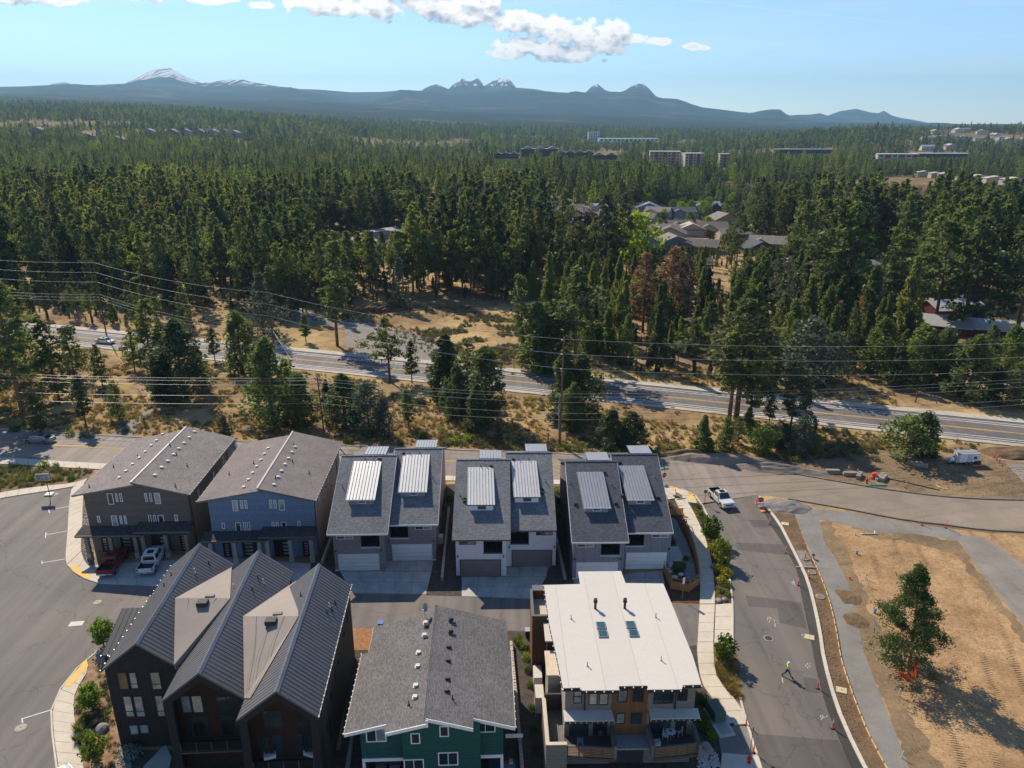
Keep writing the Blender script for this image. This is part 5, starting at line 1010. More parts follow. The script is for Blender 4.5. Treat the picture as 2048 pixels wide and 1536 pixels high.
# ---- black triple gabled building
def black_house():
    ZE, ZR = 8.7, 11.4; a = P(206.7,1335,ZE); F = Fr(a.x, a.y, 3.2, 'gabled_townhouse', label='black triple gabled townhouse with standing seam metal roofs', cat='house')
    G = lambda x, y, z: Vector((*F.g(x, y, z), z))
    r = [(G(270.6,1288,ZR), G(399,1087,ZR)), (G(397,1347,ZR), G(516,1101,ZR)), (G(552,1383,ZR), G(638,1127.5,ZR))]
    xr = [(p.x+q.x)/2 for p, q in r]; yb = [q.y for p, q in r]; yf = [p.y for p, q in r]
    xE = G(206.7,1335,ZE).x; xEnd = (G(637,1432,ZE).x+G(703,1169,ZE).x)/2
    v1 = (xr[0]+xr[1])/2; v2 = (xr[1]+xr[2])/2; edges = [(xE, xr[0], v1), (v1, xr[1], v2), (v2, xr[2], xEnd)]
    slope = (ZR-ZE)/(xr[0]-xE)
    zv = lambda i, x: ZR-abs(x-xr[i])*(ZR-ZE)/((xr[0]-xE) if x < xr[i] else (edges[2][2]-xr[2]))
    zV1, zV2 = ZR-(xr[1]-v1)*slope, ZR-(xr[2]-v2)*slope
    zl = [ZE, zV1, zV2]; zr_ = [zV1, zV2, ZE]
    for i in range(3):
        xl, xm, xh = edges[i]; y0, y1 = yf[i], yb[i]
        seam_roof(F, 'roof_slope', (xl, y0, zl[i]), (xl, y1, zl[i]), (xm-.02, y1, ZR), (xm-.02, y0, ZR), 'metal_dark', .45, th=.16, rib=.028)
        seam_roof(F, 'roof_slope', (xh, y0, zr_[i]), (xh, y1, zr_[i]), (xm+.02, y1, ZR), (xm+.02, y0, ZR), 'metal_dark', .45, th=.16, rib=.028)
        F.o(MB().extr([(xm-.22, y0-.02, ZR-.10), (xm, y0-.02, ZR+.09), (xm+.22, y0-.02, ZR-.10), (xm, y0-.02, ZR-.02)], (0, y1-y0+.04, 0)), 'roof_ridge', g['metal_dark_ridge'])
        # gable walls: outer frame forward, timber recessed behind
        yw = y0+.12; m = 'sid_black'
        if i == 0:
            F.o(MB().extr([(xl+.25, yw, -.5), (xh, yw, -.5), (xh, yw, zr_[i]-.18), (xm, yw, ZR-.18), (xl+.25, yw, zl[i]-.05)], (0, .25, 0)), 'front_wall', g[m])
        else:
            w_ = .75
            F.o(MB().extr([(xl+.1, yw, -.5), (xl+w_, yw, -.5), (xl+w_, yw, zl[i]-.3), (xm, yw, ZR-.95), (xh-w_, yw, zr_[i]-.3), (xh-w_, yw, -.5), (xh-.1, yw, -.5), (xh-.1, yw, zr_[i]-.12), (xm, yw, ZR-.18), (xl+.1, yw, zl[i]-.12)], (0, .3, 0)), 'gable_frame', g[m])
            F.o(MB().extr([(xl+.2, yw+1.6, -.5), (xh-.2, yw+1.6, -.5), (xh-.2, yw+1.6, zr_[i]-.5), (xm, yw+1.6, ZR-.3), (xl+.2, yw+1.6, zl[i]-.5)], (0, .2, 0)), 'timber_wall', g['wood_dark'])
            for xs in (xl+.1, xh-.3): F.o(MB().box(xs, yw+.301, -.5, xs+.2, yw+1.59, zl[i]-.4), 'gable_cheek', g[m])
            F.o(MB().box(xl+w_, yw+.05, 2.9, xh-w_, yw+1.59, 3.05), 'balcony_deck', g['deck']); F.o(MB().box(xl+w_, yw+.05, 3.16, xh-w_, yw+.1, 3.3), 'balcony_rail', g['dark_trim'])
            for k_ in range(4): F.o(MB().box(xl+w_, yw+.06, 3.42+k_*.18, xh-w_, yw+.09, 3.45+k_*.18), 'rail_bar', g['dark_trim']); F.o(MB().box(xl+w_, yw+.02, 4.16, xh-w_, yw+.13, 4.22), 'rail_cap', g['dark_trim'])
        F.o(MB().extr([(xl+.3, y1-.4, -.5), (xh-.3, y1-.4, -.5), (xh-.3, y1-.4, zr_[i]-.3), (xm, y1-.4, ZR-.3), (xl+.3, y1-.4, zl[i]-.3)], (0, .2, 0)), 'back_wall', g['sid_black'])
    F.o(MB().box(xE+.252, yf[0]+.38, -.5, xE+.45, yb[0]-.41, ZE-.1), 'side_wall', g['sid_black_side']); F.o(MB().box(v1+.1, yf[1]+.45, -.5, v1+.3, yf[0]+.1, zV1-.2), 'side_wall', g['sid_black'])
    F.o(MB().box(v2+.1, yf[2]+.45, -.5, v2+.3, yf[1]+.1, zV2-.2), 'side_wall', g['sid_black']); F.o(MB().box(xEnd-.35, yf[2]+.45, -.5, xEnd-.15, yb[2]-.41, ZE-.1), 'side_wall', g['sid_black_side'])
    for (yy, zz, h) in ((15.2,7.6,1.2),(13.0,6.8,.5),(11.3,7.7,1.3),(9.2,6.4,.5),(7.6,7.1,1.5),(5.2,6.2,.7),(3.9,4.8,2.4),(2.6,5.2,.6)): window(F, yf[2]+yy, zz-h, yf[2]+yy+.5, zz, xEnd-.15, face='x', sgn=1, frame='dark_trim', fw=.05)
    bulbs(F, [(xEnd+.06, yf[2], ZE+.05), (xEnd+.06, yb[2], ZE+.05)], .75); bulbs(F, [(xE-.06, yf[0], ZE+.05), (xE-.06, yb[0], ZE+.05)], .9, .04)
    gutterline(F, (xEnd+.03, yf[2], ZE), (xEnd+.03, yb[2], ZE), 'beige_trim', .06, .1)
    # membrane crickets in the valleys
    for i, (o1, A, B, C, D, E_) in enumerate((((0,0), (575,400), (955,190), (945,400), (600,855), (567,850)), ((0,0), (1032,522), (1388,282), (1405,520), (1080,1075), (1040,1072)))):
        q = lambda p: (180+p[0]/3.368, 1080+p[1]/3.368); zv_ = (zV1, zV2)[i]; xv = (v1, v2)[i]; up = Vector((0, 0, .10))
        SA = [(xr[i], 0, ZR), (xv, 0, zv_), (xv, 9, zv_)]; SB = [(xr[i+1], 0, ZR), (xv, 0, zv_), (xv, 9, zv_)]
        a_ = F.pl(*q(A), *SA); c_ = F.pl(*q(C), *SB); e_ = F.pl(*q(E_), *SA); d_ = F.pl(*q(D), *SB); b_ = F.pl(*q(B), *SA)
        b2 = F.pl(*q(B), *SB); zc = max(a_.z, c_.z); c_ = F.pl(*q(C), (0,0,a_.z), (1,0,a_.z), (0,1,a_.z)) if c_.z < a_.z else c_
        up = Vector((0, 0, .14)); P_ = [p+up for p in (a_, c_, d_, e_)]; Q_ = [p+up for p in (a_, b_, c_)]
        mm = MB(); mm.extr(P_, (0, 0, -.5)); F.o(mm, 'membrane_roof', g['membrane']); mm = MB(); mm.extr(Q_, (0, 0, -.5)); F.o(mm, 'membrane_roof', g['membrane'])
        t = a_.lerp(c_, .55)+up; F.o(MB().box(t.x-.55, t.y-1.1, t.z-.25, t.x+.45, t.y-.3, t.z+.18), 'roof_hatch', g['panel_dark'], bevel=.03); F.o(MB().box(t.x-.1, t.y+.1, t.z-.4, t.x+.75, t.y+.5, t.z+.12), 'roof_curb', g['conc_block'], bevel=.03)
        rr = random.Random(i+3)
        for k in range(3):      # loose heating cables
            s0 = P_[0].lerp(P_[1], .25+.25*k); s1 = P_[3].lerp(P_[2], .4+.25*k); pts = []
            for j in range(13):
                t_ = j/12; p = s0.lerp(s1, t_); p.x += math.sin(t_*5+k*2)*.35*(1-t_)*t_*4*.5+rr.uniform(-.03, .03); pts.append(p+Vector((0, 0, .03)))
            F.o(MB().tube(pts, .018, 4), 'roof_cable', g['vent_dark'])
    o, s = (180, 1080), 3.368; yw0 = yf[0]+.12; kw = dict(frame='dark_trim', fw=.06)
    o5 = (200, 1300); s5 = 6.507
    pxwin(F, [(210,290,390,515,dict(glass='glass')), (365,290,510,500,dict(glass='glass_pale', hsplit=.28)), (640,287,815,510,dict(glass='glass_blind', hsplit=.3)),
              (288,600,460,868,dict(glass='glass_pale', hsplit=.26)), (425,600,600,868,dict(glass='glass_pale', hsplit=.26)), (703,592,860,865,dict(glass='glass_pale', hsplit=.26)), (372,975,517,1098,dict(glass='glass_pale')), (505,970,648,1082,dict(glass='glass_pale'))], o5, s5, yw0, **kw)
    y1w = yf[1]+1.72; pxwin(F, [(605,1048,690,1162,dict(glass='glass_pale')), (677,1048,770,1160,dict(glass='glass_blind')), (845,1055,1000,1158,dict(split=1)), (690,1230,790,1330,dict(glass='glass')), (880,1210,990,1340)], o, s, y1w, **kw)
    y2w = yf[2]+1.72; pxwin(F, [(1160,1150,1300,1260,dict(split=1)), (1390,1180,1480,1255), (1170,1320,1245,1440,dict(glass='glass_blind')), (1420,1310,1480,1440,dict(glass='glass'))], o, s, y2w, **kw)
    for q, i, sd in (((800,163),0,1),((706,220),0,1),((548,240),0,0),((500,312),0,0),((430,390),0,0),((1132,258),1,1),((1168,290),1,1),((1092,338),1,1),((968,325),1,0),((1422,378),2,0),((1650,430),2,1),((1630,475),2,1),((1595,490),2,1),((1612,450),2,1)):
        e_ = edges[i]; pl3 = [(e_[1], 0, ZR), ((e_[2] if sd else e_[0]), 0, (zr_ if sd else zl)[i]), (e_[1], 5, ZR)]
        roof_vent(F, F.pl(o[0]+q[0]/s, o[1]+q[1]/s, *pl3), 'pipe', 'vent_white' if rnd.random() < .4 else 'vent_dark')
    for i, yy in ((1, y1w), (2, y2w)):       # tall dark glazing at balcony level and under the ridge
        xl, xm, xh = edges[i]
        for xa, xb in ((xl+.85, xm-.55), (xm+.45, xh-.85)): window(F, xa, 3.25, xb, 5.5, yy, split=1, frame='dark_trim', glass='glass', fw=.07)
        for k_ in range(5): F.o(MB().box(xl+.8+(xh-xl-1.6)*k_/4-.02, yf[i]+.10, 3.16, xl+.8+(xh-xl-1.6)*k_/4+.02, yf[i]+.14, 4.15), 'rail_post', g['metal_dark_ridge'])
    # low annex with its own metal roof on the left
    za = 6.9; T = [G(224.5,1216.6,za+1.5), G(311,1215,za+1.5), G(221,1310,za), G(202,1311.6,za)]; yn = (T[2].y+T[3].y)/2; yf_ = (T[0].y+T[1].y)/2; xa = T[3].x; xb = xE+.25
    seam_roof(F, 'annex_roof', (xa, yn, za), (xb, yn, za), (xb, yf_, za+1.5), (xa, yf_, za+1.5), 'metal_dark_shade', .5, th=.16, rib=.028)  # annex slope's shade put into a darker copy of the roof metal
    F.o(MB().box(xa+.15, yn+.2, -.5, xb, yn+.4, za-.1), 'annex_wall', g['sid_black']); F.o(MB().box(xa+.15, yn+.41, -.5, xa+.35, yf_-.3, za-.1), 'annex_wall', g['sid_black_side']); F.o(MB().box(xa+.36, yf_-.5, -.5, xb, yf_-.3, za+.4), 'annex_wall', g['sid_black'])
    bulbs(F, [(xa, yn-.05, za), (xb, yn-.05, za)], .7)
    return F, xr, yf, edges
HB = black_house()
# ---------------------------------------------------------------- houses and buildings beyond the highway
SITES = []                                # (x, y, half width, ground z, show from height): woods stay low in front of these
def site(p, hw, show, back=400): SITES.append((p.x, p.y, hw, p.z, show, back))
def suburb(px, py, w, d, h, yaw, roof, wall, label, gable='x', pitch=.42, name='suburban_house', cat='house', group=None, extra=True, back=110, show=1.0, chim=False, win='glass_pale'):
    p = PT(px, py); site(p, w*.6, show, back)
    F = Fr(p.x, p.y, yaw, name, z=p.z-.3, label=label, cat=cat, group=group); w2, d2 = w/2, d/2; rz = h+(d2 if gable == 'x' else w2)*pitch
    if gable == 'x': wm = MB().extr([(-w2, -d2, 0), (-w2, d2, 0), (-w2, d2, h), (-w2, 0, rz-.15), (-w2, -d2, h)], (w, 0, 0))
    else: wm = MB().extr([(-w2, -d2, 0), (w2, -d2, 0), (w2, -d2, h), (0, -d2, rz-.15), (-w2, -d2, h)], (0, d, 0))
    F.o(wm, 'wall', g[wall]); e = .6; b = MB()
    if gable == 'x':
        for s in (-1, 1): b.extr([(-w2-e, s*(d2+e), h-e*pitch), (w2+e, s*(d2+e), h-e*pitch), (w2+e, 0, rz+.02), (-w2-e, 0, rz+.02)], (0, 0, -.22))
    elif gable == 'hip':
        rz = h+d2*pitch; b.v += [(-w2-e,-d2-e,h-.2),(w2+e,-d2-e,h-.2),(w2+e,d2+e,h-.2),(-w2-e,d2+e,h-.2),(-w2+d2,0,rz),(w2-d2,0,rz)]; b.f += [(0,1,5,4),(1,2,5),(2,3,4,5),(3,0,4),(0,3,2,1)]
    else:
        for s in (-1, 1): b.extr([(s*(w2+e), -d2-e, h-e*pitch), (s*(w2+e), d2+e, h-e*pitch), (0, d2+e, rz+.02), (0, -d2-e, rz+.02)], (0, 0, -.22))
    rf = F.o(b, 'roof', g[roof])
    if extra and gable == 'x':             # a cross gable facing the camera
        cw = w*.2; cx = -w*.22; cz = h+cw*pitch; q = MB()
        F.o(MB().extr([(cx-cw, -d2-1.2, 0), (cx+cw, -d2-1.2, 0), (cx+cw, -d2-1.2, h-.1), (cx, -d2-1.2, cz), (cx-cw, -d2-1.2, h-.1)], (0, 1.4, 0)), 'wing', g[wall])
        for s in (-1, 1): q.extr([(cx+s*(cw+.5), -d2-1.8, h-.5*pitch), (cx, -d2-1.8, cz+.2), (cx, -d2+cw, cz+.2), (cx+s*(cw+.5), -d2+cw*.2, h-.5*pitch)], (0, 0, .2))
        F.o(q, 'cross_gable_roof', g[roof]); F.o(MB().box(cx-1, -d2-1.26, h*.4, cx+1, -d2-1.201, h*.4+1.2), 'window', g[win])
    fl = max(1, round(h/3))
    for k in range(fl):
        for xx in ((.1, .34) if extra else (-.3, -.05, .25)): F.o(MB().box(w*xx-.8, -d2-.05, k*2.9+1.0, w*xx+.8, -d2-.002, k*2.9+2.3), 'window', g[win])
    F.o(MB().box(w2, -d2*.4, 1.0, w2+.05, d2*.2, 2.3), 'window', g[win])
    if chim: F.o(MB().box(w*.18, .3, h, w*.18+1.1, 1.5, rz+1.3), 'chimney', g['vent_white'], rf)
    return F
HL = [
 (1083,403,15,10,3.2,8,'shingle_brown2','sid_brown','brown house at far left of the tan roofed neighbourhood','x',0),(1122,412,17,11,3.4,-8,'shingle_tan','panel_cream','cream gabled house beside the dark purple tree','y',0),
 (1138,426,18,12,3.3,5,'shingle_tan','panel_cream','tan house with broad roof left of the lime tree','x',0),(1157,436,13,11,3.2,-20,'shingle_tan','panel_grey','small tan roofed house with chimney','y',1),
 (1182,452,20,13,3.6,-6,'shingle_brown','beige_trim','beige house with clipped gable in the neighbourhood','x',0),(1206,460,13,11,3.2,25,'lead','panel_grey','house with pale metal roof in the neighbourhood','x',0),
 (1243,452,24,15,3.8,-4,'shingle_brown','panel_cream','largest tan roofed house of the neighbourhood','x',0),(1262,461,14,10,3.4,10,'shingle_tan','beige_trim','gabled beige house in front of the largest one','y',0),
 (1208,420,18,8,2.8,4,'beige_trim','vent_white','low long house with pale flat roof','x',0),(1297,424,16,11,3.2,-10,'shingle_dark','sid_blue','blue grey house with solar dark roof','hip',0),
 (1284,447,16,11,4.2,-28,'shingle_tan','panel_cream','two storey cream house with brown roof left of tall pine','x',0),(1316,440,14,11,5.6,-25,'shingle_brown','beige_trim','upper brown roofed house beside tall pine','x',0),
 (1362,442,15,11,6.2,4,'shingle_dark','sid_grey','grey two storey house right of tall pine','x',0),(1358,458,13,9,3.2,8,'shingle_tan','sid_blue','blue garage house with grey roof','x',0),
 (1410,430,20,13,8.2,-3,'metal_grey','sid_grey','pale grey three storey house above the neighbourhood','x',0),(1436,424,12,11,5.4,-14,'lead','panel_grey','pale roofed wing right of the grey three storey house','y',0),
 (1196,480,21,10,3.2,3,'shingle_grey','panel_grey','low grey roofed house among purple trees','x',0),(1166,488,14,11,3.6,-18,'shingle_dark','sid_grey','dark roofed house hidden at the lower left of the neighbourhood','y',0),
 (1291,506,13,11,5.8,-8,'shingle_dark','sid_blue','dark blue gabled house behind the rust brown pines','y',0),(1344,500,19,13,3.6,6,'shingle_brown','panel_grey','wide brown hip roofed house behind the rust brown pines','hip',0),
 (1394,503,18,12,3.4,-20,'shingle_tan','panel_grey','long sloped tan roof house right of the hip roofed one','x',0),(1538,500,17,12,4.2,-22,'shingle_brown','cush_tan','yellow gabled house in the right hand woods','x',0),
 (1512,506,13,10,3.2,10,'shingle_dark','sid_brown','brown bungalow beside the yellow gabled house','y',0),(1502,430,13,10,5.0,-30,'shingle_dark','panel_grey','grey roofed house high in the right hand woods','x',0),
 (1524,438,12,10,5.6,15,'shingle_dark','red_panel','dark red house with white bay windows','y',0),(1826,470,9,7,3.0,0,'vent_white','vent_white','tiny white building among the right hand pines','x',0),
 (1715,545,15,10,3.2,-10,'shingle_brown','panel_grey','grey roofed house behind the giant bare trunked pine','x',0)]
for a in HL:
    suburb(a[0], a[1], a[2], a[3], a[4], a[5], a[6], a[7], a[8], a[9], chim=bool(a[10]), group='houses of the neighbourhood in the pines', extra=a[9] == 'x', show=2.0, back=80)
for q in ((1100,425,'x','tan house left of the purple tree row'),(1150,452,'y','small beige house under the purple tree'),(1225,438,'x','brown roofed house in the middle of the neighbourhood'),(1325,470,'x','tan house in the gap right of the largest house'),(1380,470,'hip','hip roofed tan house near the trailer'),(1422,465,'x','beige house behind the leafy green tree'),(1445,448,'y','small house with brown roof at the right of the neighbourhood'),(1340,478,'y','small gabled tan house above the wide hip roofed one'),(1248,482,'x','long tan roof above the pines left of the dark blue house'),(1465,478,'x','brown roofed house among the right hand pines')):
    suburb(q[0], q[1], 15, 11, 3.6, rnd.uniform(-20, 20), ['shingle_tan','shingle_brown'][q[0] % 2], ['panel_cream','beige_trim'][q[1] % 2], q[3], q[2], group='houses of the neighbourhood in the pines', extra=q[2] == 'x', show=2.0, back=80)
def red_house(px, py, w, d, h, yaw, lab, chim=False): F = suburb(px, py, w, d, h, yaw, 'metal_light', 'red_panel', lab, 'x', .35, 'farm_house', chim=chim, extra=False, show=.3, win='glass'); return F
red_house(1898, 632, 15, 10, 3.6, 8, 'red house with white metal roof and chimney between pine trunks', True); red_house(1888, 662, 11, 10, 3.0, -25, 'red wing with white metal roof in front of the chimney house'); red_house(1998, 672, 17, 9, 3.0, -22, 'long red building with white metal roof at the right edge')
suburb(712, 505, 34, 14, 4.0, -4, 'vent_white', 'panel_grey', 'long white roofed building glimpsed through the middle pines', 'hip', .15, 'commercial_building', 'building', extra=False, show=9); suburb(780, 480, 26, 12, 4.0, -4, 'vent_white', 'sid_grey', 'second white roofed building glimpsed through the middle pines', 'hip', .15, 'commercial_building', 'building', extra=False, show=9)
suburb(862, 442, 18, 12, 3.4, 4, 'shingle_far', 'panel_cream', 'lone house with dark roof among the middle pines', 'x', extra=False)
# far buildings
def block(px, py, w, d, h, floors, bays, yaw, wall, accent, roof, label, name='apartment_building', group=None, show=4, gables=0, cat='building', back=420):
    p = PT(px, py); site(p, w*.55, show, back); F = Fr(p.x, p.y, yaw, name, z=p.z-1, label=label, cat=cat, group=group); F.o(MB().box(-w/2, -d/2, 0, w/2, d/2, h), 'wall', g[wall])
    F.o(MB().box(-w/2-.5, -d/2-.5, h, w/2+.5, d/2+.5, h+.7), 'roof', g[roof])
    fh = h/floors
    for i in range(bays):
        x = -w/2+w*(i+.5)/bays; bw = w/bays
        if accent and i % 2: F.o(MB().box(x-bw*.48, -d/2-.5, .5, x+bw*.48, -d/2-.002, h-.5), 'facade_panel', g[accent])
        for k in range(floors):
            y = -d/2-(.51 if accent and i % 2 else .002); F.o(MB().box(x-bw*.3, y-.12, k*fh+fh*.3, x+bw*.3, y, k*fh+fh*.8), 'window', g['glass'])
            if accent and not i % 2: F.o(MB().box(x-bw*.4, -d/2-1.4, k*fh+.2, x+bw*.4, -d/2-.13, k*fh+.9), 'balcony', g['vent_white'])
    for i in range(gables):
        x = -w/2+w*(i+.5)/gables; q = w/gables*.42; F.o(MB().extr([(x-q, -d/2-2, h+.71), (x+q, -d/2-2, h+.71), (x, -d/2-2, h+.71+q*.5)], (0, d*.7, 0)), 'gable_roof', g[roof])
    return F
block(1012,322,40,18,12,3,7,-3,'panel_dark',None,'shingle_brown2','left dark wing of the long lodge across the valley','lodge',group='lodge wings across the valley',gables=3)
block(1080,318,62,20,17,4,10,-2,'red_panel',None,'lead','central dark red part of the long lodge with pale roof edge','lodge',group='lodge wings across the valley',gables=3)
block(1150,322,60,20,14,4,9,-6,'panel_dark',None,'shingle_brown2','right dark wing of the long lodge across the valley','lodge',group='lodge wings across the valley',gables=4)
block(1210,324,38,18,11,3,6,-8,'red_panel',None,'shingle_brown2','low right end of the long lodge across the valley','lodge',group='lodge wings across the valley',gables=2)
block(1328,330,44,18,20,5,7,-6,'panel_cream','cush_red','roof_white','orange and white apartment block right of the lodge',show=1); block(1384,333,28,18,19,5,5,6,'vent_white','cush_red','roof_white','smaller orange and white apartment block beside the larger one',show=1); block(1446,335,14,12,19,5,3,0,'panel_cream','cush_red','roof_white','slim pale apartment tower standing alone',show=1)
block(1187,286,30,20,28,6,5,0,'vent_white',None,'roof_white','white office tower on the far horizon side of the forest','office_building',show=10); block(1255,288,150,50,14,2,14,0,'car_white',None,'metal_light','long low building with pale blue roof in the far forest','commercial_building',show=8)
block(1605,311,95,24,11,2,9,-3,'panel_dark',None,'metal_grey','dark long building with pale roof edge near the canyon','commercial_building',show=4); block(1790,322,60,20,11,2,6,-5,'vent_white','cush_red','roof_white','white and orange shop building above the canyon','commercial_building',show=4); block(1880,318,80,24,9,1,8,-3,'panel_dark',None,'metal_light','long pale roof building behind the rim houses','commercial_building',show=4)
for i, (px, py, w, lab) in enumerate([(1848,354,18,'leftmost pale rim house above the canyon'),(1872,356,14,'small pale rim house beside the leftmost one'),(1892,357,16,'pale rim house left of the gap on the canyon edge'),(1930,366,16,'pale rim house right of the gap on the canyon edge'),(1957,363,20,'wide pale rim house on the canyon edge'),(1990,367,22,'rim house with big tan roof on the canyon edge'),(2026,370,22,'rightmost pale rim house on the canyon edge')]):
    suburb(px, py, w, 10, 5.5, rnd.uniform(-8, 8), 'vent_white' if i % 3 else 'shingle_tan', 'panel_cream', lab, 'hip', .18, 'rim_house', extra=False, group='houses along the canyon rim', show=.5)
suburb(1958, 344, 40, 12, 6, -5, 'lead', 'panel_grey', 'long grey roofed house behind the rim houses', 'x', .3, 'rim_house', extra=False, show=3)
hillside = ['upper left','second upper','third upper','fourth upper','upper right','lower left','second lower','dark middle','broad middle','white middle','right upper','right middle','far right lower','white far right','rightmost','tiny lower left','lonely lower','low western']
for k, (cx, cy) in enumerate([(1380,138),(1440,138),(1550,126),(1600,122),(1730,138),(1375,182),(1418,184),(1505,186),(1590,186),(1700,194),(1825,168),(1870,186),(1925,204),(1990,208),(2030,208),(1315,186),(1490,254),(1320,258)]):
    suburb(1500+cx/3.737, 230+cy/3.737+1.5, 22, 14, 7, rnd.uniform(-25, 25), ['shingle_brown','shingle_far','lead'][k % 3], ['panel_cream','beige_trim','vent_white'][(k*7) % 3], '%s house on the wooded hill at upper right' % hillside[k], 'x' if k % 2 else 'hip', .35, 'hillside_house', extra=False, group='houses on the right hill', show=1)
for k, (px, py, lab) in enumerate([(301,273,'leftmost grey villa of the row on the left hill'),(346,273,'second grey villa from the left on the left hill'),(373,273,'third grey villa on the left hill'),(400,273,'fourth grey villa on the left hill'),(428,273,'wide fifth grey villa on the left hill'),(449,272,'sixth grey villa half hidden by a conifer'),(471,275,'rightmost pale villa of the row on the left hill'),(178,279,'dark villa below the row on the left hill'),(238,286,'low grey villa below the row on the left hill'),(78,266,'faint brown villa at far left on the left hill'),(690,246,'white roofed house on the crest of the left hill')]):
    suburb(px, py, 20, 14, 9 if k < 7 else 6, rnd.uniform(-10, 10), 'shingle_grey', ['sid_grey','panel_grey'][k % 2], lab, 'hip', .5, 'hillside_house', extra=False, group='villas on the left hill', show=.5, win='glass')
# ---------------------------------------------------------------- vegetation
def unit(n, r):
    v = r.normal(size=(n, 3)); return v/np.linalg.norm(v, axis=1, keepdims=True)
def leaf_quads(C, s, r, ratio=.55, flat=0.0, nrm=None, tri=False):
    """C centres, s sizes: one small leaf-shaped face at each, at a random angle"""
    n = len(C); a = unit(n, r); b = unit(n, r)
    if flat: a[:, 2] *= (1-flat); a /= np.linalg.norm(a, axis=1, keepdims=True)
    b = np.cross(a, b); b /= np.linalg.norm(b, axis=1, keepdims=True)+1e-9
    a = a*s[:, None]; b = b*(s*ratio)[:, None]
    if tri:
        V = np.stack([C-a*.6-b, C-a*.6+b, C+a], 1).reshape(-1, 3); return V, np.arange(n*3).reshape(n, 3)
    V = np.stack([C-a, C-b, C+a, C+b], 1).reshape(-1, 3); return V, np.arange(n*4).reshape(n, 4)
def tubes_np(mb, p0, p1, r0, r1, n=4): mb.cone(p0, p1, r0, r1, n, cap=False)
def make_pine(seed, h=20., R_=3.4, base=.22, nb=52, per=9, tq=11, ts=.34, droop=.12, gap=.25, shape='pine', mt='leaf_pine', bark='bark', limb=True, lean=0.0, ratio=.5, tight=1.0):
    """ponderosa-like: tapered trunk, whorls of limbs, tufts of needles along their outer part"""
    r = np.random.default_rng(seed); tr = MB(); C = []; S = []
    bend = r.normal(size=2)*.02*h
    tp = lambda t: np.array([bend[0]*t*t+lean*h*t, bend[1]*t*t, h*t])
    rad = lambda t: h*.0125*(1-t)**.8+.03
    ts_ = np.linspace(0, .97, 9)
    for a, b in zip(ts_[:-1], ts_[1:]): tr.cone(tp(a), tp(b), rad(a), rad(b), 8, cap=False)
    az = r.uniform(0, 6.28)
    for k in range(nb):
        t = base+(1-base)*((k+r.uniform(-.3, .3))/nb); t = min(max(t, base), .985); f = (t-base)/(1-base)
        if shape == 'pine': prof = (1-f)**.62*(.55+.45*min(1, f*3.2))
        elif shape == 'cone': prof = (1-f)**.95*(.8+.2*min(1, f*6))
        elif shape == 'lone': prof = np.interp(f, [0,.12,.3,.5,.7,.85,1], [.5,1.0,.92,.66,.48,.26,.08])
        else: prof = math.sqrt(max(0, 1-(2*f-.75)**2/1.6)) if f < .97 else .2
        az += 2.399+r.normal()*.35
        if r.random() < gap*.5: continue
        L = R_*prof*r.uniform(.50, 1.32)*(1+.28*math.sin(az*1+seed)*(seed % 3 > 0))+.25; up = (.10+.55*f if shape != 'cone' else -.25+.5*f)+r.normal()*.12
        d = np.array([math.cos(az)*math.cos(up), math.sin(az)*math.cos(up), math.sin(up)]); o = tp(t)
        e = o+d*L+np.array([0, 0, -droop*L*.5])
        if limb and L > .8: tr.cone(o, e, max(.02, rad(t)*.35), .012, 3, cap=False)
        m = max(3, int(per*(L/R_)**.8*r.uniform(.7, 1.2)))
        for j in range(m):
            q = r.uniform(.28, 1.0)**.7; c = o+(e-o)*q+r.normal(size=3)*np.array([.13, .13, .055])*L
            sp = (.30+.10*L)*tight; n = tq
            C.append(c+r.normal(size=(n, 3))*np.array([sp*.62, sp*.62, sp*.38])); S.append(np.full(n, ts)*r.uniform(.7, 1.25, n))
    C = np.concatenate(C); S = np.concatenate(S); V, F = leaf_quads(C, S, r, ratio=ratio)
    cm = npmesh('crown', V, F); cm.materials.append(g[mt]); tm = tr.mesh('trunk', g[bark], smooth=True); return cm, tm
def make_bushy(seed, h=8., R_=2.4, base=.04, lobes=26, tq=90, ts=.26, mt='leaf_juniper', bark='bark_grey', pointy=.8, ratio=.6, lsz=.34, stems=1):
    """juniper, broadleaf tree or shrub: foliage in lumps over an egg or cone outline"""
    r = np.random.default_rng(seed); C = []; S = []; tr = MB()
    for s_ in range(stems):
        o2 = r.normal(size=2)*.12*R_*(stems > 1); tr.cone((0, 0, 0), (o2[0], o2[1], h*(.55 if stems > 1 else .8)), h*.022+.03, .02, 6, cap=False)
    for k in range(lobes):
        f = (k+r.uniform(0, 1))/lobes; a = k*2.399+r.normal()*.4
        prof = (1-f)**pointy*(.45+.55*min(1, f*4)) if pointy else math.sqrt(max(.02, 1-(2*f-.9)**2/1.25))
        rr = R_*prof*r.uniform(.35, 1.0); zc = h*(base+(1-base)*f); c = np.array([math.cos(a)*rr, math.sin(a)*rr, zc]); lr = lsz*R_*(.55+.6*prof)*r.uniform(.7, 1.2)
        if k % 3 == 0: tr.cone((0, 0, zc*.6), tuple(c), .03, .01, 3, cap=False)
        n = int(tq*r.uniform(.7, 1.2)); u = unit(n, r)*(r.uniform(.45, 1.08, n)[:, None]); C.append(c+u*np.array([lr, lr, lr*1.15])); S.append(np.full(n, ts)*r.uniform(.6, 1.25, n))
    C = np.concatenate(C); S = np.concatenate(S); C[:, 2] = np.maximum(C[:, 2], .03); V, F = leaf_quads(C, S, r, ratio=ratio)
    cm = npmesh('crown', V, F); cm.materials.append(g[mt]); tm = tr.mesh('trunk', g[bark]); return cm, tm
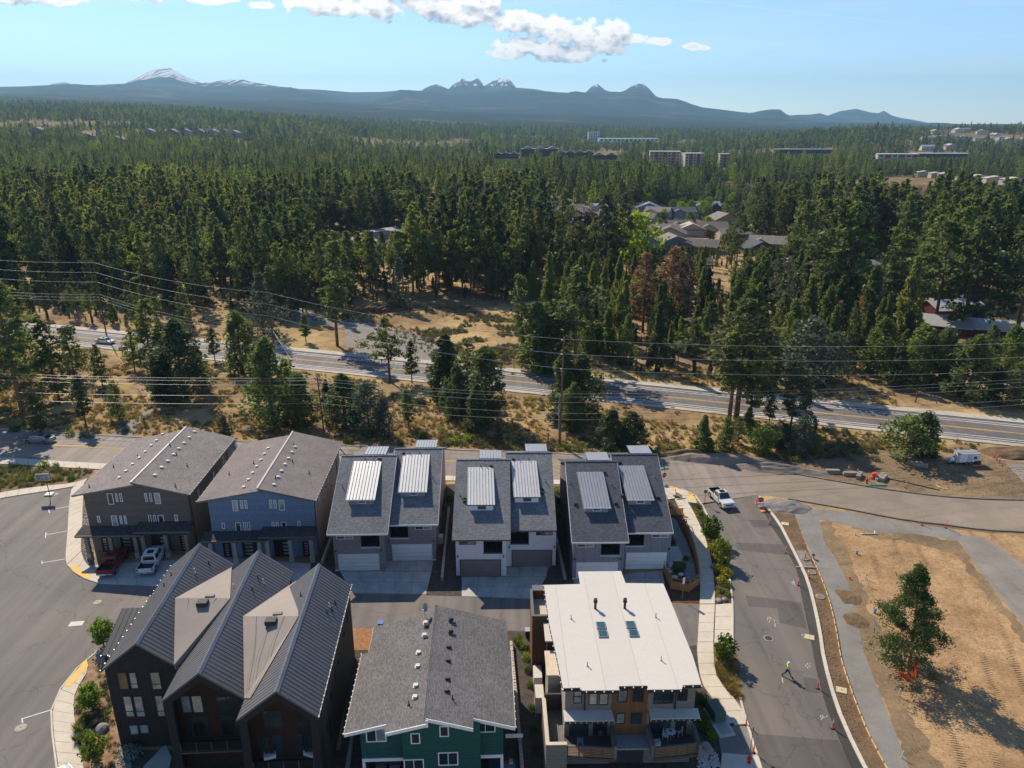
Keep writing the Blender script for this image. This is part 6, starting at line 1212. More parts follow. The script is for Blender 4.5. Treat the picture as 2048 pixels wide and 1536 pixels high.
PINE = [make_pine(10+i, 20, r_, b_, nb, 9, 10, ts, gap=gp, mt=mt) for i, (r_, b_, nb, ts, gp, mt) in enumerate([
 (4.3,.20,58,.38,.35,'leaf_pine'), (3.6,.34,50,.38,.4,'leaf_pine_y'), (4.9,.14,66,.38,.25,'leaf_pine'), (3.2,.25,60,.36,.3,'leaf_pine'), (4.4,.42,46,.42,.5,'leaf_pine_y'), (3.8,.10,68,.36,.2,'leaf_juniper'), (5.2,.30,56,.42,.4,'leaf_pine')])]
YPINE = [make_pine(40+i, 10, r_, b_, 46, 8, 9, .26, gap=.2, mt=mt) for i, (r_, b_, mt) in enumerate([(2.1,.10,'leaf_pine'), (2.5,.16,'leaf_pine_y'), (1.8,.22,'leaf_pine')])]
JUN = [make_bushy(60+i, 9, r_, .03, lo, 135, .185, mt, pointy=p) for i, (r_, lo, mt, p) in enumerate([(2.3,38,'leaf_juniper',.8), (2.8,34,'leaf_juniper',.65), (2.0,38,'leaf_pine_y',.9), (2.5,36,'leaf_juniper',.55), (1.9,36,'leaf_juniper',1.0)])]
SPR = [make_pine(80+i, 14, 3.0, .04, 70, 8, 9, .26, shape='cone', mt='leaf_spruce', gap=.1) for i in range(2)]
GRY = [make_bushy(90+i, 10, 3.6, .04, 34, 85, .24, 'leaf_spruce', pointy=.5) for i in range(2)]
BRD = [make_bushy(100+i, 8, 3.0, .22, 24, 80, .28, mt, pointy=0, lsz=.42) for i, mt in enumerate(['leaf_green', 'leaf_green', 'leaf_lime', 'leaf_purple', 'leaf_juniper'])]
DEAD = [make_pine(110, 15, 2.6, .18, 56, 8, 7, .30, mt='leaf_dead', gap=.25), make_pine(111, 13, 2.4, .15, 50, 8, 6, .28, mt='leaf_dead', gap=.3)]
SNAG = [make_pine(115, 12, 2.6, .12, 60, 7, 3, .22, mt='leaf_grey', gap=.2, bark='bark_grey')]
def tree(name, proto, hnat, loc, h, label, cat='tree', group=None, wide=1.0, rz=None, under=0):
    s = h/hnat; o = empty(name, (loc[0], loc[1], loc[2]), rnd.uniform(0, 6.28) if rz is None else rz, label=label, cat=cat, group=group); o.scale = (s*wide, s*wide, s)
    a = put('crown', proto[0], o); b = put('trunk', proto[1], o); return o
# ---- trees placed one by one: (base px, top px y, prototype list, index, natural height, width factor, name, label)
HAND = [
 ((45,822),560,PINE,0,20,1.25,'pine_tree','very tall dark pine at the left edge between the two roads'),
 ((-30,815),600,PINE,2,20,1.2,'pine_tree','dark pine cut by the left edge of the photo'),
 ((82,868),790,YPINE,0,10,1.3,'pine_tree','small bushy pine beside the yellow diamond sign'),
 ((118,800),640,PINE,5,20,1.1,'pine_tree','pine just right of the very tall left edge pine'),
 ((150,756),655,YPINE,0,10,1.1,'pine_tree','pine between the highway and the trail near the cream car'),
 ((172,850),752,YPINE,2,10,1.0,'pine_tree','slim young pine left of the dirt trail'),
 ((238,838),762,YPINE,0,10,1.0,'pine_tree','young pine close beside the dirt trail'),
 ((305,748),600,PINE,5,20,1.1,'pine_tree','dark pine behind the broad yellow green tree near the highway'),
 ((270,742),660,YPINE,1,10,1.0,'pine_tree','small pine in front of the highway sidewalk'),
 ((368,792),645,JUN,1,9,1.25,'juniper_tree','broad yellow green juniper above the dirt trail'),
 ((330,795),700,JUN,0,9,1.2,'juniper_tree','olive juniper left of the broad yellow green one'),
 ((485,748),628,JUN,3,9,1.0,'juniper_tree','round topped juniper against the highway left of the leaning pole'),
 ((545,846),682,JUN,1,9,1.05,'juniper_tree','large olive juniper under the crossing wires'),
 ((603,852),752,JUN,3,9,1.3,'juniper_tree','wide juniper bush left of the pole with the crossarm'),
 ((690,845),752,JUN,1,9,1.5,'juniper_tree','wide low juniper right of the pole with the crossarm'),
 ((738,868),768,GRY,0,10,1.0,'juniper_tree','grey green juniper above the slate and taupe roofs'),
 ((780,764),636,PINE,4,20,1.25,'pine_tree','open pine standing in front of the gravel pullout'),
 ((824,766),682,YPINE,2,10,.9,'pine_tree','slender small pine right of the open one at the pullout'),
 ((893,802),672,JUN,0,9,1.25,'juniper_tree','bright green juniper at the highway edge'),
 ((935,792),682,YPINE,1,10,1.1,'pine_tree','pine between two junipers at the highway edge'),
 ((972,838),700,JUN,3,9,1.15,'juniper_tree','dense dark juniper with an arm reaching over the highway'),
 ((817,856),780,YPINE,2,10,1.1,'pine_tree','small dark pine on the bare slope'),
 ((1128,842),700,JUN,0,9,1.1,'juniper_tree','tall juniper left behind the high utility pole'),
 ((1160,838),712,JUN,1,9,1.15,'juniper_tree','tall juniper right behind the high utility pole'),
 ((1262,897),828,JUN,3,9,1.6,'juniper_tree','rounded dark juniper above the grey paired house'),
 ((1222,893),822,JUN,1,9,1.5,'juniper_tree','rounded dark juniper touching its right hand twin'),
 ((1405,906),832,JUN,4,9,1.25,'juniper_tree','bright green young juniper by the dirt bank'),
 ((1448,908),836,YPINE,0,10,1.2,'pine_tree','small pine beside the bright green young juniper'),
 ((1476,888),835,YPINE,1,10,1.0,'pine_tree','slim small pine under the yellow green giant'),
 ((1524,910),856,BRD,0,8,1.1,'young_tree','light green young tree right of the slim small pines'),
 ((1600,908),832,GRY,1,10,.9,'juniper_tree','greyish juniper left of the dirt site'),
 ((1634,912),872,JUN,2,9,1.1,'juniper_tree','little juniper at the edge of the dirt site'),
 ((1472,838),605,PINE,4,20,1.55,'pine_tree','tall yellow green pine in front of the highway at right centre'),
 ((1458,842),650,PINE,1,20,1.35,'pine_tree','pine whose crown fills the left side of the tall yellow green one'),
 ((1580,864),736,PINE,6,20,1.0,'pine_tree','medium pine in front of the highway right of the giant'),
 ((1538,848),782,YPINE,2,10,1.0,'pine_tree','thin pine between the giant and the medium pine'),
 ((1625,886),838,YPINE,0,10,1.0,'pine_tree','dark young pine right of the medium pine'),
 ((1812,916),838,BRD,4,8,1.35,'juniper_tree','wide green tree standing alone between highway and dirt site'),
 ((1842,910),828,JUN,3,9,1.4,'juniper_tree','right hand half of the wide lone tree by the dirt site'),
 ((452,880),832,YPINE,0,10,1.5,'pine_tree','small fresh green pine behind the far left duplex'),
 ((997,884),843,JUN,2,9,1.0,'juniper_tree','tiny juniper on the bare slope'),
 ((1068,892),868,YPINE,0,10,1.3,'pine_tree','tiny green pine left of the high utility pole'),
 ((675,692),482,PINE,3,20,.95,'pine_tree','very tall pale pine left of the gravel pullout'),
 ((612,684),630,YPINE,2,10,1.0,'pine_tree','small pine left of the very tall pale pine'),
 ((800,618),516,SPR,0,14,1.2,'spruce_tree','blue grey spruce behind the log pile'),
 ((528,672),545,SPR,1,14,1.3,'spruce_tree','blue green conifer at the highway beside the leaning pole'),
 ((1075,742),608,JUN,0,9,1.2,'juniper_tree','juniper at the right edge of the meadow'),
 ((1105,745),620,JUN,1,9,1.1,'juniper_tree','dark juniper behind the meadow edge juniper'),
 ((1150,742),536,PINE,1,20,1.2,'pine_tree','tall pine rising over the junipers at the meadow edge'),
 ((1610,772),640,GRY,0,10,1.15,'juniper_tree','broad silvery juniper above the highway'),
 ((1660,762),668,GRY,1,10,1.0,'juniper_tree','silvery juniper left of the grassy path'),
 ((1935,800),676,JUN,1,9,1.25,'juniper_tree','rounded green juniper near the right highway gate'),
 ((1985,806),735,JUN,0,9,1.1,'juniper_tree','small juniper right of the rounded green one'),
 ((1875,775),660,JUN,3,9,1.0,'juniper_tree','dark juniper left of the rounded green one'),
 ((1662,640),398,PINE,0,20,1.05,'pine_tree','giant pine with bare lower trunk at right centre'),
 ((1684,648),408,PINE,5,20,1.0,'pine_tree','dark pine close behind the giant with the bare trunk'),
 ((1868,655),445,PINE,6,20,1.1,'pine_tree','tall pine in front of the metal roofed red house'),
 ((1922,668),435,PINE,2,20,1.0,'pine_tree','tall dark pine right of the red house chimney'),
 ((2030,680),430,PINE,0,20,1.1,'pine_tree','tall pine at the right edge of the photo'),
 ((1790,668),470,PINE,3,20,1.2,'pine_tree','tall pine left of the red house'),
 ((1285,665),506,DEAD,0,15,1.15,'dead_pine_tree','left one of the two large rust brown dead pines'),
 ((1338,660),492,DEAD,1,13,1.15,'dead_pine_tree','right one of the two large rust brown dead pines'),
 ((1372,662),520,DEAD,0,15,.9,'dead_pine_tree','half dead brown pine right of the rust brown pair'),
 ((1570,665),515,SNAG,0,12,1.25,'bare_tree','bare grey tree in the right hand woods'),
 ((1668,690),600,DEAD,1,13,.9,'dead_pine_tree','small brown dead pine left of the grassy path'),
 ((1712,688),592,DEAD,0,15,.9,'dead_pine_tree','small brown dead pine right of its brown neighbour'),
 ((22,700),585,PINE,5,20,.9,'pine_tree','pine at the left edge behind the highway end'),
 ((60,762),640,YPINE,1,10,1.2,'pine_tree','pine right of the left edge giant at the highway'),
 ((205,770),690,YPINE,0,10,1.1,'pine_tree','young pine right below the cream car'),
 ((330,742),650,YPINE,0,10,1.1,'pine_tree','young pine at the highway above the broad juniper'),
 ((400,770),690,JUN,0,9,1.0,'juniper_tree','juniper right of the broad yellow green one'),
 ((430,722),655,YPINE,2,10,1.0,'pine_tree','young pine on the highway edge left of the round topped juniper'),
 ((520,772),690,JUN,3,9,.9,'juniper_tree','low juniper behind the large olive one'),
 ((575,800),720,JUN,0,9,1.0,'juniper_tree','juniper right of the large olive one'),
 ((655,812),760,JUN,4,9,1.1,'juniper_tree','small juniper at the crossarm pole foot'),
 ((715,848),790,JUN,0,9,1.2,'juniper_tree','juniper bush above the taupe roofs'),
 ((770,872),800,GRY,1,10,.8,'juniper_tree','grey juniper above the taupe rear dormer'),
 ((915,835),735,JUN,1,9,1.0,'juniper_tree','lower juniper joining the highway pair'),
 ((955,862),770,JUN,0,9,1.1,'juniper_tree','front juniper below the reaching arm'),
 ((1145,862),770,JUN,3,9,1.0,'juniper_tree','low juniper at the foot of the high utility pole'),
 ((1500,842),700,PINE,3,20,1.2,'pine_tree','pine filling the right side of the yellow green giant'),
 ((1565,900),850,JUN,3,9,1.2,'juniper_tree','dark low juniper between the young trees'),
 ((1495,868),815,JUN,0,9,1.0,'juniper_tree','juniper under the yellow green giant'),
 ((2035,815),720,JUN,1,9,1.2,'juniper_tree','juniper at the right edge above the highway'),
 ((1905,790),690,PINE,5,20,1.1,'pine_tree','pine behind the rounded green juniper near the gate'),
 ((1830,770),655,JUN,3,9,1.1,'juniper_tree','dark juniper below the red house'),
 ((1755,745),640,JUN,1,9,1.2,'juniper_tree','dark juniper right of the grassy path'),
 ((1790,775),690,JUN,0,9,1.1,'juniper_tree','juniper at the lower end of the grassy path'),
 ((1970,770),650,PINE,5,20,1.0,'pine_tree','dark pine in front of the long red building'),
 ((2010,760),655,JUN,3,9,1.1,'juniper_tree','juniper in front of the long red building'),
 ((1270,560),430,BRD,2,8,.8,'broadleaf_tree','pale tree beside the tan roofed houses'),
 ((1172,505),430,BRD,3,8,1.3,'broadleaf_tree','dark purple tree left of the tan roofed houses'),
]
placed = []
for b_, ty, PR, i, hn, wd, nm, lb in HAND:
    wd *= 1.22 if PR in (JUN, PINE, GRY) else 1.1
    B = P(*b_); h = hgt(b_, (b_[0], ty)); tree(nm, PR[i % len(PR)], hn, B, h, lb, wide=wd); placed.append((B.x, B.y, h*.16*wd))
# ---- the lone pine on the dirt lot: a mesh of its own, denser and lopsided
LP = make_pine(341, 12, 3.4, .09, 82, 8, 46, .18, droop=-.06, gap=.38, shape='lone', mt='leaf_pine_near', ratio=.28, tight=.8)
b = P(1818,1332); o = empty('pine_tree', b, R(200), label='lone pine on the tan dirt lot with orange netting at its foot', cat='tree'); put('crown', LP[0], o); put('trunk', LP[1], o); o.rotation_euler = (0, R(3), R(200))
q = PT(1960,405); SITES.append((q.x, q.y, 95, q.z, 4, 300)); q = PT(1730,385); SITES.append((q.x, q.y, 45, q.z, 6, 200))
# garden trees between the houses of the neighbourhood
rg = random.Random(12); ng_ = 0
while ng_ < 46:
    px_, py_ = rg.uniform(1090, 1500), rg.uniform(408, 505); p_ = P(px_, py_)
    if any(abs(p_.x-s_[0]) < s_[2]+2 and abs(p_.y-s_[1]) < s_[2]*.9 for s_ in SITES): continue
    k_ = rg.choice([0, 0, 1, 2, 3, 4, 4]); tree('garden_tree', BRD[k_], 8, p_, rg.uniform(3.5, 8), ['round green tree in a garden of the tan roofed neighbourhood','round green tree in a garden of the tan roofed neighbourhood','lime green tree in a garden of the tan roofed neighbourhood','dark purple tree in a garden of the tan roofed neighbourhood','dark green tree in a garden of the tan roofed neighbourhood'][k_], group=['green garden trees of the neighbourhood','green garden trees of the neighbourhood','lime garden trees of the neighbourhood','purple garden trees of the neighbourhood','dark garden trees of the neighbourhood'][k_]); ng_ += 1
# ---- woods: scattered over the terrain, thinned where the photograph shows clearings, roads or houses
def inside(poly, X, Y):
    c = np.zeros(len(X), bool); n = len(poly)
    for i in range(n):
        x0, y0 = poly[i]; x1, y1 = poly[(i+1) % n]
        if y0 == y1: continue
        k = ((y0 > Y) != (y1 > Y)) & (X < (x1-x0)*(Y-y0)/(y1-y0)+x0); c ^= k
    return c
PW = lambda px: [tuple(P(*q)[:2]) for q in px]
CLEAR = [PW(q) for q in [
 [(395,625),(450,615),(590,640),(690,625),(740,608),(800,600),(900,596),(1000,600),(1080,606),(1105,640),(1060,700),(1030,742),(870,730),(690,708),(600,700),(440,690),(390,670)],
 [(1090,470),(1110,440),(1180,425),(1300,408),(1440,402),(1500,425),(1500,470),(1420,500),(1300,500),(1180,505)],
 [(1840,620),(1960,600),(2048,625),(2300,660),(2300,760),(2048,735),(1990,730),(1890,690),(1840,660)],
 [(640,520),(640,470),(800,470),(880,520),(860,545),(700,545)], [(1240,540),(1290,500),(1340,500),(1340,530)],
 [(420,420),(520,405),(540,440),(480,470)], [(1692,705),(1712,700),(1760,745),(1830,790),(1740,785),(1700,745)],
 [(1400,570),(1420,540),(1470,540),(1460,600),(1410,620)],
]]
A0, B0 = P(154,674.5), P(2048,868); hd = (B0-A0).normalized(); hn_ = Vector((-hd.y, hd.x, 0))
def corridor(X, Y, Z, H):
    """trees in front of a building the photograph shows stay below the line of sight to it"""
    H = np.array(H, float).copy()
    for (bx, by, hw, bz, show, back) in SITES:
        t = np.abs(X/Y-bx/by)*by < hw; k = t & (Y < by+hw*.6) & (Y > by-back); lim = CH+(bz+show-CH)*Y/by-Z; H = np.where(k, np.minimum(H, lim), H); H = np.where((np.abs(X-bx) < hw+3) & (np.abs(Y-by) < hw*.7+3), 0, H)
    return H
def forest_pts(d0, d1, s, seed, umax=.80):
    r = np.random.default_rng(seed); ys = np.arange(d0, d1, s); xs = np.arange(-umax*d1-20, umax*d1+20, s); X, Y = np.meshgrid(xs, ys); X = X.ravel()+r.uniform(-.48, .48, X.size)*s; Y = Y.ravel()+r.uniform(-.48, .48, Y.size)*s
    k = (np.abs(X) < umax*Y+15) & (Y > d0) & (Y < d1); X, Y = X[k], Y[k]
    hw = (X-A0.x)*hn_.x+(Y-A0.y)*hn_.y
    k = hw > 10.5+3*vnoise(X/14, Y/14)
    for poly in CLEAR: k &= ~inside(poly, X, Y)
    dn = fbm(X/70, Y/70, 3); gate = .30+.0*Y
    k &= dn > np.where(Y < 450, .20, .30)
    X, Y, hw = X[k], Y[k], hw[k]; return X, Y, hw, r
# height of the woods by place: low junipers at right centre, young pines along the highway at left, tall pines elsewhere
def kind_height(X, Y, hw, r):
    u = X/Y; n = fbm(X/60+9, Y/60, 2); h = 18.5+9*n+r.normal(size=len(X))*4.2
    kind = np.zeros(len(X), int)                                # 0 pine, 1 juniper
    rightc = (u > .02) & (u < .56) & (Y < 260); strip_ = (u < -.18) & (hw < 34); j = rightc & (r.random(len(X)) < .72)
    h = np.where(rightc, 10.5+4*n+r.normal(size=len(X))*2.4, h); kind[j] = 1
    h = np.where(strip_, 9+r.normal(size=len(X))*1.4, h); kind = np.where(strip_ & (r.random(len(X)) < .2), 1, kind)
    edge = (~rightc) & (~strip_) & (u > -.2) & (Y < 330); h = np.where(edge, h*1.12, h)
    h = np.where((u > .4) & (Y < 300), h*1.15, h)
    small = r.random(len(X)) < .25; h = np.where(small, h*r.uniform(.4, .75, len(X)), h)
    h = np.where(Y > 700, 10+10*n+r.normal(size=len(X))*5, h); h = np.where(r.random(len(X)) < .08, h*1.25, h)
    return kind, np.clip(h, 4, 31)
X, Y, hw, r_ = forest_pts(150, 470, 5.9, 5); kind, Hh = kind_height(X, Y, hw, r_)
keep = np.ones(len(X), bool)
for (x, y, rr) in placed: keep &= (X-x)**2+(Y-y)**2 > (rr*1.1+1.2)**2
# thin the tall pines so that trunks and ground show between them
keep &= ~((kind == 0) & (Hh > 14) & (r_.random(len(X)) < .18))
Hh = corridor(X, Y, terrain_z(X, Y), Hh); keep &= Hh > 3.2
X, Y, kind, Hh = X[keep], Y[keep], kind[keep], Hh[keep]
near_stuff = []
LM = [(60,'at the far left edge'),(300,'behind the cream car'),(480,'left of the leaning pole'),(640,'right of the leaning pole'),(740,'behind the gravel track'),(860,'behind the log pile'),(1010,'behind the meadow'),(1180,'behind the high utility pole'),(1320,'below the rust brown pines'),(1450,'left of the yellow green giant'),(1600,'right of the yellow green giant'),(1740,'beside the grassy path'),(1880,'left of the red house'),(2000,'around the red house'),(2400,'at the far right edge')]
def landmark(x, y):
    k = y*math.cos(PITCH)+CH*math.sin(PITCH); px = 1024+FPX*x/k
    return next((n for a, n in LM if px < a), LM[-1][1])
for kd, nm, cap in ((0, 'pine_tree', 238), (1, 'juniper_tree', 262)):
    idx = np.where(kind == kd)[0]; size = Hh[idx]/Y[idx]*(np.abs(X[idx]/Y[idx]) < .70); idx = idx[np.argsort(-size)]
    for n_, i in enumerate(idx):
        x, y, h = float(X[i]), float(Y[i]), float(Hh[i]); z = tz(x, y)
        if n_ < cap:
            w = landmark(x, y); dep = 'front row' if y < 215 else ('second row' if y < 270 else ('middle depth' if y < 340 else 'back')); sz = 'tallest' if h > 23 else ('tall' if h > 17 else ('middling' if h > 11 else 'small'))
            if kd == 0: PR, hn = (PINE, 20) if h > 12 else (YPINE, 10); lab = '%s ponderosa pine in the %s of the woods %s' % (sz, dep, w)
            else: PR, hn = JUN, 9; lab = '%s dark juniper in the %s of the woods %s' % (sz if h > 11 else ('medium' if h > 8.5 else 'small'), dep, w)
            gr = lab.replace(' dark', '').replace('pine in', 'pines in').replace('juniper in', 'junipers in')
            tree(nm, PR[rnd.randrange(len(PR))], hn, (x, y, z), h, lab, group=gr, wide=rnd.uniform(.68, 1.0))
        else: near_stuff.append((x, y, z, h, kd))
# ---- instanced masses: far woods, ground cover (stuff)
def lod_pine(seed, n, ts, h=20, R_=4.0, base=.08, mt='leaf_pine', pw=.7):
    r = np.random.default_rng(seed); f = r.random(n)**.8; prof = (1-f)**pw*(.45+.55*np.minimum(1, f*4)); a = r.uniform(0, 6.28, n); q = np.sqrt(r.uniform(.15, 1, n))*(1+.25*np.sin(a*3+f*20))
    C = np.stack([np.cos(a)*R_*prof*q, np.sin(a)*R_*prof*q, h*(base+(1-base)*f)], 1); s = ts*(.5+.7*(1-f))*r.uniform(.7, 1.3, n); V, F = leaf_quads(C, s, r, ratio=.6, tri=True)
    tr = MB().cone((0,0,0), (0,0,h*.8), .3, .06, 5, cap=False); n0 = len(V); q = []
    for fc in tr.f: q += [(fc[0]+n0, fc[1]+n0, fc[2]+n0), (fc[0]+n0, fc[2]+n0, fc[3]+n0)]
    V = np.concatenate([V, np.array(tr.v)]); F = np.concatenate([F, np.array(q)]); me = npmesh('far_tree', V, F); me.materials.append(g[mt]); me.materials.append(g['bark'])
    mi = np.zeros(len(F), np.int32); mi[-len(q):] = 1; me.polygons.foreach_set('material_index', mi); return me
def scatter(name, protos, pts, natural, **k):
    """pts: (x,y,z,h,which); one object whose geometry nodes set a copy of a prototype mesh on every point"""
    if not pts: return
    pc = bpy.data.collections.new(name+'_kinds')
    for i, me in enumerate(protos):
        o = bpy.data.objects.new('%s_kind_%02d' % (name, i), me); pc.objects.link(o)
    A = np.array([p[:3] for p in pts], np.float32); me = bpy.data.meshes.new(name); me.vertices.add(len(A)); me.vertices.foreach_set('co', A.ravel())
    at = me.attributes.new('siz', 'FLOAT', 'POINT'); at.data.foreach_set('value', np.array([p[3]/natural for p in pts], np.float32))
    at = me.attributes.new('wid', 'FLOAT', 'POINT'); at.data.foreach_set('value', np.random.default_rng(3).uniform(.65, 1.1, len(A)).astype(np.float32))
    at = me.attributes.new('rot', 'FLOAT', 'POINT'); at.data.foreach_set('value', np.random.default_rng(4).uniform(0, 6.28, len(A)).astype(np.float32))
    at = me.attributes.new('idx', 'INT', 'POINT'); at.data.foreach_set('value', np.array([p[4] for p in pts], np.int32))
    o = put(name, me, kind='stuff', **k); ng = bpy.data.node_groups.new(name, 'GeometryNodeTree'); ng.interface.new_socket('Geometry', in_out='INPUT', socket_type='NodeSocketGeometry'); ng.interface.new_socket('Geometry', in_out='OUTPUT', socket_type='NodeSocketGeometry')
    N, L = ng.nodes, ng.links; gi, go = N.new('NodeGroupInput'), N.new('NodeGroupOutput'); ci = N.new('GeometryNodeCollectionInfo'); ci.inputs['Collection'].default_value = pc; ci.inputs['Separate Children'].default_value = True; ci.inputs['Reset Children'].default_value = True
    ip = N.new('GeometryNodeInstanceOnPoints'); ip.inputs['Pick Instance'].default_value = True
    def attr(n, t='FLOAT'): a = N.new('GeometryNodeInputNamedAttribute'); a.data_type = t; a.inputs['Name'].default_value = n; return a.outputs[0]
    cx = N.new('ShaderNodeCombineXYZ'); mm = N.new('ShaderNodeMath'); mm.operation = 'MULTIPLY'; L.new(attr('siz'), mm.inputs[0]); L.new(attr('wid'), mm.inputs[1]); L.new(mm.outputs[0], cx.inputs[0]); L.new(mm.outputs[0], cx.inputs[1]); L.new(attr('siz'), cx.inputs[2])
    cr = N.new('ShaderNodeCombineXYZ'); L.new(attr('rot'), cr.inputs[2]); er = N.new('FunctionNodeEulerToRotation'); L.new(cr.outputs[0], er.inputs[0])
    L.new(gi.outputs[0], ip.inputs['Points']); L.new(ci.outputs[0], ip.inputs['Instance']); L.new(attr('idx', 'INT'), ip.inputs['Instance Index']); L.new(er.outputs[0], ip.inputs['Rotation']); L.new(cx.outputs[0], ip.inputs['Scale']); L.new(ip.outputs[0], go.inputs[0])
    md = o.modifiers.new(name, 'NODES'); md.node_group = ng; return o
def joined(pair, name='tree_kind'):
    """crown and trunk as one mesh with two materials"""
    a, b = pair; n = len(a.vertices); V = np.zeros(n*3, np.float32); a.vertices.foreach_get('co', V); F = np.arange(n).reshape(-1, 4) if len(a.polygons)*4 == n else None
    tv = np.array([v.co[:] for v in b.vertices]); tf = []
    for p in b.polygons:
        v = list(p.vertices); tf.append(v if len(v) == 4 else v+[v[-1]])
    V = np.concatenate([V.reshape(-1, 3), tv]); me = bpy.data.meshes.new(name); faces = F.tolist()+[[i+n for i in (f if f[2] != f[3] else f[:3])] for f in tf]
    me.from_pydata(V.tolist(), [], faces); me.materials.append(a.materials[0]); me.materials.append(b.materials[0]); mi = np.zeros(len(faces), np.int32); mi[len(F):] = 1; me.polygons.foreach_set('material_index', mi); return me
UX, UY, uhw, ur = forest_pts(150, 430, 6.5, 77); us_ = corridor(UX, UY, UX*0, ur.uniform(1.0, 4.2, len(UX))); UNDER = [(x, y, 0.0, h, int(i)) for x, y, h, i in zip(UX.tolist(), UY.tolist(), us_.tolist(), ur.integers(0, 5, len(UX)).tolist()) if h > .8]
JP = [joined(PINE[i]) for i in range(7)]; JJ = [joined(JUN[i]) for i in range(5)]
pp = [(x, y, z, h, rnd.randrange(7)) for x, y, z, h, kd in near_stuff if kd == 0]; jj = [(x, y, z, h, rnd.randrange(5)) for x, y, z, h, kd in near_stuff if kd == 1]
scatter('pine_woods', JP, pp, 20, label='mass of tall pines behind the nearest woods', cat='woods'); scatter('juniper_woods', JJ, jj, 9, label='mass of junipers behind the nearest ones', cat='woods')
scatter('undergrowth', JJ, UNDER, 9, label='low juniper scrub under the woods', cat='undergrowth')
X, Y, hw, r2 = forest_pts(470, 1250, 7.6, 6); k_, H2 = kind_height(X, Y, hw, r2); Z = terrain_z(X, Y); H2 = corridor(X, Y, Z, H2); k = H2 > 4; X, Y, Z, H2 = X[k], Y[k], Z[k], H2[k]
mids = [lod_pine(200+i, 420, .95, mt=m_, R_=rr, pw=(.7,.9,.45,.6,.5,.3)[i]) for i, (m_, rr) in enumerate([('leaf_pine',4.4),('leaf_pine_y',3.9),('leaf_juniper',5.6),('leaf_juniper',4.6),('leaf_pine',5.2),('leaf_green',6.0)])]
scatter('middle_forest', mids, [(x, y, z, h*.95, i) for x, y, z, h, i in zip(X.tolist(), Y.tolist(), Z.tolist(), H2.tolist(), r2.choice(6, len(X), p=[.27,.22,.22,.12,.13,.04]).tolist())], 20, label='pine forest stretching over the valley', cat='forest')
fars = [lod_pine(220+i, 80, 2.1, mt=m_, R_=rr, pw=(.8,.5,.4,.6)[i]) for i, (m_, rr) in enumerate([('leaf_pine',4.8),('leaf_pine',4.4),('leaf_juniper',6.2),('leaf_spruce',6.6)])]
def farband(d0, d1, s, seed, thr, hs, nm, lab):
    X, Y, hw, r = forest_pts(d0, d1, s, seed, .74); dn = fbm(X/260+3, Y/420, 4); k = dn > thr; X, Y = X[k], Y[k]; Z = terrain_z(X, Y); h = corridor(X, Y, Z, (14.5+r.normal(size=len(X))*4.2)*hs); k = h > 4; X, Y, Z, h = X[k], Y[k], Z[k], h[k]
    scatter(nm, fars, [(x, y, z, max(5, hh), i) for x, y, z, hh, i in zip(X.tolist(), Y.tolist(), Z.tolist(), h.tolist(), r.choice(4, len(X), p=[.3,.25,.3,.15]).tolist())], 20, label=lab, cat='forest'); return len(X)
nf = farband(1250, 2700, 12.5, 8, .36, 1.05, 'far_forest', 'far pine forest below the hills'), farband(2700, 3500, 20, 9, .40, 1.0, 'distant_forest', 'distant pine forest at the foot of the mountains')
print('trees', len(pp), len(jj), len(X), nf)
# ---- sage, grass and shrubs
def clump(seed, n, ts, h, R_, mt, ratio=.5, up=.0):
    r = np.random.default_rng(seed); u = unit(n, r); u[:, 2] = np.abs(u[:, 2]); q = r.uniform(.4, 1.0, n)[:, None]; C = u*q*np.array([R_, R_, h]); V, F = leaf_quads(C, np.full(n, ts)*r.uniform(.6, 1.3, n), r, ratio=ratio); me = npmesh('clump', V, F); me.materials.append(g[mt]); return me
def tuft(seed, n, h, R_, mt):
    r = np.random.default_rng(seed); a = r.uniform(0, 6.28, n); q = r.uniform(0, 1, n)*R_; b0 = np.stack([np.cos(a)*q*.5, np.sin(a)*q*.5, np.zeros(n)], 1); tip = b0*2.2+np.stack([np.cos(a)*.1, np.sin(a)*.1, h*r.uniform(.6, 1.1, n)], 1); w = np.stack([-np.sin(a), np.cos(a), np.zeros(n)], 1)*.035
    V = np.stack([b0-w, b0+w, tip], 1).reshape(-1, 3); me = npmesh('tuft', V, np.arange(n*3).reshape(-1, 3)); me.materials.append(g[mt]); return me
COVER = [clump(300+i, n, ts, h, rr, mt) for i, (n, ts, h, rr, mt) in enumerate([(120,.10,.62,.55,'leaf_sage'),(120,.11,.75,.7,'leaf_sage'),(110,.11,.7,.6,'leaf_rabbit'),(150,.13,1.1,.95,'leaf_juniper')])]+[tuft(310, 60, .45, .5, 'grass_dry'), tuft(311, 70, .6, .6, 'grass_dry'), tuft(312, 60, .4, .5, 'grass_green')]
def cover(poly, n, seed, wts, smin=.6, smax=1.4, thr=None):
    r = np.random.default_rng(seed); pw = np.array(PW(poly)); x0, y0 = pw.min(0); x1, y1 = pw.max(0); X = r.uniform(x0, x1, n*6); Y = r.uniform(y0, y1, n*6); k = inside([tuple(p) for p in pw], X, Y)
    if thr: k &= fbm(X/9, Y/9, 3) > thr
    X, Y = X[k][:n], Y[k][:n]; w = np.array(wts, float); w /= w.sum(); return [(x, y, 0.0, s, int(i)) for x, y, s, i in zip(X.tolist(), Y.tolist(), r.uniform(smin, smax, len(X)).tolist(), r.choice(len(wts), len(X), p=w).tolist())]
pts = []
mid_poly = [(-60,700),(171,700),(239,708),(581,742),(700,757),(997,790),(1086,797),(1400,830),(1779,870),(2048,900),(2048,918),(1800,895),(1560,902),(1470,925),(1310,912),(1130,903),(920,895),(674,886),(266,870),(0,853),(-60,850)]
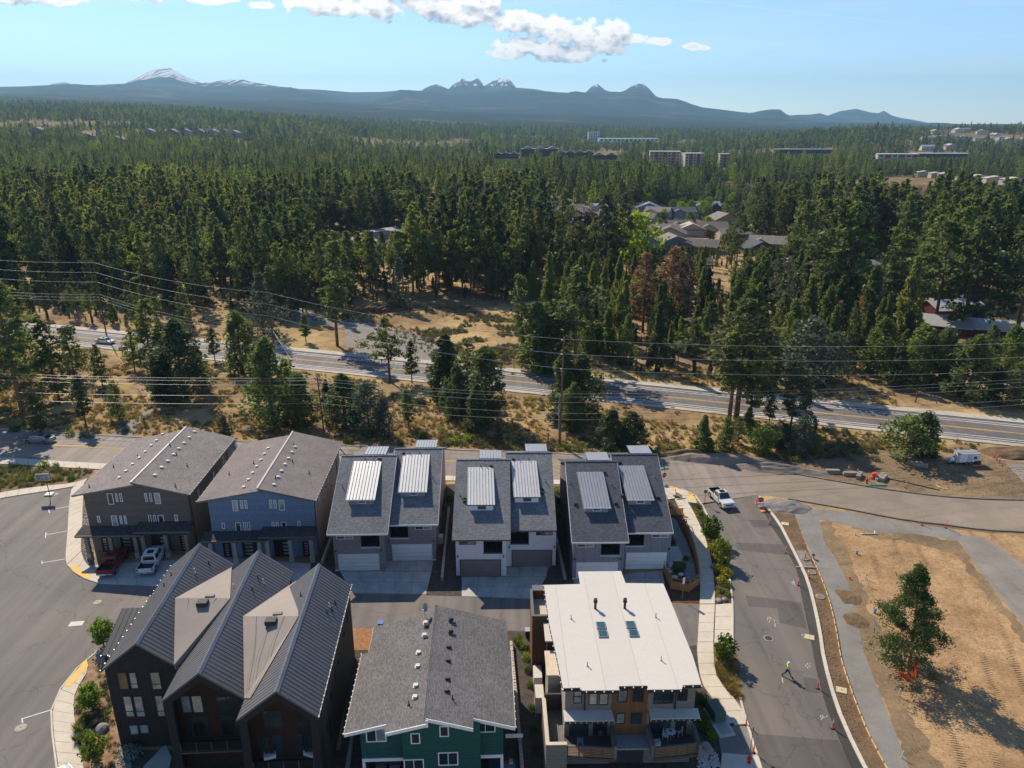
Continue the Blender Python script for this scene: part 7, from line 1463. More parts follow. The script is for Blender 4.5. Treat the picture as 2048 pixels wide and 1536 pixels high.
pts += cover(mid_poly, 5600, 1, [.07,.03,.03,.006,.52,.42,.02], .5, 1.25, .38)
pts += cover([(820,660),(880,640),(980,630),(1060,650),(1060,700),(1010,735),(960,728),(890,700)], 900, 2, [.55,.25,.1,.0,.05,.05,0], .7, 1.35, .36)
pts += cover([(380,600),(560,600),(800,615),(1080,610),(1100,660),(1020,740),(870,722),(760,650),(600,640),(500,690),(380,680)], 1500, 3, [.25,.1,.02,.0,.38,.25,0], .5, 1.2, .40)
pts += cover([(1000,750),(1100,750),(1500,780),(1800,815),(1800,800),(1700,700),(1500,740),(1200,730)], 900, 4, [.1,.05,.02,0,.5,.33,0], .6, 1.4)
pts += cover([(-60,932),(0,932),(188,941),(172,955),(80,970),(0,982),(-60,996)], 420, 5, [.05,.02,.12,.05,.3,.2,.4], .5, 1.1)
pts += cover([(1500,905),(1700,885),(1780,880),(1760,905),(1600,925),(1520,925)], 300, 6, [.4,.2,.1,0,.2,.1,0], .7, 1.4, .42)
pts += cover([(880,868),(1480,905),(1480,925),(1310,913),(1130,904),(880,893)], 420, 7, [.3,.2,.28,.02,.1,.05,.1], .6, 1.3)
pts += cover([(1434,1295),(1463,1297),(1474,1360),(1483,1402),(1467,1395),(1448,1372),(1434,1345)], 260, 8, [0,0,.02,0,.5,.45,.1], .6, 1.0)
pts += cover([(1376,1004),(1396,1011),(1412,1033),(1438,1083),(1453,1132),(1459,1180),(1460,1205),(1433,1207),(1431,1170),(1426,1127),(1413,1078),(1393,1032)], 150, 9, [.15,.0,.4,0,.1,.1,.3], .4, .8)
pts += cover([(180,1345),(205,1330),(240,1420),(255,1536),(175,1536),(160,1486),(153,1420)], 90, 10, [.3,0,.25,0,.2,.1,.2], .4, .9)
pts += cover([(-60,660),(150,668),(-60,560),(-400,600)], 500, 11, [.1,.05,0,0,.5,.3,0], .6, 1.4)
scatter('ground_cover', COVER, [(x, y, .0, s, i) for x, y, z, s, i in pts], 1.0, label='sagebrush and dry grass over the open ground', cat='ground cover')
# ---------------------------------------------------------------- vehicles
def car(kind, L, Wd, pm, px, heading, label, name='parked_car', cat='car', z=.02, Hh=None, glassm='car_glass', world=None, group=None, detail=True):
    p = P(*px) if world is None else Vector(world); o = empty(name, (p.x, p.y, z), heading, label=label, cat=cat, group=group); h2 = Wd/2; c = g[pm]; pick = kind.startswith('pickup')
    belt, roof = {'sedan': (.92, 1.42), 'suv': (1.12, 1.82)}.get(kind, (1.18, 1.88)); gc = .32 if kind == 'sedan' else .48; x0, x1 = -L/2, L/2
    def ob(mb, n, m, **k): return mb.obj(n, g[m] if isinstance(m, str) else m, o, **k)
    if kind == 'sedan': prof = [(x0, gc+.05), (x0, .72), (x0+.12, belt+.03), (x0+.9, belt+.06), (x1-1.35, belt), (x1-.35, belt-.16), (x1, belt-.32), (x1, gc+.03), (x1-.2, gc-.08), (x0+.2, gc-.08)]; cab = (x0+.55, x1-1.15, x0+1.25, x1-2.05)
    elif kind == 'suv': prof = [(x0, gc), (x0, belt), (x1-1.3, belt), (x1-.2, belt-.12), (x1, belt-.3), (x1, gc), (x1-.2, gc-.1), (x0+.2, gc-.1)]; cab = (x0+.03, x1-1.15, x0+.28, x1-1.95)
    else:
        bed = 1.75 if kind == 'pickup_crew' else 2.1; cb = x0+bed; prof = [(cb, gc), (cb, belt), (x1-1.45, belt), (x1-.2, belt-.08), (x1, belt-.28), (x1, gc), (x1-.2, gc-.08), (cb+.1, gc-.08)]; cab = (cb+.02, x1-1.35, cb+.12, x1-2.15)
    b = MB().extr([(a, -h2, zz) for a, zz in prof], (0, Wd, 0)); ob(b, 'body', c, bevel=.05)
    hf, ht = h2-.06, h2-.24; q = [(cab[0], -hf, belt-.02), (cab[1], -hf, belt-.02), (cab[1], hf, belt-.02), (cab[0], hf, belt-.02), (cab[2], -ht, roof), (cab[3], -ht, roof), (cab[3], ht, roof), (cab[2], ht, roof)]
    ob(MB().hexa(q), 'cabin', c, bevel=.03)
    def pane(a, b_, c_, d, u0, u1, v0, v1, out, n='window'):
        a, b_, c_, d = map(Vector, (a, b_, c_, d)); f = lambda u, v: (a.lerp(b_, u)).lerp(d.lerp(c_, u), v); nn = (b_-a).cross(d-a).normalized()*out; pts = [f(u0, v0)+nn, f(u1, v0)+nn, f(u1, v1)+nn, f(u0, v1)+nn]; ob(MB().extr(pts, -nn*.4), n, glassm)
    sides = ((q[0], q[1], q[5], q[4]), (q[2], q[3], q[7], q[6]))
    for i, s in enumerate(sides):
        segs = [(.06, .5), (.54, .94)] if kind in ('sedan', 'pickup_crew') else ([(.04,.32),(.35,.63),(.66,.95)] if kind == 'suv' else [(.08, .92)])
        if i: segs = [(1-b_, 1-a) for a, b_ in segs]
        for a, b_ in segs: pane(*s, a, b_, .12, .86, .012)
    pane(q[1], q[2], q[6], q[5], .06, .94, .08, .92, .012, 'windscreen'); pane(q[3], q[0], q[4], q[7], .1, .9, .15, .88, .012, 'rear_window')
    if kind != 'pickup': ob(MB().box((cab[2]+cab[3])/2-.35, -.4, roof+.001, (cab[2]+cab[3])/2+.45, .4, roof+.012), 'sunroof', glassm)
    wr = .33 if kind == 'sedan' else .40
    for wx in (x0+L*.19, x1-L*.18):
        for s in (-1, 1):
            w = empty('wheel', (wx, s*(h2-.1), wr-z*.2), parent=o); MB().cone((0, -.12, 0), (0, .12, 0), wr, wr, 16).obj('tyre', g['rubber'], w); MB().cone((0, -.14, 0), (0, .14, 0), wr*.62, wr*.58, 10).obj('rim', g['chrome'], w)
            ob(MB().cone((wx, s*(h2-.02), wr+.03), (wx, s*(h2+.006), wr+.03), wr*1.18, wr*1.18, 16), 'wheel_arch', 'rubber')
    if pick:
        t = .09
        for s in (-1, 1):
            y = s*h2; ob(MB().hexa([(x0, min(y, y-s*t), gc), (cb-.005, min(y, y-s*t), gc), (cb-.005, max(y, y-s*t), gc), (x0, max(y, y-s*t), gc), (x0, min(y, y-s*t), belt-.02), (cb-.005, min(y, y-s*t), belt-.02), (cb-.005, max(y, y-s*t), belt-.02), (x0, max(y, y-s*t), belt-.02)]), 'bed_side', c, bevel=.02)
        ob(MB().box(x0, -h2+t+.003, gc+.1, x0+.08, h2-t-.003, belt-.03), 'tailgate', c, bevel=.02); ob(MB().box(x0+.08, -h2+t, gc+.15, cb, h2-t, gc+.3), 'bed_floor', 'bed_black')
        ob(MB().box(x0+.081, -h2+t+.001, gc+.31, x0+.11, h2-t-.001, belt-.06).box(x0+.12, -h2+t+.001, gc+.31, cb-.02, -h2+t+.03, belt-.06).box(x0+.12, h2-t-.03, gc+.31, cb-.02, h2-t-.001, belt-.06), 'bed_liner', 'bed_black')
    ob(MB().box(x0-.13, -h2+.05, gc, x0-.005, h2-.05, gc+.2), 'bumper', 'chrome' if pick else c, bevel=.03); ob(MB().box(x1+.004, -h2+.05, gc, x1+.1, h2-.05, gc+.2), 'bumper', 'chrome' if pick else c, bevel=.03)
    for s in (-1, 1):
        y = s*(h2-.14); ob(MB().box(x0-.02, y-.09, belt-.38, x0+.01, y+.09, belt-.08), 'tail_light', 'light_red'); ob(MB().box(x1-.03, y-.16, belt-.40, x1+.015, y+.12, belt-.27), 'headlight', 'lamp_clear')
        ob(MB().box(cab[1]-.5, s*(h2+.01)-.1*(s < 0), belt-.02, cab[1]-.35, s*(h2+.01)+.1*(s > 0)+.02, belt+.16), 'mirror', c)
    ob(MB().box(x1+.002, -h2+.42, belt-.42, x1+.02, h2-.42, belt-.26), 'grille', 'rubber'); ob(MB().box(x0-.15, -.16, gc+.03, x0-.131, .16, gc+.15), 'number_plate', 'sign_white')
    return o
def head(a, b): A, B = P(*a), P(*b); return math.atan2(B.y-A.y, B.x-A.x)
car('pickup_crew', 5.7, 1.98, 'car_red', (229,1132), head((212,1158),(252,1103)), 'red crew cab pickup with black bed at the dark brown duplex', 'pickup_truck', 'pickup truck', z=.04)
car('pickup_crew', 5.9, 2.02, 'car_white', (306,1128), head((292,1160),(328,1096)), 'white crew cab pickup parked right of the red one', 'pickup_truck', 'pickup truck', z=.04)
car('pickup_single', 5.4, 1.95, 'car_pearl', (1441,1004), head((1424,984),(1458,1018)), 'silver white single cab pickup crossing the junction', 'pickup_truck', 'pickup truck')
car('sedan', 5.2, 1.9, 'car_silver', (80,884), head((111,886),(49,882)), 'silver sedan driving on the street at far left', 'sedan_car', 'car')
car('sedan', 5.0, 1.85, 'car_cream', (211,686), head((192,684),(231,688)), 'cream sedan on the highway at left', 'sedan_car', 'car')
car('suv', 4.9, 1.95, 'car_black', (133,664), head((155,666),(112,661)), 'black red off road car on the highway at far left', 'suv_car', 'car')
car('sedan', 4.8, 1.85, 'car_pearl', (86,1584), head((64,1596),(104,1574)), 'white car just entering the bottom left corner', 'suv_car', 'car')
car('sedan', 4.8, 1.85, 'car_black', (1600,830), head((1580,828),(1618,832)), 'dark car on the highway behind the medium pine', 'sedan_car', 'car')
car('sedan', 4.6, 1.8, 'car_white', (1345,462), .1, 'white car parked at the blue garage house', 'sedan_car', 'car')
car('sedan', 4.6, 1.8, 'car_red', (1409,551), .2, 'small red car beside the white trailer in the woods', 'sedan_car', 'car')
def trailer(px, L, Wd, H_, yaw, label, mt='car_white'):
    p = P(*px); o = empty('box_trailer', p, yaw, label=label, cat='trailer'); MB().box(-L/2, -Wd/2, .5, L/2, Wd/2, .5+H_).obj('body', g[mt], o, bevel=.08); MB().box(-L/2-.02, -Wd/2-.02, .5+H_-.05, L/2+.02, Wd/2+.02, .5+H_+.02).obj('roof_trim', g['lead'], o)
    MB().box(-L*.1, -Wd/2-.03, .7, L*.12, -Wd/2-.002, .4+H_).obj('side_door', g['vent_white'], o); MB().box(L*.2, -Wd/2-.03, 1.1, L*.35, -Wd/2-.002, 1.6).obj('window', g['glass'], o)
    for s in (-1, 1):
        for dx in (-.4, .4): w = empty('wheel', (dx, s*(Wd/2-.08), .33), parent=o); MB().cone((0, -.1, 0), (0, .1, 0), .33, .33, 14).obj('tyre', g['rubber'], w); MB().cone((0, -.115, 0), (0, .115, 0), .18, .18, 8).obj('rim', g['chrome'], w)
    MB().box(-L/2-1.3, -.08, .42, -L/2, .08, .54).obj('drawbar', g['steel'], o); MB().box(-L/2-1.2, -.05, 0, -L/2-1.1, .05, .45).obj('jockey_leg', g['steel'], o); return o
trailer((1930,926), 3.5, 1.8, 1.5, R(2), 'white enclosed trailer standing on the dirt site'); trailer((1406,530), 7.5, 2.4, 2.3, R(4), 'white box trailer in the woods below the neighbourhood')
def simple(name, label, cat, px, parts, yaw=0.0, group=None, z=0.0, **k):
    """parts: list of (part name, MB, material)"""
    p = P(*px); o = empty(name, (p.x, p.y, z), yaw, label=label, cat=cat, group=group)
    for n, mb, m in parts: mb.obj(n, g[m], o, bevel=k.get('bevel', 0))
    return o
simple('equipment', 'small pale pump machine left of the white trailer', 'machine', (1902,926), [('frame', MB().box(-.9,-.4,.3,.5,.4,.42), 'steel'), ('engine', MB().box(-.5,-.35,.42,.3,.35,.95), 'car_white'), ('wheel', MB().cone((-.2,-.5,.28),(-.2,.5,.28),.28,.28,12), 'rubber'), ('bar', MB().tube([(.5,0,.4),(1.3,0,.35)],.05), 'steel')], .2)
simple('equipment', 'small machine on orange skid behind the white trailer', 'machine', (1952,930), [('skid', MB().box(-.8,-.5,.05,.9,.5,.2), 'orange'), ('engine', MB().box(-.4,-.35,.2,.5,.35,.8), 'vent_dark')])
# ---------------------------------------------------------------- street furniture, signs, poles
POST = MB().box(-.04,-.02,0,.04,.02,2.6)
def signpost(px, label, plates, h=2.6, yaw=0.0, m='steel', name='street_sign', cat='sign', r=.035):
    p = P(*px); o = empty(name, p, yaw, label=label, cat=cat); MB().cone((0,0,0),(0,0,h),r,r,6).obj('post', g[m], o)
    for nm, mb, mm in plates: mb.obj(nm, g[mm], o)
    return o
def octagon(r, z, y=-.05, t=.02): return MB().extr([(r*math.cos(R(22.5+45*i)), y, z+r*math.sin(R(22.5+45*i))) for i in range(8)], (0, -t, 0))
def text(s, size, m, parent, loc, rot=(R(90),0,0), name='lettering', sp=1.0):
    cu = bpy.data.curves.new(name, 'FONT'); cu.body = s; cu.size = size; cu.extrude = .004; cu.align_x = 'CENTER'; cu.align_y = 'CENTER'; tmp = bpy.data.objects.new('t', cu); COL.objects.link(tmp)
    dg = bpy.context.evaluated_depsgraph_get(); me = bpy.data.meshes.new_from_object(tmp.evaluated_get(dg)); bpy.data.objects.remove(tmp); me.materials.clear(); me.materials.append(g[m]); return put(name, me, parent, loc, rot)
s_ = signpost((1326,979), 'stop sign with green street name blades at the junction corner', [('stop_plate', octagon(.42, 2.5, -.06), 'sign_red')], 3.6, R(20)); text('STOP', .26, 'sign_white', s_, (0,-.09,2.5))
MB().box(-.75,-.015,3.35,.75,.015,3.58).obj('street_name_blade', g['sign_green'], s_); MB().box(-.015,-.7,3.6,.015,.7,3.83).obj('street_name_blade', g['sign_green'], s_)
s_ = signpost((84,877-14), 'yellow diamond warning sign at the left street edge', [], 3.2, R(5)); MB().extr([(-.55,-.05,2.9),(0,-.05,2.35),(.55,-.05,2.9),(0,-.05,3.45)], (0,-.02,0)).obj('warning_plate', g['sign_yellow'], s_); MB().extr([(-.2,-.075,2.75),(.15,-.075,2.7),(.2,-.075,2.95),(0,-.075,3.15),(-.1,-.075,2.95)], (0,-.01,0)).obj('symbol', g['sign_red'], s_)
s_ = signpost((500,880), 'small white speed sign behind the slate blue duplex', [('plate', MB().box(-.32,-.06,2.0,.32,-.04,2.8), 'sign_white'), ('symbol', MB().box(-.2,-.07,2.15,.2,-.061,2.4), 'vent_dark')], 2.8)
signpost((1207,906), 'thin grey sign post behind the grey paired house', [('plate', MB().box(-.22,-.05,2.3,.22,-.03,2.9), 'steel')], 2.9)
signpost((1409,1010), 'small brown backed sign at the planting bed tip', [('plate', MB().box(-.28,-.05,2.0,.28,-.03,2.5), 'iron')], 2.5, m='pole_wood')
s_ = signpost((1364,1200), 'white sign on a grey post near the timber fence corner', [('plate', MB().box(-.18,-.05,2.3,.18,-.03,3.1), 'sign_white')], 3.1, R(30))
signpost((1501,1500), 'dark sign on a post beside the lower side street', [('plate', MB().box(-.3,-.05,2.0,.3,-.03,2.7), 'iron')], 2.7, R(80))
simple('marker_post', 'short brown timber post at the street edge left of the high pole', 'post', (1096,893), [('post', MB().cone((0,0,0),(0,0,2.6),.13,.12,8), 'pole_wood')])
for i, q in enumerate([(248,852),(290,852)]): simple('gate_post', ['left','right'][i]+' timber post of the dirt trail entrance', 'post', q, [('post', MB().cone((0,0,0),(0,0,1.7),.16,.14,7), 'wood_post')])
simple('gate', 'metal pipe gate across the gravel track in the meadow', 'gate', (815,668), [('rail', MB().tube([(-3,0,1.1),(3,0,1.1)],.05), 'steel'), ('rail', MB().tube([(-3,0,.6),(3,0,.6)],.05), 'steel'), ('post', MB().cone((-3,0,0),(-3,0,1.4),.1,.1,6), 'wood_post'), ('post', MB().cone((3,0,0),(3,0,1.4),.1,.1,6), 'wood_post')], .1)
simple('gate', 'small dark gate beside the highway at right', 'gate', (1852,806), [('rail', MB().tube([(-2,0,1.1),(2,0,1.1)],.05), 'steel'), ('post', MB().cone((-2,0,0),(-2,0,2.6),.14,.12,6), 'wood_post'), ('post', MB().cone((2,0,0),(2,0,1.4),.1,.1,6), 'wood_post')], -.2)
# chain link fence along the far side of the highway
def mesh_fence(a, b, n, label, h=1.3):
    A, B = P(*a), P(*b); d = (B-A)/n; o = empty('wire_fence', A, 0, label=label, cat='fence')
    me = MB().cone((0,0,0),(0,0,h),.05,.05,5).mesh('fence_post', g['wood_post'])
    for i in range(n+1): put('fence_post', me, o, tuple(d*i))
    for zz in (h*.35, h*.65, h*.95): MB().tube([Vector((0,0,zz)), (B-A)+Vector((0,0,zz))], .018, 4).obj('wire', g['steel'], o)
mesh_fence((1012,738),(1380,772),22,'wire fence along the far side of the highway at right'); mesh_fence((400,668),(560,694),10,'wire fence along the far side of the highway at left')
# utility poles
def pole(px, h, label, r=.17, lean=0.0, arms=()):
    p = P(*px); o = empty('utility_pole', p, 0, label=label, cat='utility pole', group='wooden utility poles'); MB().cone((0,0,0),(lean,0,h),r,r*.62,9).obj('pole', g['pole_wood'], o)
    for zz, w, yw in arms:
        c, s = math.cos(yw), math.sin(yw); a = MB().hexa([(lean*zz/h-c*w+s*.06, -s*w-c*.06, zz-.08),(lean*zz/h+c*w+s*.06, s*w-c*.06, zz-.08),(lean*zz/h+c*w-s*.06, s*w+c*.06, zz-.08),(lean*zz/h-c*w-s*.06, -s*w+c*.06, zz-.08)]+[(lean*zz/h-c*w+s*.06, -s*w-c*.06, zz+.05),(lean*zz/h+c*w+s*.06, s*w-c*.06, zz+.05),(lean*zz/h+c*w-s*.06, s*w+c*.06, zz+.05),(lean*zz/h-c*w-s*.06, -s*w+c*.06, zz+.05)]); a.obj('crossarm', g['wood_post'], o)
        for t in (-.95, -.4, .4, .95): MB().cone((lean*zz/h+c*w*t, s*w*t, zz+.05),(lean*zz/h+c*w*t, s*w*t, zz+.28),.05,.03,6).obj('insulator', g['vent_white'], o)
    return o, p
def at(p, h, z, lean=0.0): return Vector((p.x+lean*z/h, p.y, z))
oA, pA = pole((1119,892), 19.9, 'tall brown utility pole above the white paired house', .21, .35); oB, pB = pole((556,758), 19.8, 'tall utility pole between highway and slate blue duplex', .19, -.25); oD, pD = pole((213,670), 19.6, 'utility pole among the pines at upper left', .19)
oC, pC = pole((648,866), 10.9, 'shorter utility pole with a white crossarm near the street', .15, -.3, ((9.6, 1.5, .15), (10.4, .5, .15)))
for k, zz in enumerate((2.0, 4.6, 7.2)): MB().box(-.3,-.12,zz,-.2,-.02,zz+2.5).obj('riser_conduit', g['lead'], oA)
for zz in (5.2, 6.4): MB().tube([(.1,0,zz),(-.5,-.1,zz+.9),(-.1,-.2,zz+1.6)],.05).obj('bracket', g['vent_white'], oA)
for k in range(3): MB().box(-.14,-.1,(19.4,16.9,14.3)[k],.34,.1,(19.4,16.9,14.3)[k]+.12).obj('insulator', g['vent_white'], oA)
wn = [0]
def wire(pts, label, r=.032, sag=.02, m='steel'):
    out = []
    for a, b in zip(pts[:-1], pts[1:]):
        n = 14; L = (b-a).length
        for i in range(n): t = i/n; out.append(a.lerp(b, t)-Vector((0, 0, 4*t*(1-t)*L*sag)))
    out.append(pts[-1]); o = MB().tube([p-pts[0] for p in out], r, 4).obj('power_line', g[m], None, loc=pts[0], label=label, cat='cable', group='overhead wires')
dirR = Vector((95, -14, 0)); pE = pA+Vector((118, 6, 0)); pW = pD+Vector((-75, 26, 0))
for z, w_ in ((19.6,'top'), (17.0,'middle'), (14.4,'lowest')):
    wire([at(pW,20,z), at(pD,20,z), at(pB,20,z,-.25), at(pA,20,z,.35), at(pE,20,z)], '%s high voltage wire running along the four tall poles' % w_, .035, .018)
pCl = pC+Vector((-115, 8, 0)); pF = pA+Vector((120, 14, 0))
for z, zl, w_ in ((10.7,9.8,'uppermost'), (10.2,9.2,'second'), (9.4,8.2,'third')):
    wire([at(pCl,11,z+1.6), at(pC,11,z,-.3), at(pA,20,zl,.35), at(pF,20,zl+.6)], '%s street side wire through the crossarm pole' % w_, .028, .012)
wire([at(pCl,11,8.6), at(pC,11,7.6,-.3), at(pA,20,6.2,.35), at(pF,20,6.4)], 'thick lower cable on the crossarm pole', .035, .014); wire([at(pCl,11,7.2), at(pC,11,5.9,-.3), at(pA,20,5.0,.35), at(pF,20,5.4)], 'lowest cable on the crossarm pole', .035, .014)
for k, (dz, dx) in enumerate(((0,-1.4),(0,1.4),(.9,0))): wire([at(pB,20,11.6-k*.4,-.25), Vector((pC.x-.3+dx, pC.y, 9.75+dz))], 'diagonal wire %s from the tall pole to the crossarm pole' % ['left','right','centre'][k], .028, .02)
for k in range(3): wire([at(pW,20,11-k*.8), at(pD,20,11.2-k*.8), at(pB,20,11.4-k*.7,-.25)], '%s low wire behind the pines at upper left' % ['first','second','third'][k], .026, .022)
for k in range(3): wire([at(pA,20,7.5+k*.8,.3), pA+Vector((-5.0-.6*k, -1.5, 0))], '%s guy wire of the tall brown pole' % ['left','middle','right'][k], .018, .0)
# ---------------------------------------------------------------- site objects
TUBE = [MB().lathe([(.11,0),(.11,.1),(.055,.16),(.05,.95),(.065,1.0),(.03,1.07)], 10).mesh('tube', g['red_plastic'], smooth=False), MB().lathe([(.19,0),(.19,.04),(.13,.07)], 8).mesh('base', g['rubber']), MB().lathe([(.0585,.0),(.0585,.13)], 10).mesh('band', g['sign_white'])]
def delineator(px, label):
    p = P(*px); o = empty('traffic_delineator', p, rnd.uniform(0, 3), label=label, cat='traffic post', group='orange red delineator posts of the road works'); o.scale = (1.1,)*3
    put('tube', TUBE[0], o); put('base', TUBE[1], o); put('band', TUBE[2], o, (0,0,.62)); put('band', TUBE[2], o, (0,0,.82))
DEL = [((1514,1010),'beside the round stop paddle at the top'),((1526,1020),'right beside the stop paddle and orange base'),((1539,1049),'first below the stop paddle along the fresh asphalt'),((1571,1106),'at the trench edge of the fresh asphalt'),((1610,1116),'standing on the first manhole right of the kerb'),((1617,1156),'on the dirt next to the second manhole'),((1596,1171),'at the fresh asphalt above the survey marks'),((1635,1377),'right of the walking worker'),((1665,1457),'low on the fresh asphalt near the bottom'),((1492,1450),'at the pavement end beside the utility pad'),((1507,1505),'by the dark sign at the lower side street'),
       ((1811,976),'alone on the dirt beyond the gravel road'),((1696,944),'behind the left concrete blocks'),((1714,950),'in front of the second concrete block'),((1844,1051),'left one on the near gravel kerb'),((1891,1056),'right one on the near gravel kerb'),((1987,915),'first of the row at upper right'),((1993,920),'second of the row at upper right'),((1998,926),'third of the row at upper right'),((2004,932),'last of the row at upper right'),((1733,961),'red post between the concrete blocks')]
for q, s in DEL: delineator(q, 'orange red delineator post '+s)
STK = MB().box(-.012,-.012,0,.012,.012,.5).box(-.06,-.01,.35,.06,.01,.5).mesh('survey_flag', g['orange'])
for i, (q, s) in enumerate([((1613,1009),'nearest the gravel pile'),((1625,1010),'right of the gravel pile top'),((1617,1017),'below the gravel pile top'),((1597,1026),'at the gravel pile foot'),((1621,1029),'on the gravel path bend'),((1763,1035),'on the dirt below the near gravel kerb'),((1547,1009),'at the gravel pile crest'),((1608,1122),'beside the first manhole'),((1564,1119),'on the asphalt by the trench')]): put('survey_flag', STK, None, tuple(P(*q)), label='small orange survey flag '+s, cat='flag', group='orange survey flags')
p = P(1520,1015); o = empty('stop_paddle', p, R(-15), label='round dark red stop sign on a white barricade at the road works', cat='sign'); MB().extr([(.42*math.cos(R(22.5+45*i)), -.1, 1.35+.42*math.sin(R(22.5+45*i))) for i in range(8)], (0,-.03,0)).obj('stop_plate', g['sign_red'], o); text('STOP', .27, 'sign_white', o, (0,-.14,1.35)); MB().box(-.5,-.09,.55,.5,-.05,.85).obj('barricade_board', g['sign_white'], o); MB().tube([(-.4,-.07,0),(-.4,-.07,1.3)],.03).tube([(.4,-.07,0),(.4,-.07,1.3)],.03).obj('leg', g['vent_white'], o)
simple('sandbag', 'orange sandbag at the foot of the stop barricade', 'sandbag', (1526,1024), [('bag', MB().lathe([(.1,0),(.34,.06),(.36,.16),(.2,.26)], 10), 'orange')])
simple('traffic_cone', 'small orange cone beside the stop barricade', 'traffic cone', (1513,1006), [('cone', MB().lathe([(.16,.04),(.03,.7)], 10), 'orange'), ('base', MB().box(-.2,-.2,0,.2,.2,.04), 'orange')])
def manhole(px, r, label, raised=.0, m='iron'):
    p = P(*px); o = empty('manhole', (p.x, p.y, .02), 0, label=label, cat='manhole'); MB().lathe([(r*1.22,0),(r*1.22,.02+raised),(r*1.02,.03+raised)], 24).obj('collar', g['manhole_pale'], o); MB().lathe([(r,0),(r,.036+raised)], 24).obj('cover', g[m], o); MB().box(-.05,-.05,.036+raised,.05,.05,.04+raised).obj('lift_hole', g['rubber'], o)
manhole((195,1205),.38,'pale round cover near the shadow edge in the car park',m='manhole_pale'); manhole((42,1456),.42,'pale round cover at the lower left stall line',m='manhole_pale'); manhole((110,989),.42,'round cover beside the basketball hoop base',m='manhole_pale'); manhole((1610,1118),.42,'manhole ring with a delineator on it',.12); manhole((1624,1145),.42,'tan manhole cover below the ringed one',.06); manhole((1640,1194),.42,'third manhole cover on the dirt strip',.06); manhole((1537,1277),.42,'flush manhole in the middle of the side street',m='asphalt_dark'); manhole((118,924-8),.3,'small cover at the kerb of the far left street',m='manhole_pale')
p = P(153,1248); o = empty('storm_grate', (p.x, p.y, .02), R(8), label='white rectangular storm grate in the car park', cat='grate'); MB().box(-.75,-.42,0,.75,.42,.03).obj('frame', g['util_box'], o)
for k in range(9): MB().box(-.62+k*.145,-.3,.03,-.55+k*.145,.3,.045).obj('grate_bar', g['lead'], o)
for q, s in (((1570,1048),'upper'), ((1619,1275),'middle'), ((1683,1381),'lower')): simple('utility_box_lid', '%s pale square utility box lid in the dirt strip' % s, 'box lid', q, [('lid', MB().box(-.5,-.42,0,.5,.42,.08), 'tan_lid'), ('hole', MB().box(-.06,-.06,.081,.06,.06,.09), 'rubber')], R(-20), bevel=.01)
simple('water_fitting', 'white pipe fitting with dark shadow on the gravel path', 'pipe', (1626,1117), [('pipe', MB().cone((0,0,0),(0,0,.5),.12,.12,10), 'vent_white'), ('cap', MB().cone((0,0,.5),(0,0,.62),.2,.2,10), 'vent_dark')])
for i, (q, m, h, r, s) in enumerate([((1713,1108),'pipe_blue',.5,.14,'blue pipe stub high on the dirt lot'),((1749,1226),'pipe_blue',.55,.14,'blue pipe stub left of the lone pine'),((1731,1158),'tan_lid',.9,.06,'yellow pipe stub on the dirt lot'),((1735,1172),'pvc',1.0,.06,'white pipe stub below the yellow one'),((1710,1070),'pvc',.6,.08,'small white stub near the dirt lot corner'),((1797,1392),'pvc',.9,.05,'white stake right below the lone pine'),((1803,1516),'pvc',.8,.05,'white stake at the bottom of the dirt lot'),((1699,1158),'red_plastic',.35,.1,'red cap on the left edge of the dirt lot')]):
    simple('pipe_stub', s, 'pipe', q, [('pipe', MB().cone((0,0,0),(.05,0,h),r,r,8), m)])
for q, s in (((1754,1252),'blue and white stake pair left of the lone pine'),): simple('survey_stake', s, 'stake', q, [('stake', MB().tube([(0,0,0),(-.5,.1,.9)],.03), 'pipe_blue'), ('stake', MB().tube([(.1,0,0),(.25,.1,1.1)],.03), 'pvc')])
simple('pipe', 'grey pipe lying at the top edge of the dirt lot', 'pipe', (1741,1069), [('pipe', MB().cone((-1.3,0,.1),(1.0,.05,.1),.08,.08,8), 'pvc'), ('elbow', MB().cone((.6,.05,.1),(.8,.5,.3),.08,.08,8), 'pvc')])
# wooden form board on stakes along the gravel path
fb = gl([(1625,1119),(1637,1143),(1654,1187),(1666,1230),(1675,1274),(1679,1300),(1685,1327),(1707,1393),(1735,1463),(1773,1536),(1800,1580)]); o = empty('form_board', fb[0], 0, label='long curved timber form board between dirt strip and gravel path', cat='timber'); N_ = 26; q = resample(fb, N_); q2 = offs(q, .05)
for i in range(N_):
    a, b, c, d = [v-fb[0] for v in (q[i], q[i+1], q2[i+1], q2[i])]; MB().hexa([(v.x, v.y, 0) for v in (a, b, c, d)]+[(v.x, v.y, .2) for v in (a, b, c, d)]).obj('board', g['wood_form'], o)
    MB().box(c.x-.02, c.y-.02, 0, c.x+.05, c.y+.05, .3).obj('stake', g['wood_post'], o)
simple('timber_batten', 'short timber form crossing the dirt strip', 'timber', (1620,1136), [('board', MB().box(-1.8,-.04,0,.8,.04,.16), 'wood_form')], R(-3))
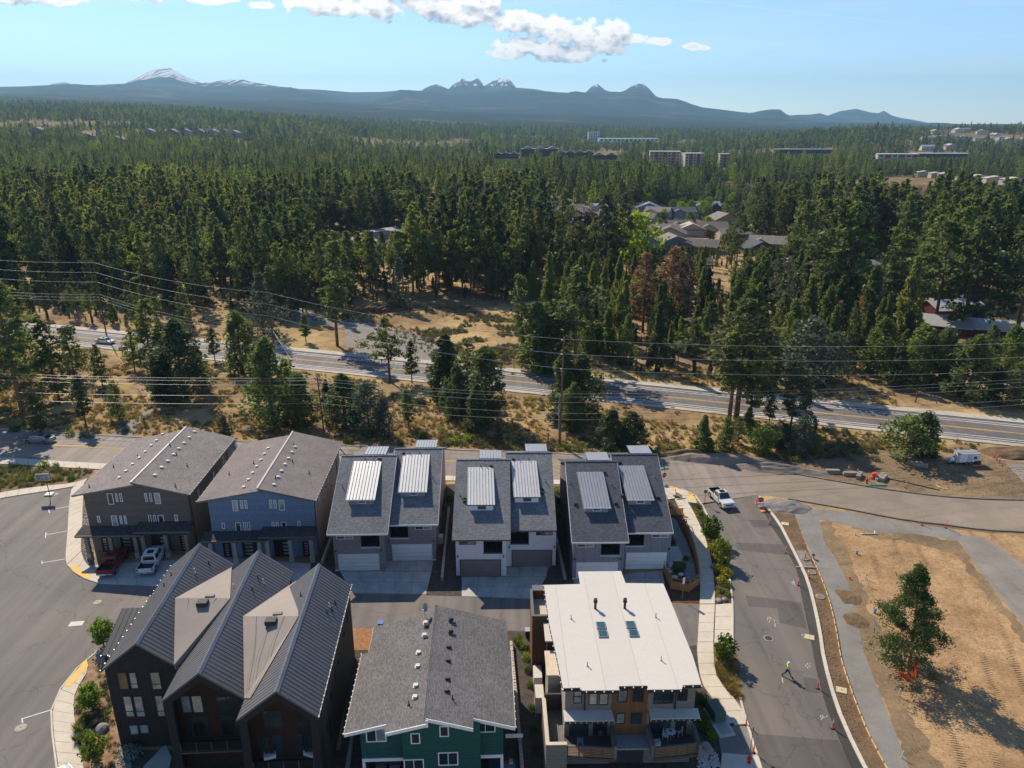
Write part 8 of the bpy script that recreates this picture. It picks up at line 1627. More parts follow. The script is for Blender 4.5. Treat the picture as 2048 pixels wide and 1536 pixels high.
# concrete blocks and drums by the gravel road
BLK = MB().box(-1.1,-.35,0,1.1,.35,.62).mesh('conc', g['conc_block'], bevel=.05)
for q, yaw, s in (((1665,946),-4,'leftmost concrete block behind the gravel road'),((1700,951),-6,'long concrete block right of the leftmost one'),((1718,954),55,'concrete block turned end on in the block row'),((1766,959),48,'rightmost concrete block of the row'),((1762,956),46,'concrete block leaning on the rightmost one'),((1829,930),-22,'concrete beam in the tree shadow on the dirt site'),((1840,933),-24,'second concrete beam in the tree shadow')):
    p = P(*q); o = put('concrete_block', BLK, None, tuple(p), (0,0,R(yaw)), label=s, cat='concrete block', group='concrete blocks of the road works')
simple('plastic_barrier', 'red plastic drum between the concrete blocks', 'barrier', (1747,957), [('drum', MB().lathe([(.42,0),(.45,.4),(.38,.45),(.38,.9),(.3,1.0)], 10), 'red_plastic')])
simple('pipe', 'bright green pipe lying by the far gravel kerb', 'pipe', (1754,971), [('pipe', MB().cone((-1.3,0,.1),(1.3,-.15,.1),.12,.12,8), 'pipe_green')]); simple('bucket', 'white bucket beside the red drum', 'bucket', (1753,961), [('bucket', MB().lathe([(.2,0),(.24,.45)], 10), 'vent_white')])
simple('timber_batten', 'crossed pale timbers on the dirt beyond the gravel road', 'timber', (1882,977), [('board', MB().hexa([(-.9,.9,.02),(-.8,1.0,.02),(.4,-.2,.02),(.3,-.3,.02),(-.9,.9,.1),(-.8,1.0,.1),(.4,-.2,.1),(.3,-.3,.1)]), 'wood_form'), ('board', MB().box(-.5,-.05,.11,.9,.05,.18), 'wood_form')], R(-30))
wire([P(1776,958)+Vector((0,0,.1)), P(1815,966)+Vector((0,0,.08)), P(1860,977)+Vector((0,0,.08)), P(1879,981)+Vector((0,0,.08))], 'thin black hose curving over the dirt beyond the gravel road', .07, 0, 'vent_dark')
# heaps of gravel and earth
def heap(px, rx, ry, h, m, label, seed=1, yaw=0.0, n=40):
    p = P(*px); r = np.random.default_rng(seed); t = np.linspace(-1, 1, n); X, Y = np.meshgrid(t, t); d = np.sqrt(X**2+Y**2)*(.72+.75*fbm(X*1.6+seed*5.7, Y*1.6+seed, 3)); Z = np.clip(1-d, 0, 1)**.8*h*(.35+1.3*fbm(X*2.2+seed*3.1, Y*2.2, 4)) - .02; i = np.arange(n*n).reshape(n, n); F_ = np.stack([i[:-1,:-1], i[:-1,1:], i[1:,1:], i[1:,:-1]], -1).reshape(-1, 4)
    V = np.stack([X*rx, Y*ry, Z], -1).reshape(-1, 3); me = npmesh('heap', V, F_); me.materials.append(g[m]); me.polygons.foreach_set('use_smooth', [True]*len(me.polygons)); put('gravel_heap', me, None, (p.x, p.y, .012), (0,0,yaw), label=label, cat='heap')
heap((1573,1014), 4.2, 2.2, 1.0, 'gravel_grey', 'grey gravel heap beside the stop barricade', 2); heap((1545,1007), 2.6, 1.5, .5, 'gravel_road', 'brown earth ridge left of the grey gravel heap', 3, .5); heap((1450,922), 10, 2.2, 1.5, 'gravel_road', 'long low earth bank behind the street at the junction', 4, -.12); heap((1560,940), 9, 1.8, 1.2, 'gravel_road', 'second low earth bank right of the first', 5, -.2); heap((1380,912), 7, 1.8, 1.2, 'dirt_brown', 'dark earth bank behind the grey paired house', 6, -.1); heap((1712,1240), 1.4, 1.6, .3, 'dirt_brown', 'earth mound on the gravel path edge', 7)
heap((1700,1195), 1.4, 1.8, .3, 'dirt_brown', 'low earth mound at the left edge of the dirt lot', 9); heap((2030,905), 7, 3, 1.3, 'dirt_brown', 'dark earth heap at the far right of the site', 12)
for q, s, k in () and (((1652,1065),'narrow earth windrow at the dirt lot corner',1.0),((1665,1100),'narrow earth windrow along the gravel path',1.2)): heap(q, .7*k, 2.6*k, .45, 'dirt_brown', s, int(k*10), -.25)
# orange netting round the lone pine
pts = [P(1797,1348), P(1806,1354), P(1818,1360), P(1826,1356), P(1833,1345), P(1832,1335), P(1828,1328), P(1819,1322)]; b = MB()
q = resample(pts, 40)
for a, c in zip(q[:-1], q[1:]):
    i = q.index(a); h0 = .75+.35*math.sin(i*.6)+.12*math.sin(i*1.9); h1 = .75+.35*math.sin((i+1)*.6)+.12*math.sin((i+1)*1.9); n = Vector((c.y-a.y, a.x-c.x, 0)).normalized()*.12
    for k in range(5): t0, t1 = k/5, (k+.72)/5; b.poly([a+n*math.sin(k+i)+Vector((0,0,h0*t0)), c+n*math.sin(k+i+1)+Vector((0,0,h1*t0)), c+n*math.sin(k+i+1)+Vector((0,0,h1*t1)), a+n*math.sin(k+i)+Vector((0,0,h0*t1))])
    if i % 2 == 0: b.box(a.x-.03, a.y-.03, 0, a.x+.03, a.y+.03, h0)
o = b.obj('safety_netting', g['orange_net'], None, label='crumpled orange safety netting at the foot of the lone pine', cat='netting'); o.data.transform(Matrix.Translation(-pts[2])); o.location = pts[2]
# logs
p = P(772,622); lm = [MB().cone((-5*k,0,0),(5*k,0,0),.34*k+.05,.26*k+.05,9).mesh('log', g['log_wood']) for k in (1.0, .85, .7)]
for i in range(26):
    lay = 0 if i < 13 else (1 if i < 21 else 2); j = i if i < 13 else (i-13 if i < 21 else i-21); put('log', lm[i % 3], None, (p.x-7+(j*1.25)+lay*1.0+rnd.uniform(-.2,.2)-(2 if j > 6 else 0), p.y+rnd.uniform(-1,1)+j*.25, .35+lay*.55), (0, rnd.uniform(-.03,.03), R(58)+rnd.uniform(-.08,.08)), label='felled log in the pile at the top of the meadow', cat='log', group='logs piled by the blue grey spruce')
# basketball hoop
p = P(99,990); o = empty('basketball_hoop', (p.x, p.y, .02), R(6), label='portable basketball hoop standing in the car park', cat='basketball hoop'); MB().box(-.6,-.55,0,.6,.6,.22).obj('base', g['vent_white'], o, bevel=.06); MB().tube([(0,.1,.2),(-.05,0,3.1)],.055,8).obj('pole', g['vent_dark'], o); MB().tube([(0,-.1,2.4),(0,-.75,3.3)],.04).tube([(0,0,3.0),(0,-.75,3.6)],.04).obj('arm', g['vent_dark'], o); MB().box(-.92,-.8,2.85,.92,-.76,3.9).obj('backboard', g['glass_pale'], o)
b = MB()
for q in ((-.95,-.82,3.85,.95,-.74,3.95),(-.95,-.82,2.8,.95,-.74,2.87),(-.95,-.82,2.87,-.89,-.74,3.85),(.89,-.82,2.87,.95,-.74,3.85),(-.3,-.815,3.0,-.25,-.755,3.45),(.25,-.815,3.0,.3,-.755,3.45),(-.25,-.815,3.4,.25,-.755,3.45)): b.box(*q)
b.obj('backboard_frame', g['vent_white'], o); rp = [(.23*math.cos(t), -1.05+.23*math.sin(t), 3.05) for t in [6.2832*i/14 for i in range(15)]]; MB().tube(rp, .02, 4).obj('rim', g['orange'], o)
# timber fence round the garden
def slat_fence(pts, label, h=1.15, z=0.02):
    root = None; P_ = [P(*q) for q in pts]; root = empty('timber_fence', P_[0], 0, label=label, cat='fence')
    for a, b_ in zip(P_[:-1], P_[1:]):
        n = max(1, round((b_-a).length/1.9)); d = (b_-a)/n; yaw = math.atan2(d.y, d.x); L = d.length
        key = MB(); sl = MB().box(0,-.018,0,L-.04,.018,.13).mesh('slat', g['wood_fence'], bevel=0)
        for i in range(n):
            S = empty('fence_panel', a+d*i-P_[0], yaw, parent=root); MB().box(-.06,-.06,0,.06,.06,h+.1).obj('post', g['wood_fence'], S); MB().box(.061,-.05,h+.02,L-.06,.05,h+.06).obj('top_rail', g['wood_fence'], S)
            for k in range(7): put('slat', sl, S, (.02, .0, .04+k*.16))
slat_fence([(1330,1031),(1366,1030)], 'short timber slat fence at the top of the garden', 1.5); slat_fence([(1366,1046),(1376,1075),(1388,1110),(1395,1140),(1397,1160)], 'long timber slat fence beside the pavement', 1.5); slat_fence([(1397,1170),(1378,1184),(1342,1178),(1326,1142)], 'angled timber slat fence closing the lower garden', 1.5)
for k, q in enumerate([(1341,1127),(1342,1132),(1343,1137),(1340,1143),(1362,1149),(1350,1154)]): simple('stepping_stone', ['first','second','third','fourth','lowest','side'][k]+' pale stepping stone in the fenced garden', 'stone', q, [('stone', MB().lathe([(.38,0),(.4,.06),(.34,.1)], 8), 'vent_white')], k*1.0)
# ---------------------------------------------------------------- people
def person(px, label, yaw, pose, mats, H_=1.78, z=.015, hat=None):
    """body grown on a skeleton with a skin modifier; clothes are slightly larger skins over the same bones"""
    p = P(*px); o = empty('person', (p.x, p.y, z), yaw, label=label, cat='person')
    J = pose
    def skin(name, bones, m, par=o, sub=2):
        names = []; [names.append(n) for b in bones for n in b if n not in names]; me = bpy.data.meshes.new(name); me.from_pydata([J[n][0] for n in names], [(names.index(a), names.index(b)) for a, b in bones], []); ob_ = put(name, me, par); me.materials.append(g[m])
        md = ob_.modifiers.new('skin', 'SKIN'); md.use_smooth_shade = True; lay = me.skin_vertices[0] if me.skin_vertices else None
        for i, n in enumerate(names): r = J[n][1]; lay.data[i].radius = (r*mats.get('k'+name, 1.0), r*mats.get('k'+name, 1.0)*(.75 if n in ('chest', 'belly', 'pelvis') else 1)); lay.data[i].use_root = (n == names[0])
        s_ = ob_.modifiers.new('sub', 'SUBSURF'); s_.levels = s_.render_levels = sub; return ob_
    def add_skin(me):
        bm = bmesh.new(); bm.from_mesh(me); bm.verts.layers.skin.verify(); bm.to_mesh(me); bm.free()
    return o, J, skin
def make_person(px, label, yaw, walking, cols, hat=False, arms_out=.12, z=.015):
    p = P(*px); o = empty('person', (p.x, p.y, z), yaw, label=label, cat='person'); s = .42 if walking else .06
    J = dict(pelvis=((0,0,.96),.15), belly=((0,.0,1.12),.14), chest=((0,-.02,1.34),.17), neck=((0,-.02,1.51),.06), skull=((0,-.03,1.60),.09), crown=((0,-.03,1.72),.085),
             hipL=((.09,0,.90),.11), kneeL=((.10,-s*.5,.50),.07), footL=((.10,-s-.02,.09),.05), toeL=((.10,-s-.18,.05),.045), hipR=((-.09,0,.90),.11), kneeR=((-.10,s*.35,.50),.07), footR=((-.10,s*1.1+.02,.12),.05), toeR=((-.10,s*1.1-.12,.05),.045),
             shL=((.19,-.02,1.42),.075), elL=((.27+arms_out,.10+s*.3,1.17),.05), wrL=((.26+arms_out,-.02+s*.1,.96),.035), hdL=((.25+arms_out,-.07,.88),.032), shR=((-.19,-.02,1.42),.075), elR=((-.27-arms_out,-.02-s*.3,1.17),.05), wrR=((-.26-arms_out,-.2-s*.2,.98),.035), hdR=((-.25-arms_out,-.27-s*.2,.92),.032))
    legs = [('pelvis','hipL'),('hipL','kneeL'),('kneeL','footL'),('pelvis','hipR'),('hipR','kneeR'),('kneeR','footR')]; tors = [('pelvis','belly'),('belly','chest'),('chest','neck')]; ar = [('chest','shL'),('shL','elL'),('chest','shR'),('shR','elR')]
    def skin(name, bones, m, k, endr=None):
        names = []
        for b in bones:
            for n in b:
                if n not in names: names.append(n)
        me = bpy.data.meshes.new(name); me.from_pydata([J[n][0] for n in names], [(names.index(a), names.index(b)) for a, b in bones], []); bm = bmesh.new(); bm.from_mesh(me); bm.verts.layers.skin.verify(); bm.to_mesh(me); bm.free(); me.materials.append(g[m])
        ob_ = put(name, me, o); ob_.modifiers.new('skin', 'SKIN').use_smooth_shade = True
        for i, n in enumerate(names):
            r = J[n][1]*k; me.skin_vertices[0].data[i].radius = (r*(1.1 if n in ('chest','belly') else 1), r*(.72 if n in ('chest','belly','pelvis') else 1)); me.skin_vertices[0].data[i].use_root = (i == 0)
        sb = ob_.modifiers.new('sub', 'SUBSURF'); sb.levels = sb.render_levels = 2; return ob_
    skin('body', tors+legs+ar+[('neck','skull'),('skull','crown'),('footL','toeL'),('footR','toeR'),('elL','wrL'),('wrL','hdL'),('elR','wrR'),('wrR','hdR')], 'skin', 1.0)
    skin('trousers', [('pelvis','hipL'),('hipL','kneeL'),('pelvis','hipR'),('hipR','kneeR')]+([('kneeL','footL'),('kneeR','footR')] if cols[1] != 'shorts' else []), cols[1] if cols[1] != 'shorts' else 'furn_dark', 1.22)
    skin('shirt', tors[:2]+ar, cols[0], 1.16)
    for t, f in (('toeL','footL'),('toeR','footR')): a, b = Vector(J[f][0]), Vector(J[t][0]); MB().cone(a-Vector((0,0,.02)), b-Vector((0,0,.0)), .065, .05, 8).obj('boot', g['boot'], o)
    for sx in (-1, 1):        # five fingers each
        h = Vector(J['hdL' if sx > 0 else 'hdR'][0])
        for k in range(4): MB().tube([h+Vector((-.025+.017*k,0,0)), h+Vector((-.03+.018*k,-.02,-.05-.008*(k in (1,2)))), h+Vector((-.03+.018*k,-.05,-.075))], .009, 5).obj('finger', g['skin'], o)
        MB().tube([h+Vector((.03*-sx,-.01,.02)), h+Vector((.045*-sx,-.05,-.02))], .011, 5).obj('thumb', g['skin'], o)
    c = Vector(J['crown'][0])
    if hat: MB().lathe([(.15,-.03),(.148,.0),(.125,.02),(.12,.07),(.09,.12),(.03,.145)], 14, (c.x, c.y-.01, c.z-.02)).obj('hard_hat', g['helmet'], o, smooth=True)
    else: MB().lathe([(.10,-.03),(.105,.03),(.08,.09),(.02,.105)], 12, (c.x, c.y+.015, c.z-.03)).obj('hair', g['cloth_brown'], o, smooth=True)
    MB().cone((c.x, c.y-.09, c.z-.09), (c.x, c.y-.135, c.z-.12), .02, .012, 6).obj('nose', g['skin'], o)
    for sx in (-1, 1): MB().box(c.x+sx*.035-.012, c.y-.102, c.z-.075, c.x+sx*.035+.012, c.y-.09, c.z-.06).obj('eye', g['rubber'], o); MB().box(c.x+sx*.09-.008, c.y, c.z-.12, c.x+sx*.09+.008, c.y+.03, c.z-.06).obj('ear', g['skin'], o)
    MB().box(c.x-.025, c.y-.098, c.z-.145, c.x+.025, c.y-.088, c.z-.135).obj('mouth', g['cush_red'], o)
    return o
make_person((1573,1353), 'worker in yellow green shirt, jeans and white hard hat striding across the side street', R(60), True, ('hivis','denim'), True, .06)
make_person((672.5,953), 'person in dark shirt and dark shorts on the pavement between two houses', R(10), False, ('cloth_brown','shorts'), False, .05, .14)
# ---------------------------------------------------------------- small things round the houses
def bin_(px, label, lid='bin_blue', body='bin_blue', yaw=0.0, world=None):
    return simple('wheelie_bin', label, 'bin', px, [('bin_body', MB().hexa([(-.24,-.26,.08),(.24,-.26,.08),(.24,.26,.08),(-.24,.26,.08),(-.3,-.34,.95),(.3,-.34,.95),(.3,.34,.95),(-.3,.34,.95)]), body), ('lid', MB().box(-.33,-.38,.951,.33,.38,1.03), lid), ('wheel', MB().cone((-.3,.28,.1),(.3,.28,.1),.1,.1,8), 'rubber')], yaw, bevel=.02)
bin_((763,1259), 'blue wheelie bin behind the dark green house roof', 'bin_blue', 'bin_blue'); bin_((1056,1274), 'black wheelie bin with grey lid beside the white roofed duplex', 'lid_grey', 'bin_black'); bin_((1068,1272), 'blue wheelie bin next to the black one', 'bin_blue', 'bin_blue')
F, zd, A, B, A2, B2, o_, s__ = HW
def onbalc(px, py, z=None): x, y = F.g(px, py, z or zd); return F.M @ Vector((x, y, 0))
q = onbalc(1340,1475); o = empty('round_table', (q.x, q.y, zd), 0, label='round white cafe table on the right balcony', cat='table'); MB().lathe([(.02,.70),(.45,.70),(.45,.73),(.02,.74)], 20).obj('tabletop', g['furn_white'], o); MB().lathe([(.1,.741),(.12,.78),(.05,.83)], 8).obj('centrepiece', g['vent_dark'], o)
for t in (0, 1.57, 3.14, 4.71): MB().tube([(0,0,.7),(.35*math.cos(t),.35*math.sin(t),0)],.015,4).obj('leg', g['furn_white'], o)
def chair(q, z, yaw, label, m='furn_white'):
    o = empty('patio_chair', (q.x, q.y, z), yaw, label=label, cat='chair'); MB().box(-.24,-.24,.42,.24,.24,.47).obj('seat', g[m], o); MB().box(-.24,.22,.5,.24,.26,.98).obj('backrest', g[m], o)
    for sx in (-.22, .22):
        for sy in (-.22, .22): MB().box(sx-.015,sy-.015,0,sx+.015,sy+.015,.42).obj('leg', g['furn_white'], o)
        MB().box(sx-.02,-.22,.62,sx+.02,.22,.65).obj('armrest', g['furn_white'], o)
chair(onbalc(1331,1478), zd, R(70), 'white patio chair left of the round cafe table'); chair(onbalc(1357,1470), zd, R(-60), 'patio chair with light cushion right of the round cafe table', 'cush_tan')
chair(onbalc(1160,1490), zd, R(180), 'blue striped folding chair on the left balcony', 'cush_blue')
simple('storage_box', 'white box at the left end of the right balcony', 'box', (0,0), [], 0); bpy.data.objects.remove(bpy.data.objects['storage_box'])
q = onbalc(1313,1490); o = empty('cooler_box', (q.x, q.y, zd), .2, label='white cooler box beside the right balcony rail', cat='box'); MB().box(-.3,-.2,0,.3,.2,.4).obj('box_body', g['furn_white'], o); MB().box(-.32,-.22,.401,.32,.22,.46).obj('lid', g['vent_white'], o)
q = onbalc(1200,1482); o = empty('grill', (q.x, q.y, zd), 0, label='dark kettle grill on the left balcony', cat='grill'); MB().lathe([(.1,.7),(.3,.85),(.3,.95),(.1,1.15)], 12).obj('kettle', g['furn_dark'], o)
for t in (0, 2.1, 4.2): MB().tube([(.15*math.cos(t),.15*math.sin(t),.72),(.3*math.cos(t),.3*math.sin(t),0)],.015,4).obj('leg', g['furn_dark'], o)
# black townhouse terraces: two pale armchairs and a lounger
FB, xrb, yfb, eb = HB
def bw(x, y): v = FB.M @ Vector((x, y, 0)); return v
for (px_, py_, yw, s) in ((540, 1512, 20, 'pale armchair at the left of the black townhouse porch'), (622, 1507, -20, 'pale armchair at the right of the black townhouse porch')):
    x, y = FB.g(px_, py_, 3.2); v = bw(x, y); z_ = 3.06; o = empty('armchair', (v.x, v.y, z_), R(yw), label=s, cat='chair'); MB().box(-.4,-.4,.1,.4,.4,.42).obj('seat', g['furn_white'], o, bevel=.04); MB().box(-.4,.3,.43,.4,.45,.85).obj('backrest', g['furn_white'], o, bevel=.04); MB().box(-.48,-.4,.1,-.401,.4,.62).obj('armrest', g['furn_white'], o); MB().box(.401,-.4,.1,.48,.4,.62).obj('armrest', g['furn_white'], o)
sheet('walkway', [(331,1488),(343,1515),(333,1560),(272,1560),(290,1530)], .03, g['concrete_cool']); sheet('patio', [(345,1545),(640,1545),(660,1640),(330,1640)], .02, g['concrete_cool'])
# dark green house porch furniture
FG, wl, wr, wy, gx1, gx2, gz2, roofp = HG
def gw(x, y): return FG.M @ Vector((x, y, 0))
for k, dx in enumerate((1.3, 2.5)): v = gw(wl+dx, wy+1.2); o = empty('sofa_chair', (v.x, v.y, .08), 0, label=['left','right'][k]+' dark porch seat with pale cushion at the green house', cat='chair'); MB().box(-.5,-.4,0,.5,.4,.4).obj('seat', g['furn_dark'], o); MB().box(-.45,-.42,.401,.45,.2,.52).obj('cushion', g['lid_grey'], o); MB().box(-.5,.25,.41,.5,.42,.9).obj('backrest', g['furn_dark'], o)
v = gw(gx2+2.4, wy+1.3); o = empty('sofa', (v.x, v.y, .08), R(10), label='dark sofa with terracotta cushions on the green house porch', cat='sofa'); MB().box(-1.1,-.4,0,1.1,.4,.42).obj('seat', g['cush_blue'], o); MB().box(-1.1,.2,.421,1.1,.42,.9).obj('backrest', g['furn_dark'], o); MB().box(-.2,-.3,.43,.6,.1,.55).obj('cushion', g['cush_red'], o); MB().box(.62,-.2,.43,.95,.15,.7).obj('cushion', g['cush_tan'], o)
p = FG.pl(849,1228, (roofp[0],0,roofp[2]), (roofp[1],0,roofp[3]), (roofp[1],5,roofp[3])); p = FG.M @ p; o = empty('satellite_dish', tuple(p), R(40), label='grey satellite dish on the far edge of the green house roof', cat='satellite dish'); MB().tube([(0,0,-.1),(0,0,.7)],.03).obj('mast', g['steel'], o)
MB().lathe([(.02,0),(.25,.03),(.42,.12)], 16).obj('dish', g['lead'], o, loc=(0,0,.75), rot=(R(70),0,R(30))); MB().tube([(0,0,.7),(-.35,-.35,.85)],.02).obj('arm', g['steel'], o); MB().box(-.45,-.45,.8,-.33,-.33,.9).obj('receiver', g['vent_white'], o)
# utility cabinets, hydrants, boulders
simple('utility_cabinet', 'green transformer cabinet on a concrete pad at the pavement end', 'cabinet', (1430,1432), [('cabinet', MB().box(-.55,-1.0,.12,.55,.9,1.25), 'util_green'), ('pad', MB().box(-.7,-1.2,0,1.3,1.1,.11), 'concrete_cool')], R(12))
simple('utility_pad', 'empty pale utility vault pad beside the green cabinet', 'pad', (1447,1456), [('pad', MB().box(-.9,-1.1,0,.7,1.1,.1), 'concrete'), ('lid', MB().box(-.6,-.8,.101,.5,.8,.13), 'lid_grey')], R(12))
def hydrant(px, label): simple('fire_hydrant', label, 'hydrant', px, [('barrel', MB().lathe([(.18,0),(.18,.06),(.12,.08),(.12,.55),(.16,.58),(.15,.66),(.05,.78)], 12), 'red_hydrant'), ('outlet', MB().cone((-.22,0,.42),(.22,0,.42),.065,.065,8), 'red_hydrant'), ('outlet', MB().cone((0,0,.38),(0,-.22,.38),.08,.08,8), 'red_hydrant')], z=.12)
hydrant((1498,1527), 'red fire hydrant on the pavement at the bottom edge'); hydrant((1733,967), 'red fire hydrant by the concrete blocks')
BO = []
for i in range(3):
    bm = bmesh.new(); bmesh.ops.create_icosphere(bm, subdivisions=2, radius=.5); rr = random.Random(i)
    for v in bm.verts: v.co *= .75+.4*vnoise(np.array(v.co.x*2.5+i*7), np.array(v.co.y*2.5+v.co.z*2)).item(); v.co.z *= .7
    me = bpy.data.meshes.new('boulder'); bm.to_mesh(me); bm.free(); me.materials.append(g['boulder']); BO.append(me)
for i, (q, s, lb) in enumerate([((1409,1064),1.3,'grey boulder in the planting bed beside the fence'),((1429,1136),1.1,'pale boulder lower in the planting bed'),((1437,1203),.8,'left dark boulder at the end of the planting bed'),((1449,1201),.8,'right dark boulder at the end of the planting bed'),((203,1460),1.3,'grey boulder in the bed beside the black townhouse'),((1412,1500),1.4,'pale boulder near the white duplex balcony'),((1405,1510),1.2,'second pale boulder near the white duplex balcony'),((1332,974),.9,'brown boulder at the junction corner')]):
    p = P(*q); put('boulder', BO[i % 3], None, (p.x, p.y, .15), (0,0,i), (s,s,s), label=lb, cat='boulder')
# river rocks as loose stones (too many to count)
def rocks(poly, n, seed, s0, s1, m, nm, z=.03):
    r = np.random.default_rng(seed); pw = np.array(PW(poly)); x0, y0 = pw.min(0); x1, y1 = pw.max(0); X = r.uniform(x0, x1, n*5); Y = r.uniform(y0, y1, n*5); k = inside([tuple(p) for p in pw], X, Y); X, Y = X[k][:n], Y[k][:n]; S = r.uniform(s0, s1, len(X))
    base = np.array([(1,0,0),(-.5,.87,0),(-.5,-.87,0),(0,0,.75),(.3,.5,.5),(-.6,0,.5)])[[0,1,2,3,4,5]]; ang = r.uniform(0, 6.28, len(X)); V = []; T = [(0,4,3),(4,1,3),(1,5,3),(5,2,3),(2,0,3),(0,1,4),(1,2,5)]
    c, s = np.cos(ang), np.sin(ang); B_ = base[None]*S[:, None, None]; VX = B_[..., 0]*c[:, None]-B_[..., 1]*s[:, None]+X[:, None]; VY = B_[..., 0]*s[:, None]+B_[..., 1]*c[:, None]+Y[:, None]; V = np.stack([VX, VY, B_[..., 2]+z], -1).reshape(-1, 3); F_ = (np.array(T)[None]+np.arange(len(X))[:, None, None]*6).reshape(-1, 3)
    me = npmesh(nm, V, F_); me.materials.append(g[m]); put(nm, me, kind='stuff', label='loose pale river stones', cat='stones')
rocks([(168,1016),(178,1006),(188,1115),(184,1134),(174,1126),(165,1100),(166,1060)], 1500, 1, .06, .14, 'stone', 'river_rock'); rocks([(1366,1100),(1378,1100),(1392,1150),(1374,1160)], 500, 2, .05, .12, 'stone', 'river_rock'); rocks([(240,1440),(262,1440),(262,1600),(225,1600)], 1200, 3, .05, .13, 'stone', 'river_rock'); rocks([(185,1300),(206,1298),(214,1340),(196,1325)], 500, 4, .05, .12, 'stone', 'river_rock'); rocks([(1395,1510),(1432,1505),(1450,1560),(1395,1560)], 500, 5, .06, .16, 'vent_white', 'river_rock'); rocks([(1333,1030),(1352,1042),(1368,1080),(1350,1080)], 500, 6, .03, .07, 'stone', 'river_rock', .025)
rocks([(1650,1040),(1900,1075),(2040,1260),(2048,1536),(1830,1536),(1740,1300),(1680,1110)], 3000, 7, .02, .09, 'dirt_site', 'clod', .0); rocks([(1595,1045),(1640,1160),(1670,1300),(1740,1500),(1700,1480),(1650,1320),(1625,1200)], 1500, 8, .03, .10, 'dirt_brown', 'clod', .01); rocks([(1500,925),(1560,908),(1780,896),(2048,930),(2048,995),(1750,970),(1600,945)], 2500, 9, .04, .16, 'dirt_site', 'clod', .0)
# ---------------------------------------------------------------- planted shrubs and young trees near the houses
SH = {k: [clump(400+i*7+j, n, ts, h, rr, mt) for j in range(2)] for i, (k, (n, ts, h, rr, mt)) in enumerate(dict(green=(260,.10,.8,.6,'leaf_green'), flower=(330,.10,.74,.64,'flower'), sage=(220,.09,.65,.6,'leaf_sage'), lime=(260,.10,.9,.65,'leaf_lime'), blue=(320,.10,.9,.75,'leaf_bluespruce'), grass=(1,1,1,1,'leaf_sage')).items())}
SH['grass'] = [tuft(450, 160, .8, .55, 'grass_dry'), tuft(451, 160, .8, .55, 'grass_green')]
GB = [make_bushy(500+i, 3.0, 1.15, .25, 18, 60, .17, mt, pointy=0, lsz=.42, ratio=.6) for i, mt in enumerate(['leaf_green','leaf_lime','leaf_green'])]
def shrub(px, kind, s, label, z=.05, name='garden_shrub', grp=None):
    p = P(*px); o = empty(name, (p.x, p.y, z), rnd.uniform(0, 6), label=label, cat='shrub', group=grp); put('foliage', rnd.choice(SH[kind if kind != 'flower' else 'green']), o, scale=(s,s,s))
    if kind == 'flower': put('flowers', rnd.choice(SH['flower']), o, scale=(s*1.04,s*1.04,s*1.04))
def young(px, s, i, label, z=.05): tree('young_tree', GB[i], 3.0, (*P(*px)[:2], z), 3.0*s, label)
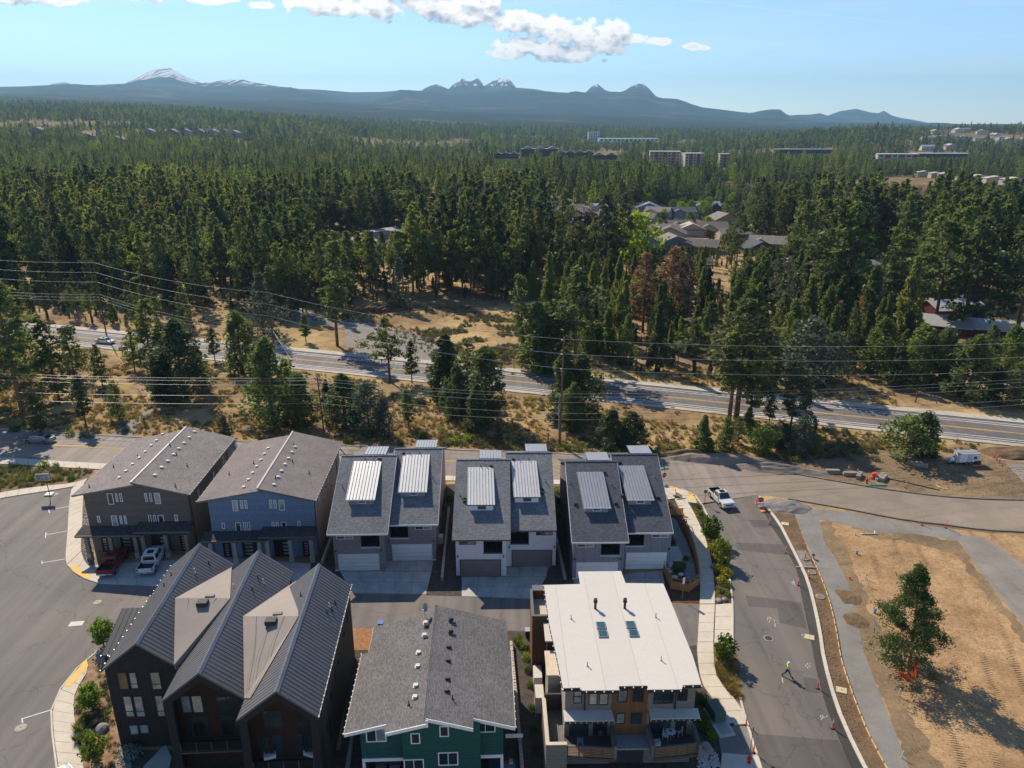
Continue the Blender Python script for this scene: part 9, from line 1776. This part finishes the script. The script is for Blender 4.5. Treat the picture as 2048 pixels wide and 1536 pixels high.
PL = [((1395,1014),'sage',1.2,'silvery shrub at the top of the planting bed'),((1402,1030),'green',1.0,'green shrub below the silvery one'),((1410,1040),'sage',1.2,'grey shrub under the first young tree'),((1418,1058),'flower',1.2,'yellow flowering shrub under the first young tree'),((1426,1066),'flower',1.2,'second yellow flowering shrub down the bed'),((1432,1078),'green',1.2,'green mound right of the boulder'),((1440,1090),'lime',1.1,'lime shrub behind the second young tree'),((1424,1100),'flower',1.2,'yellow flowering shrub left of the second young tree'),((1436,1118),'flower',1.3,'broad yellow flowering shrub in mid bed'),((1448,1130),'flower',1.3,'yellow flowering shrub at the kerb in mid bed'),((1437,1142),'flower',1.3,'yellow flowering shrub below the pale boulder'),((1452,1150),'flower',1.3,'lower yellow flowering shrub at the kerb'),((1442,1164),'flower',1.1,'last yellow flowering shrub of the bed'),((1455,1172),'green',1.0,'green shrub at the end of the bed'),((1443,1184),'sage',1.0,'low grey shrub before the end boulders'),((1456,1192),'green',.8,'small green shrub beside the end boulders'),
 ((1341,1020),'blue',1.4,'blue globe spruce in the garden corner'),((898,1000),'lime',1.5,'bright lime shrub between taupe and white houses'),((890,990),'green',1.5,'green shrub behind the lime one'),((884,1020),'grass',1.3,'yellow grass clump between taupe and white houses'),((1112,985),'lime',1.2,'lime shrub between white and grey houses'),((1118,1005),'green',1.2,'green shrub between white and grey houses'),((1112,1030),'lime',1.1,'lower lime shrub between white and grey houses'),
 ((1352,1140),'green',1.3,'green shrub in the fenced garden'),((1365,1135),'green',1.0,'right hand green shrub in the fenced garden'),((1345,1085),'sage',.8,'grey shrub above the garden patio'),((1372,1120),'green',.8,'small shrub right of the garden patio'),
 ((1036,1288),'grass',1.3,'yellow grass clump beside the green house'),((1047,1296),'lime',.9,'lime shrub beside the white roofed duplex'),((1052,1318),'lime',1.0,'second lime shrub down the side strip'),((1056,1342),'green',.9,'green shrub down the side strip'),((1061,1372),'green',.8,'small shrub in the shaded side strip'),((1064,1420),'green',.8,'shaded shrub lower in the side strip'),((1068,1460),'green',.8,'shaded shrub near the bottom of the side strip'),((1072,1495),'sage',.8,'grey shrub near the bottom of the side strip'),((1060,1300),'grass',.8,'pale grass clump at the side strip top'),
 ((1404,1404),'green',1.3,'green shrub at the right corner of the white duplex'),((1415,1412),'green',1.0,'shrub right of the white duplex corner'),((1432,1410),'grass',.9,'tall grass beside the green cabinet'),((1412,1460),'green',1.3,'leafy shrub below the green cabinet'),((1422,1480),'green',1.2,'leafy shrub beside the balcony'),((1408,1440),'green',1.2,'leafy shrub left of the green cabinet'),
 ((88,933),'lime',1.6,'rounded yellow green bush on the far left verge'),((112,934),'green',1.1,'small bush right of the rounded verge bush'),((140,885-14),'lime',1.5,'yellow green bush above the far left kerb'),((165,875),'sage',1.4,'silver sage bush above the far left kerb'),((180,876),'sage',1.2,'second silver sage bush above the kerb'),((30,862),'green',1.9,'dark bush at the far left street edge'),((64,960),'green',1.0,'small green bush by the car park pavement'),((142,960),'green',1.1,'green bush at the car park corner'),((125,950),'sage',.9,'small verge bush by the car park'),
 ((180,1378),'grass',1.0,'grass clump in the bed beside the curved pavement'),((165,1400),'sage',.9,'low sage in the curved bed'),((190,1418),'sage',.8,'small sage beside the black townhouse'),((156,1462),'grass',1.1,'upper grass clump spilling over the curved pavement'),((158,1484),'grass',1.1,'lower grass clump spilling over the curved pavement'),((210,1370),'sage',.9,'sage shrub against the black townhouse wall'),((207,1388),'sage',.8,'second sage against the black townhouse wall'),((168,1440),'green',.9,'green shrub in the middle of the curved bed'),((176,1475),'green',1.0,'green shrub lower in the curved bed'),((262,1514),'blue',1.5,'blue shrub at the foot of the black townhouse'),
 ((910,886),'lime',1.7,'bright yellow green bush behind the white houses'),((935,882),'lime',1.6,'second bright bush behind the white houses'),((700,895-9),'green',1.4,'bush behind the taupe house'),((1160,893),'sage',1.3,'sage bush left of the rounded juniper'),((1165,880),'sage',1.5,'larger sage bush left of the rounded juniper'),((1330,885),'sage',1.6,'sage mound right of the rounded juniper'),((1350,892),'sage',1.5,'second sage mound right of the rounded juniper'),((1700,925-6),'sage',1.7,'sage mound at the dirt site edge'),((1750,930-10),'sage',1.6,'right sage mound at the dirt site edge'),((1665,868),'sage',1.6,'sage bush beside the lower highway edge'),((1690,868),'sage',1.5,'second sage bush beside the lower highway edge'),((1650,862),'sage',1.3,'third sage bush beside the lower highway edge'),((845,880),'green',1.7,'dark round bush on the bare slope'),((725,815),'green',1.7,'bush below the gravel pullout')]
for q, k, s, lb in PL: shrub(q, k, s, lb)
young((1422,1082),1.1,0,'first young street tree in the planting bed'); young((1440,1128),1.1,1,'second young street tree in the planting bed'); young((1450,1322),.95,0,'young street tree in the dry grass bed'); young((186,1418),.85,0,'upper young tree in the curved bed'); young((192,1524),.9,1,'lower young tree in the curved bed'); young((208,1292),1.0,0,'young tree behind the black townhouse annex')
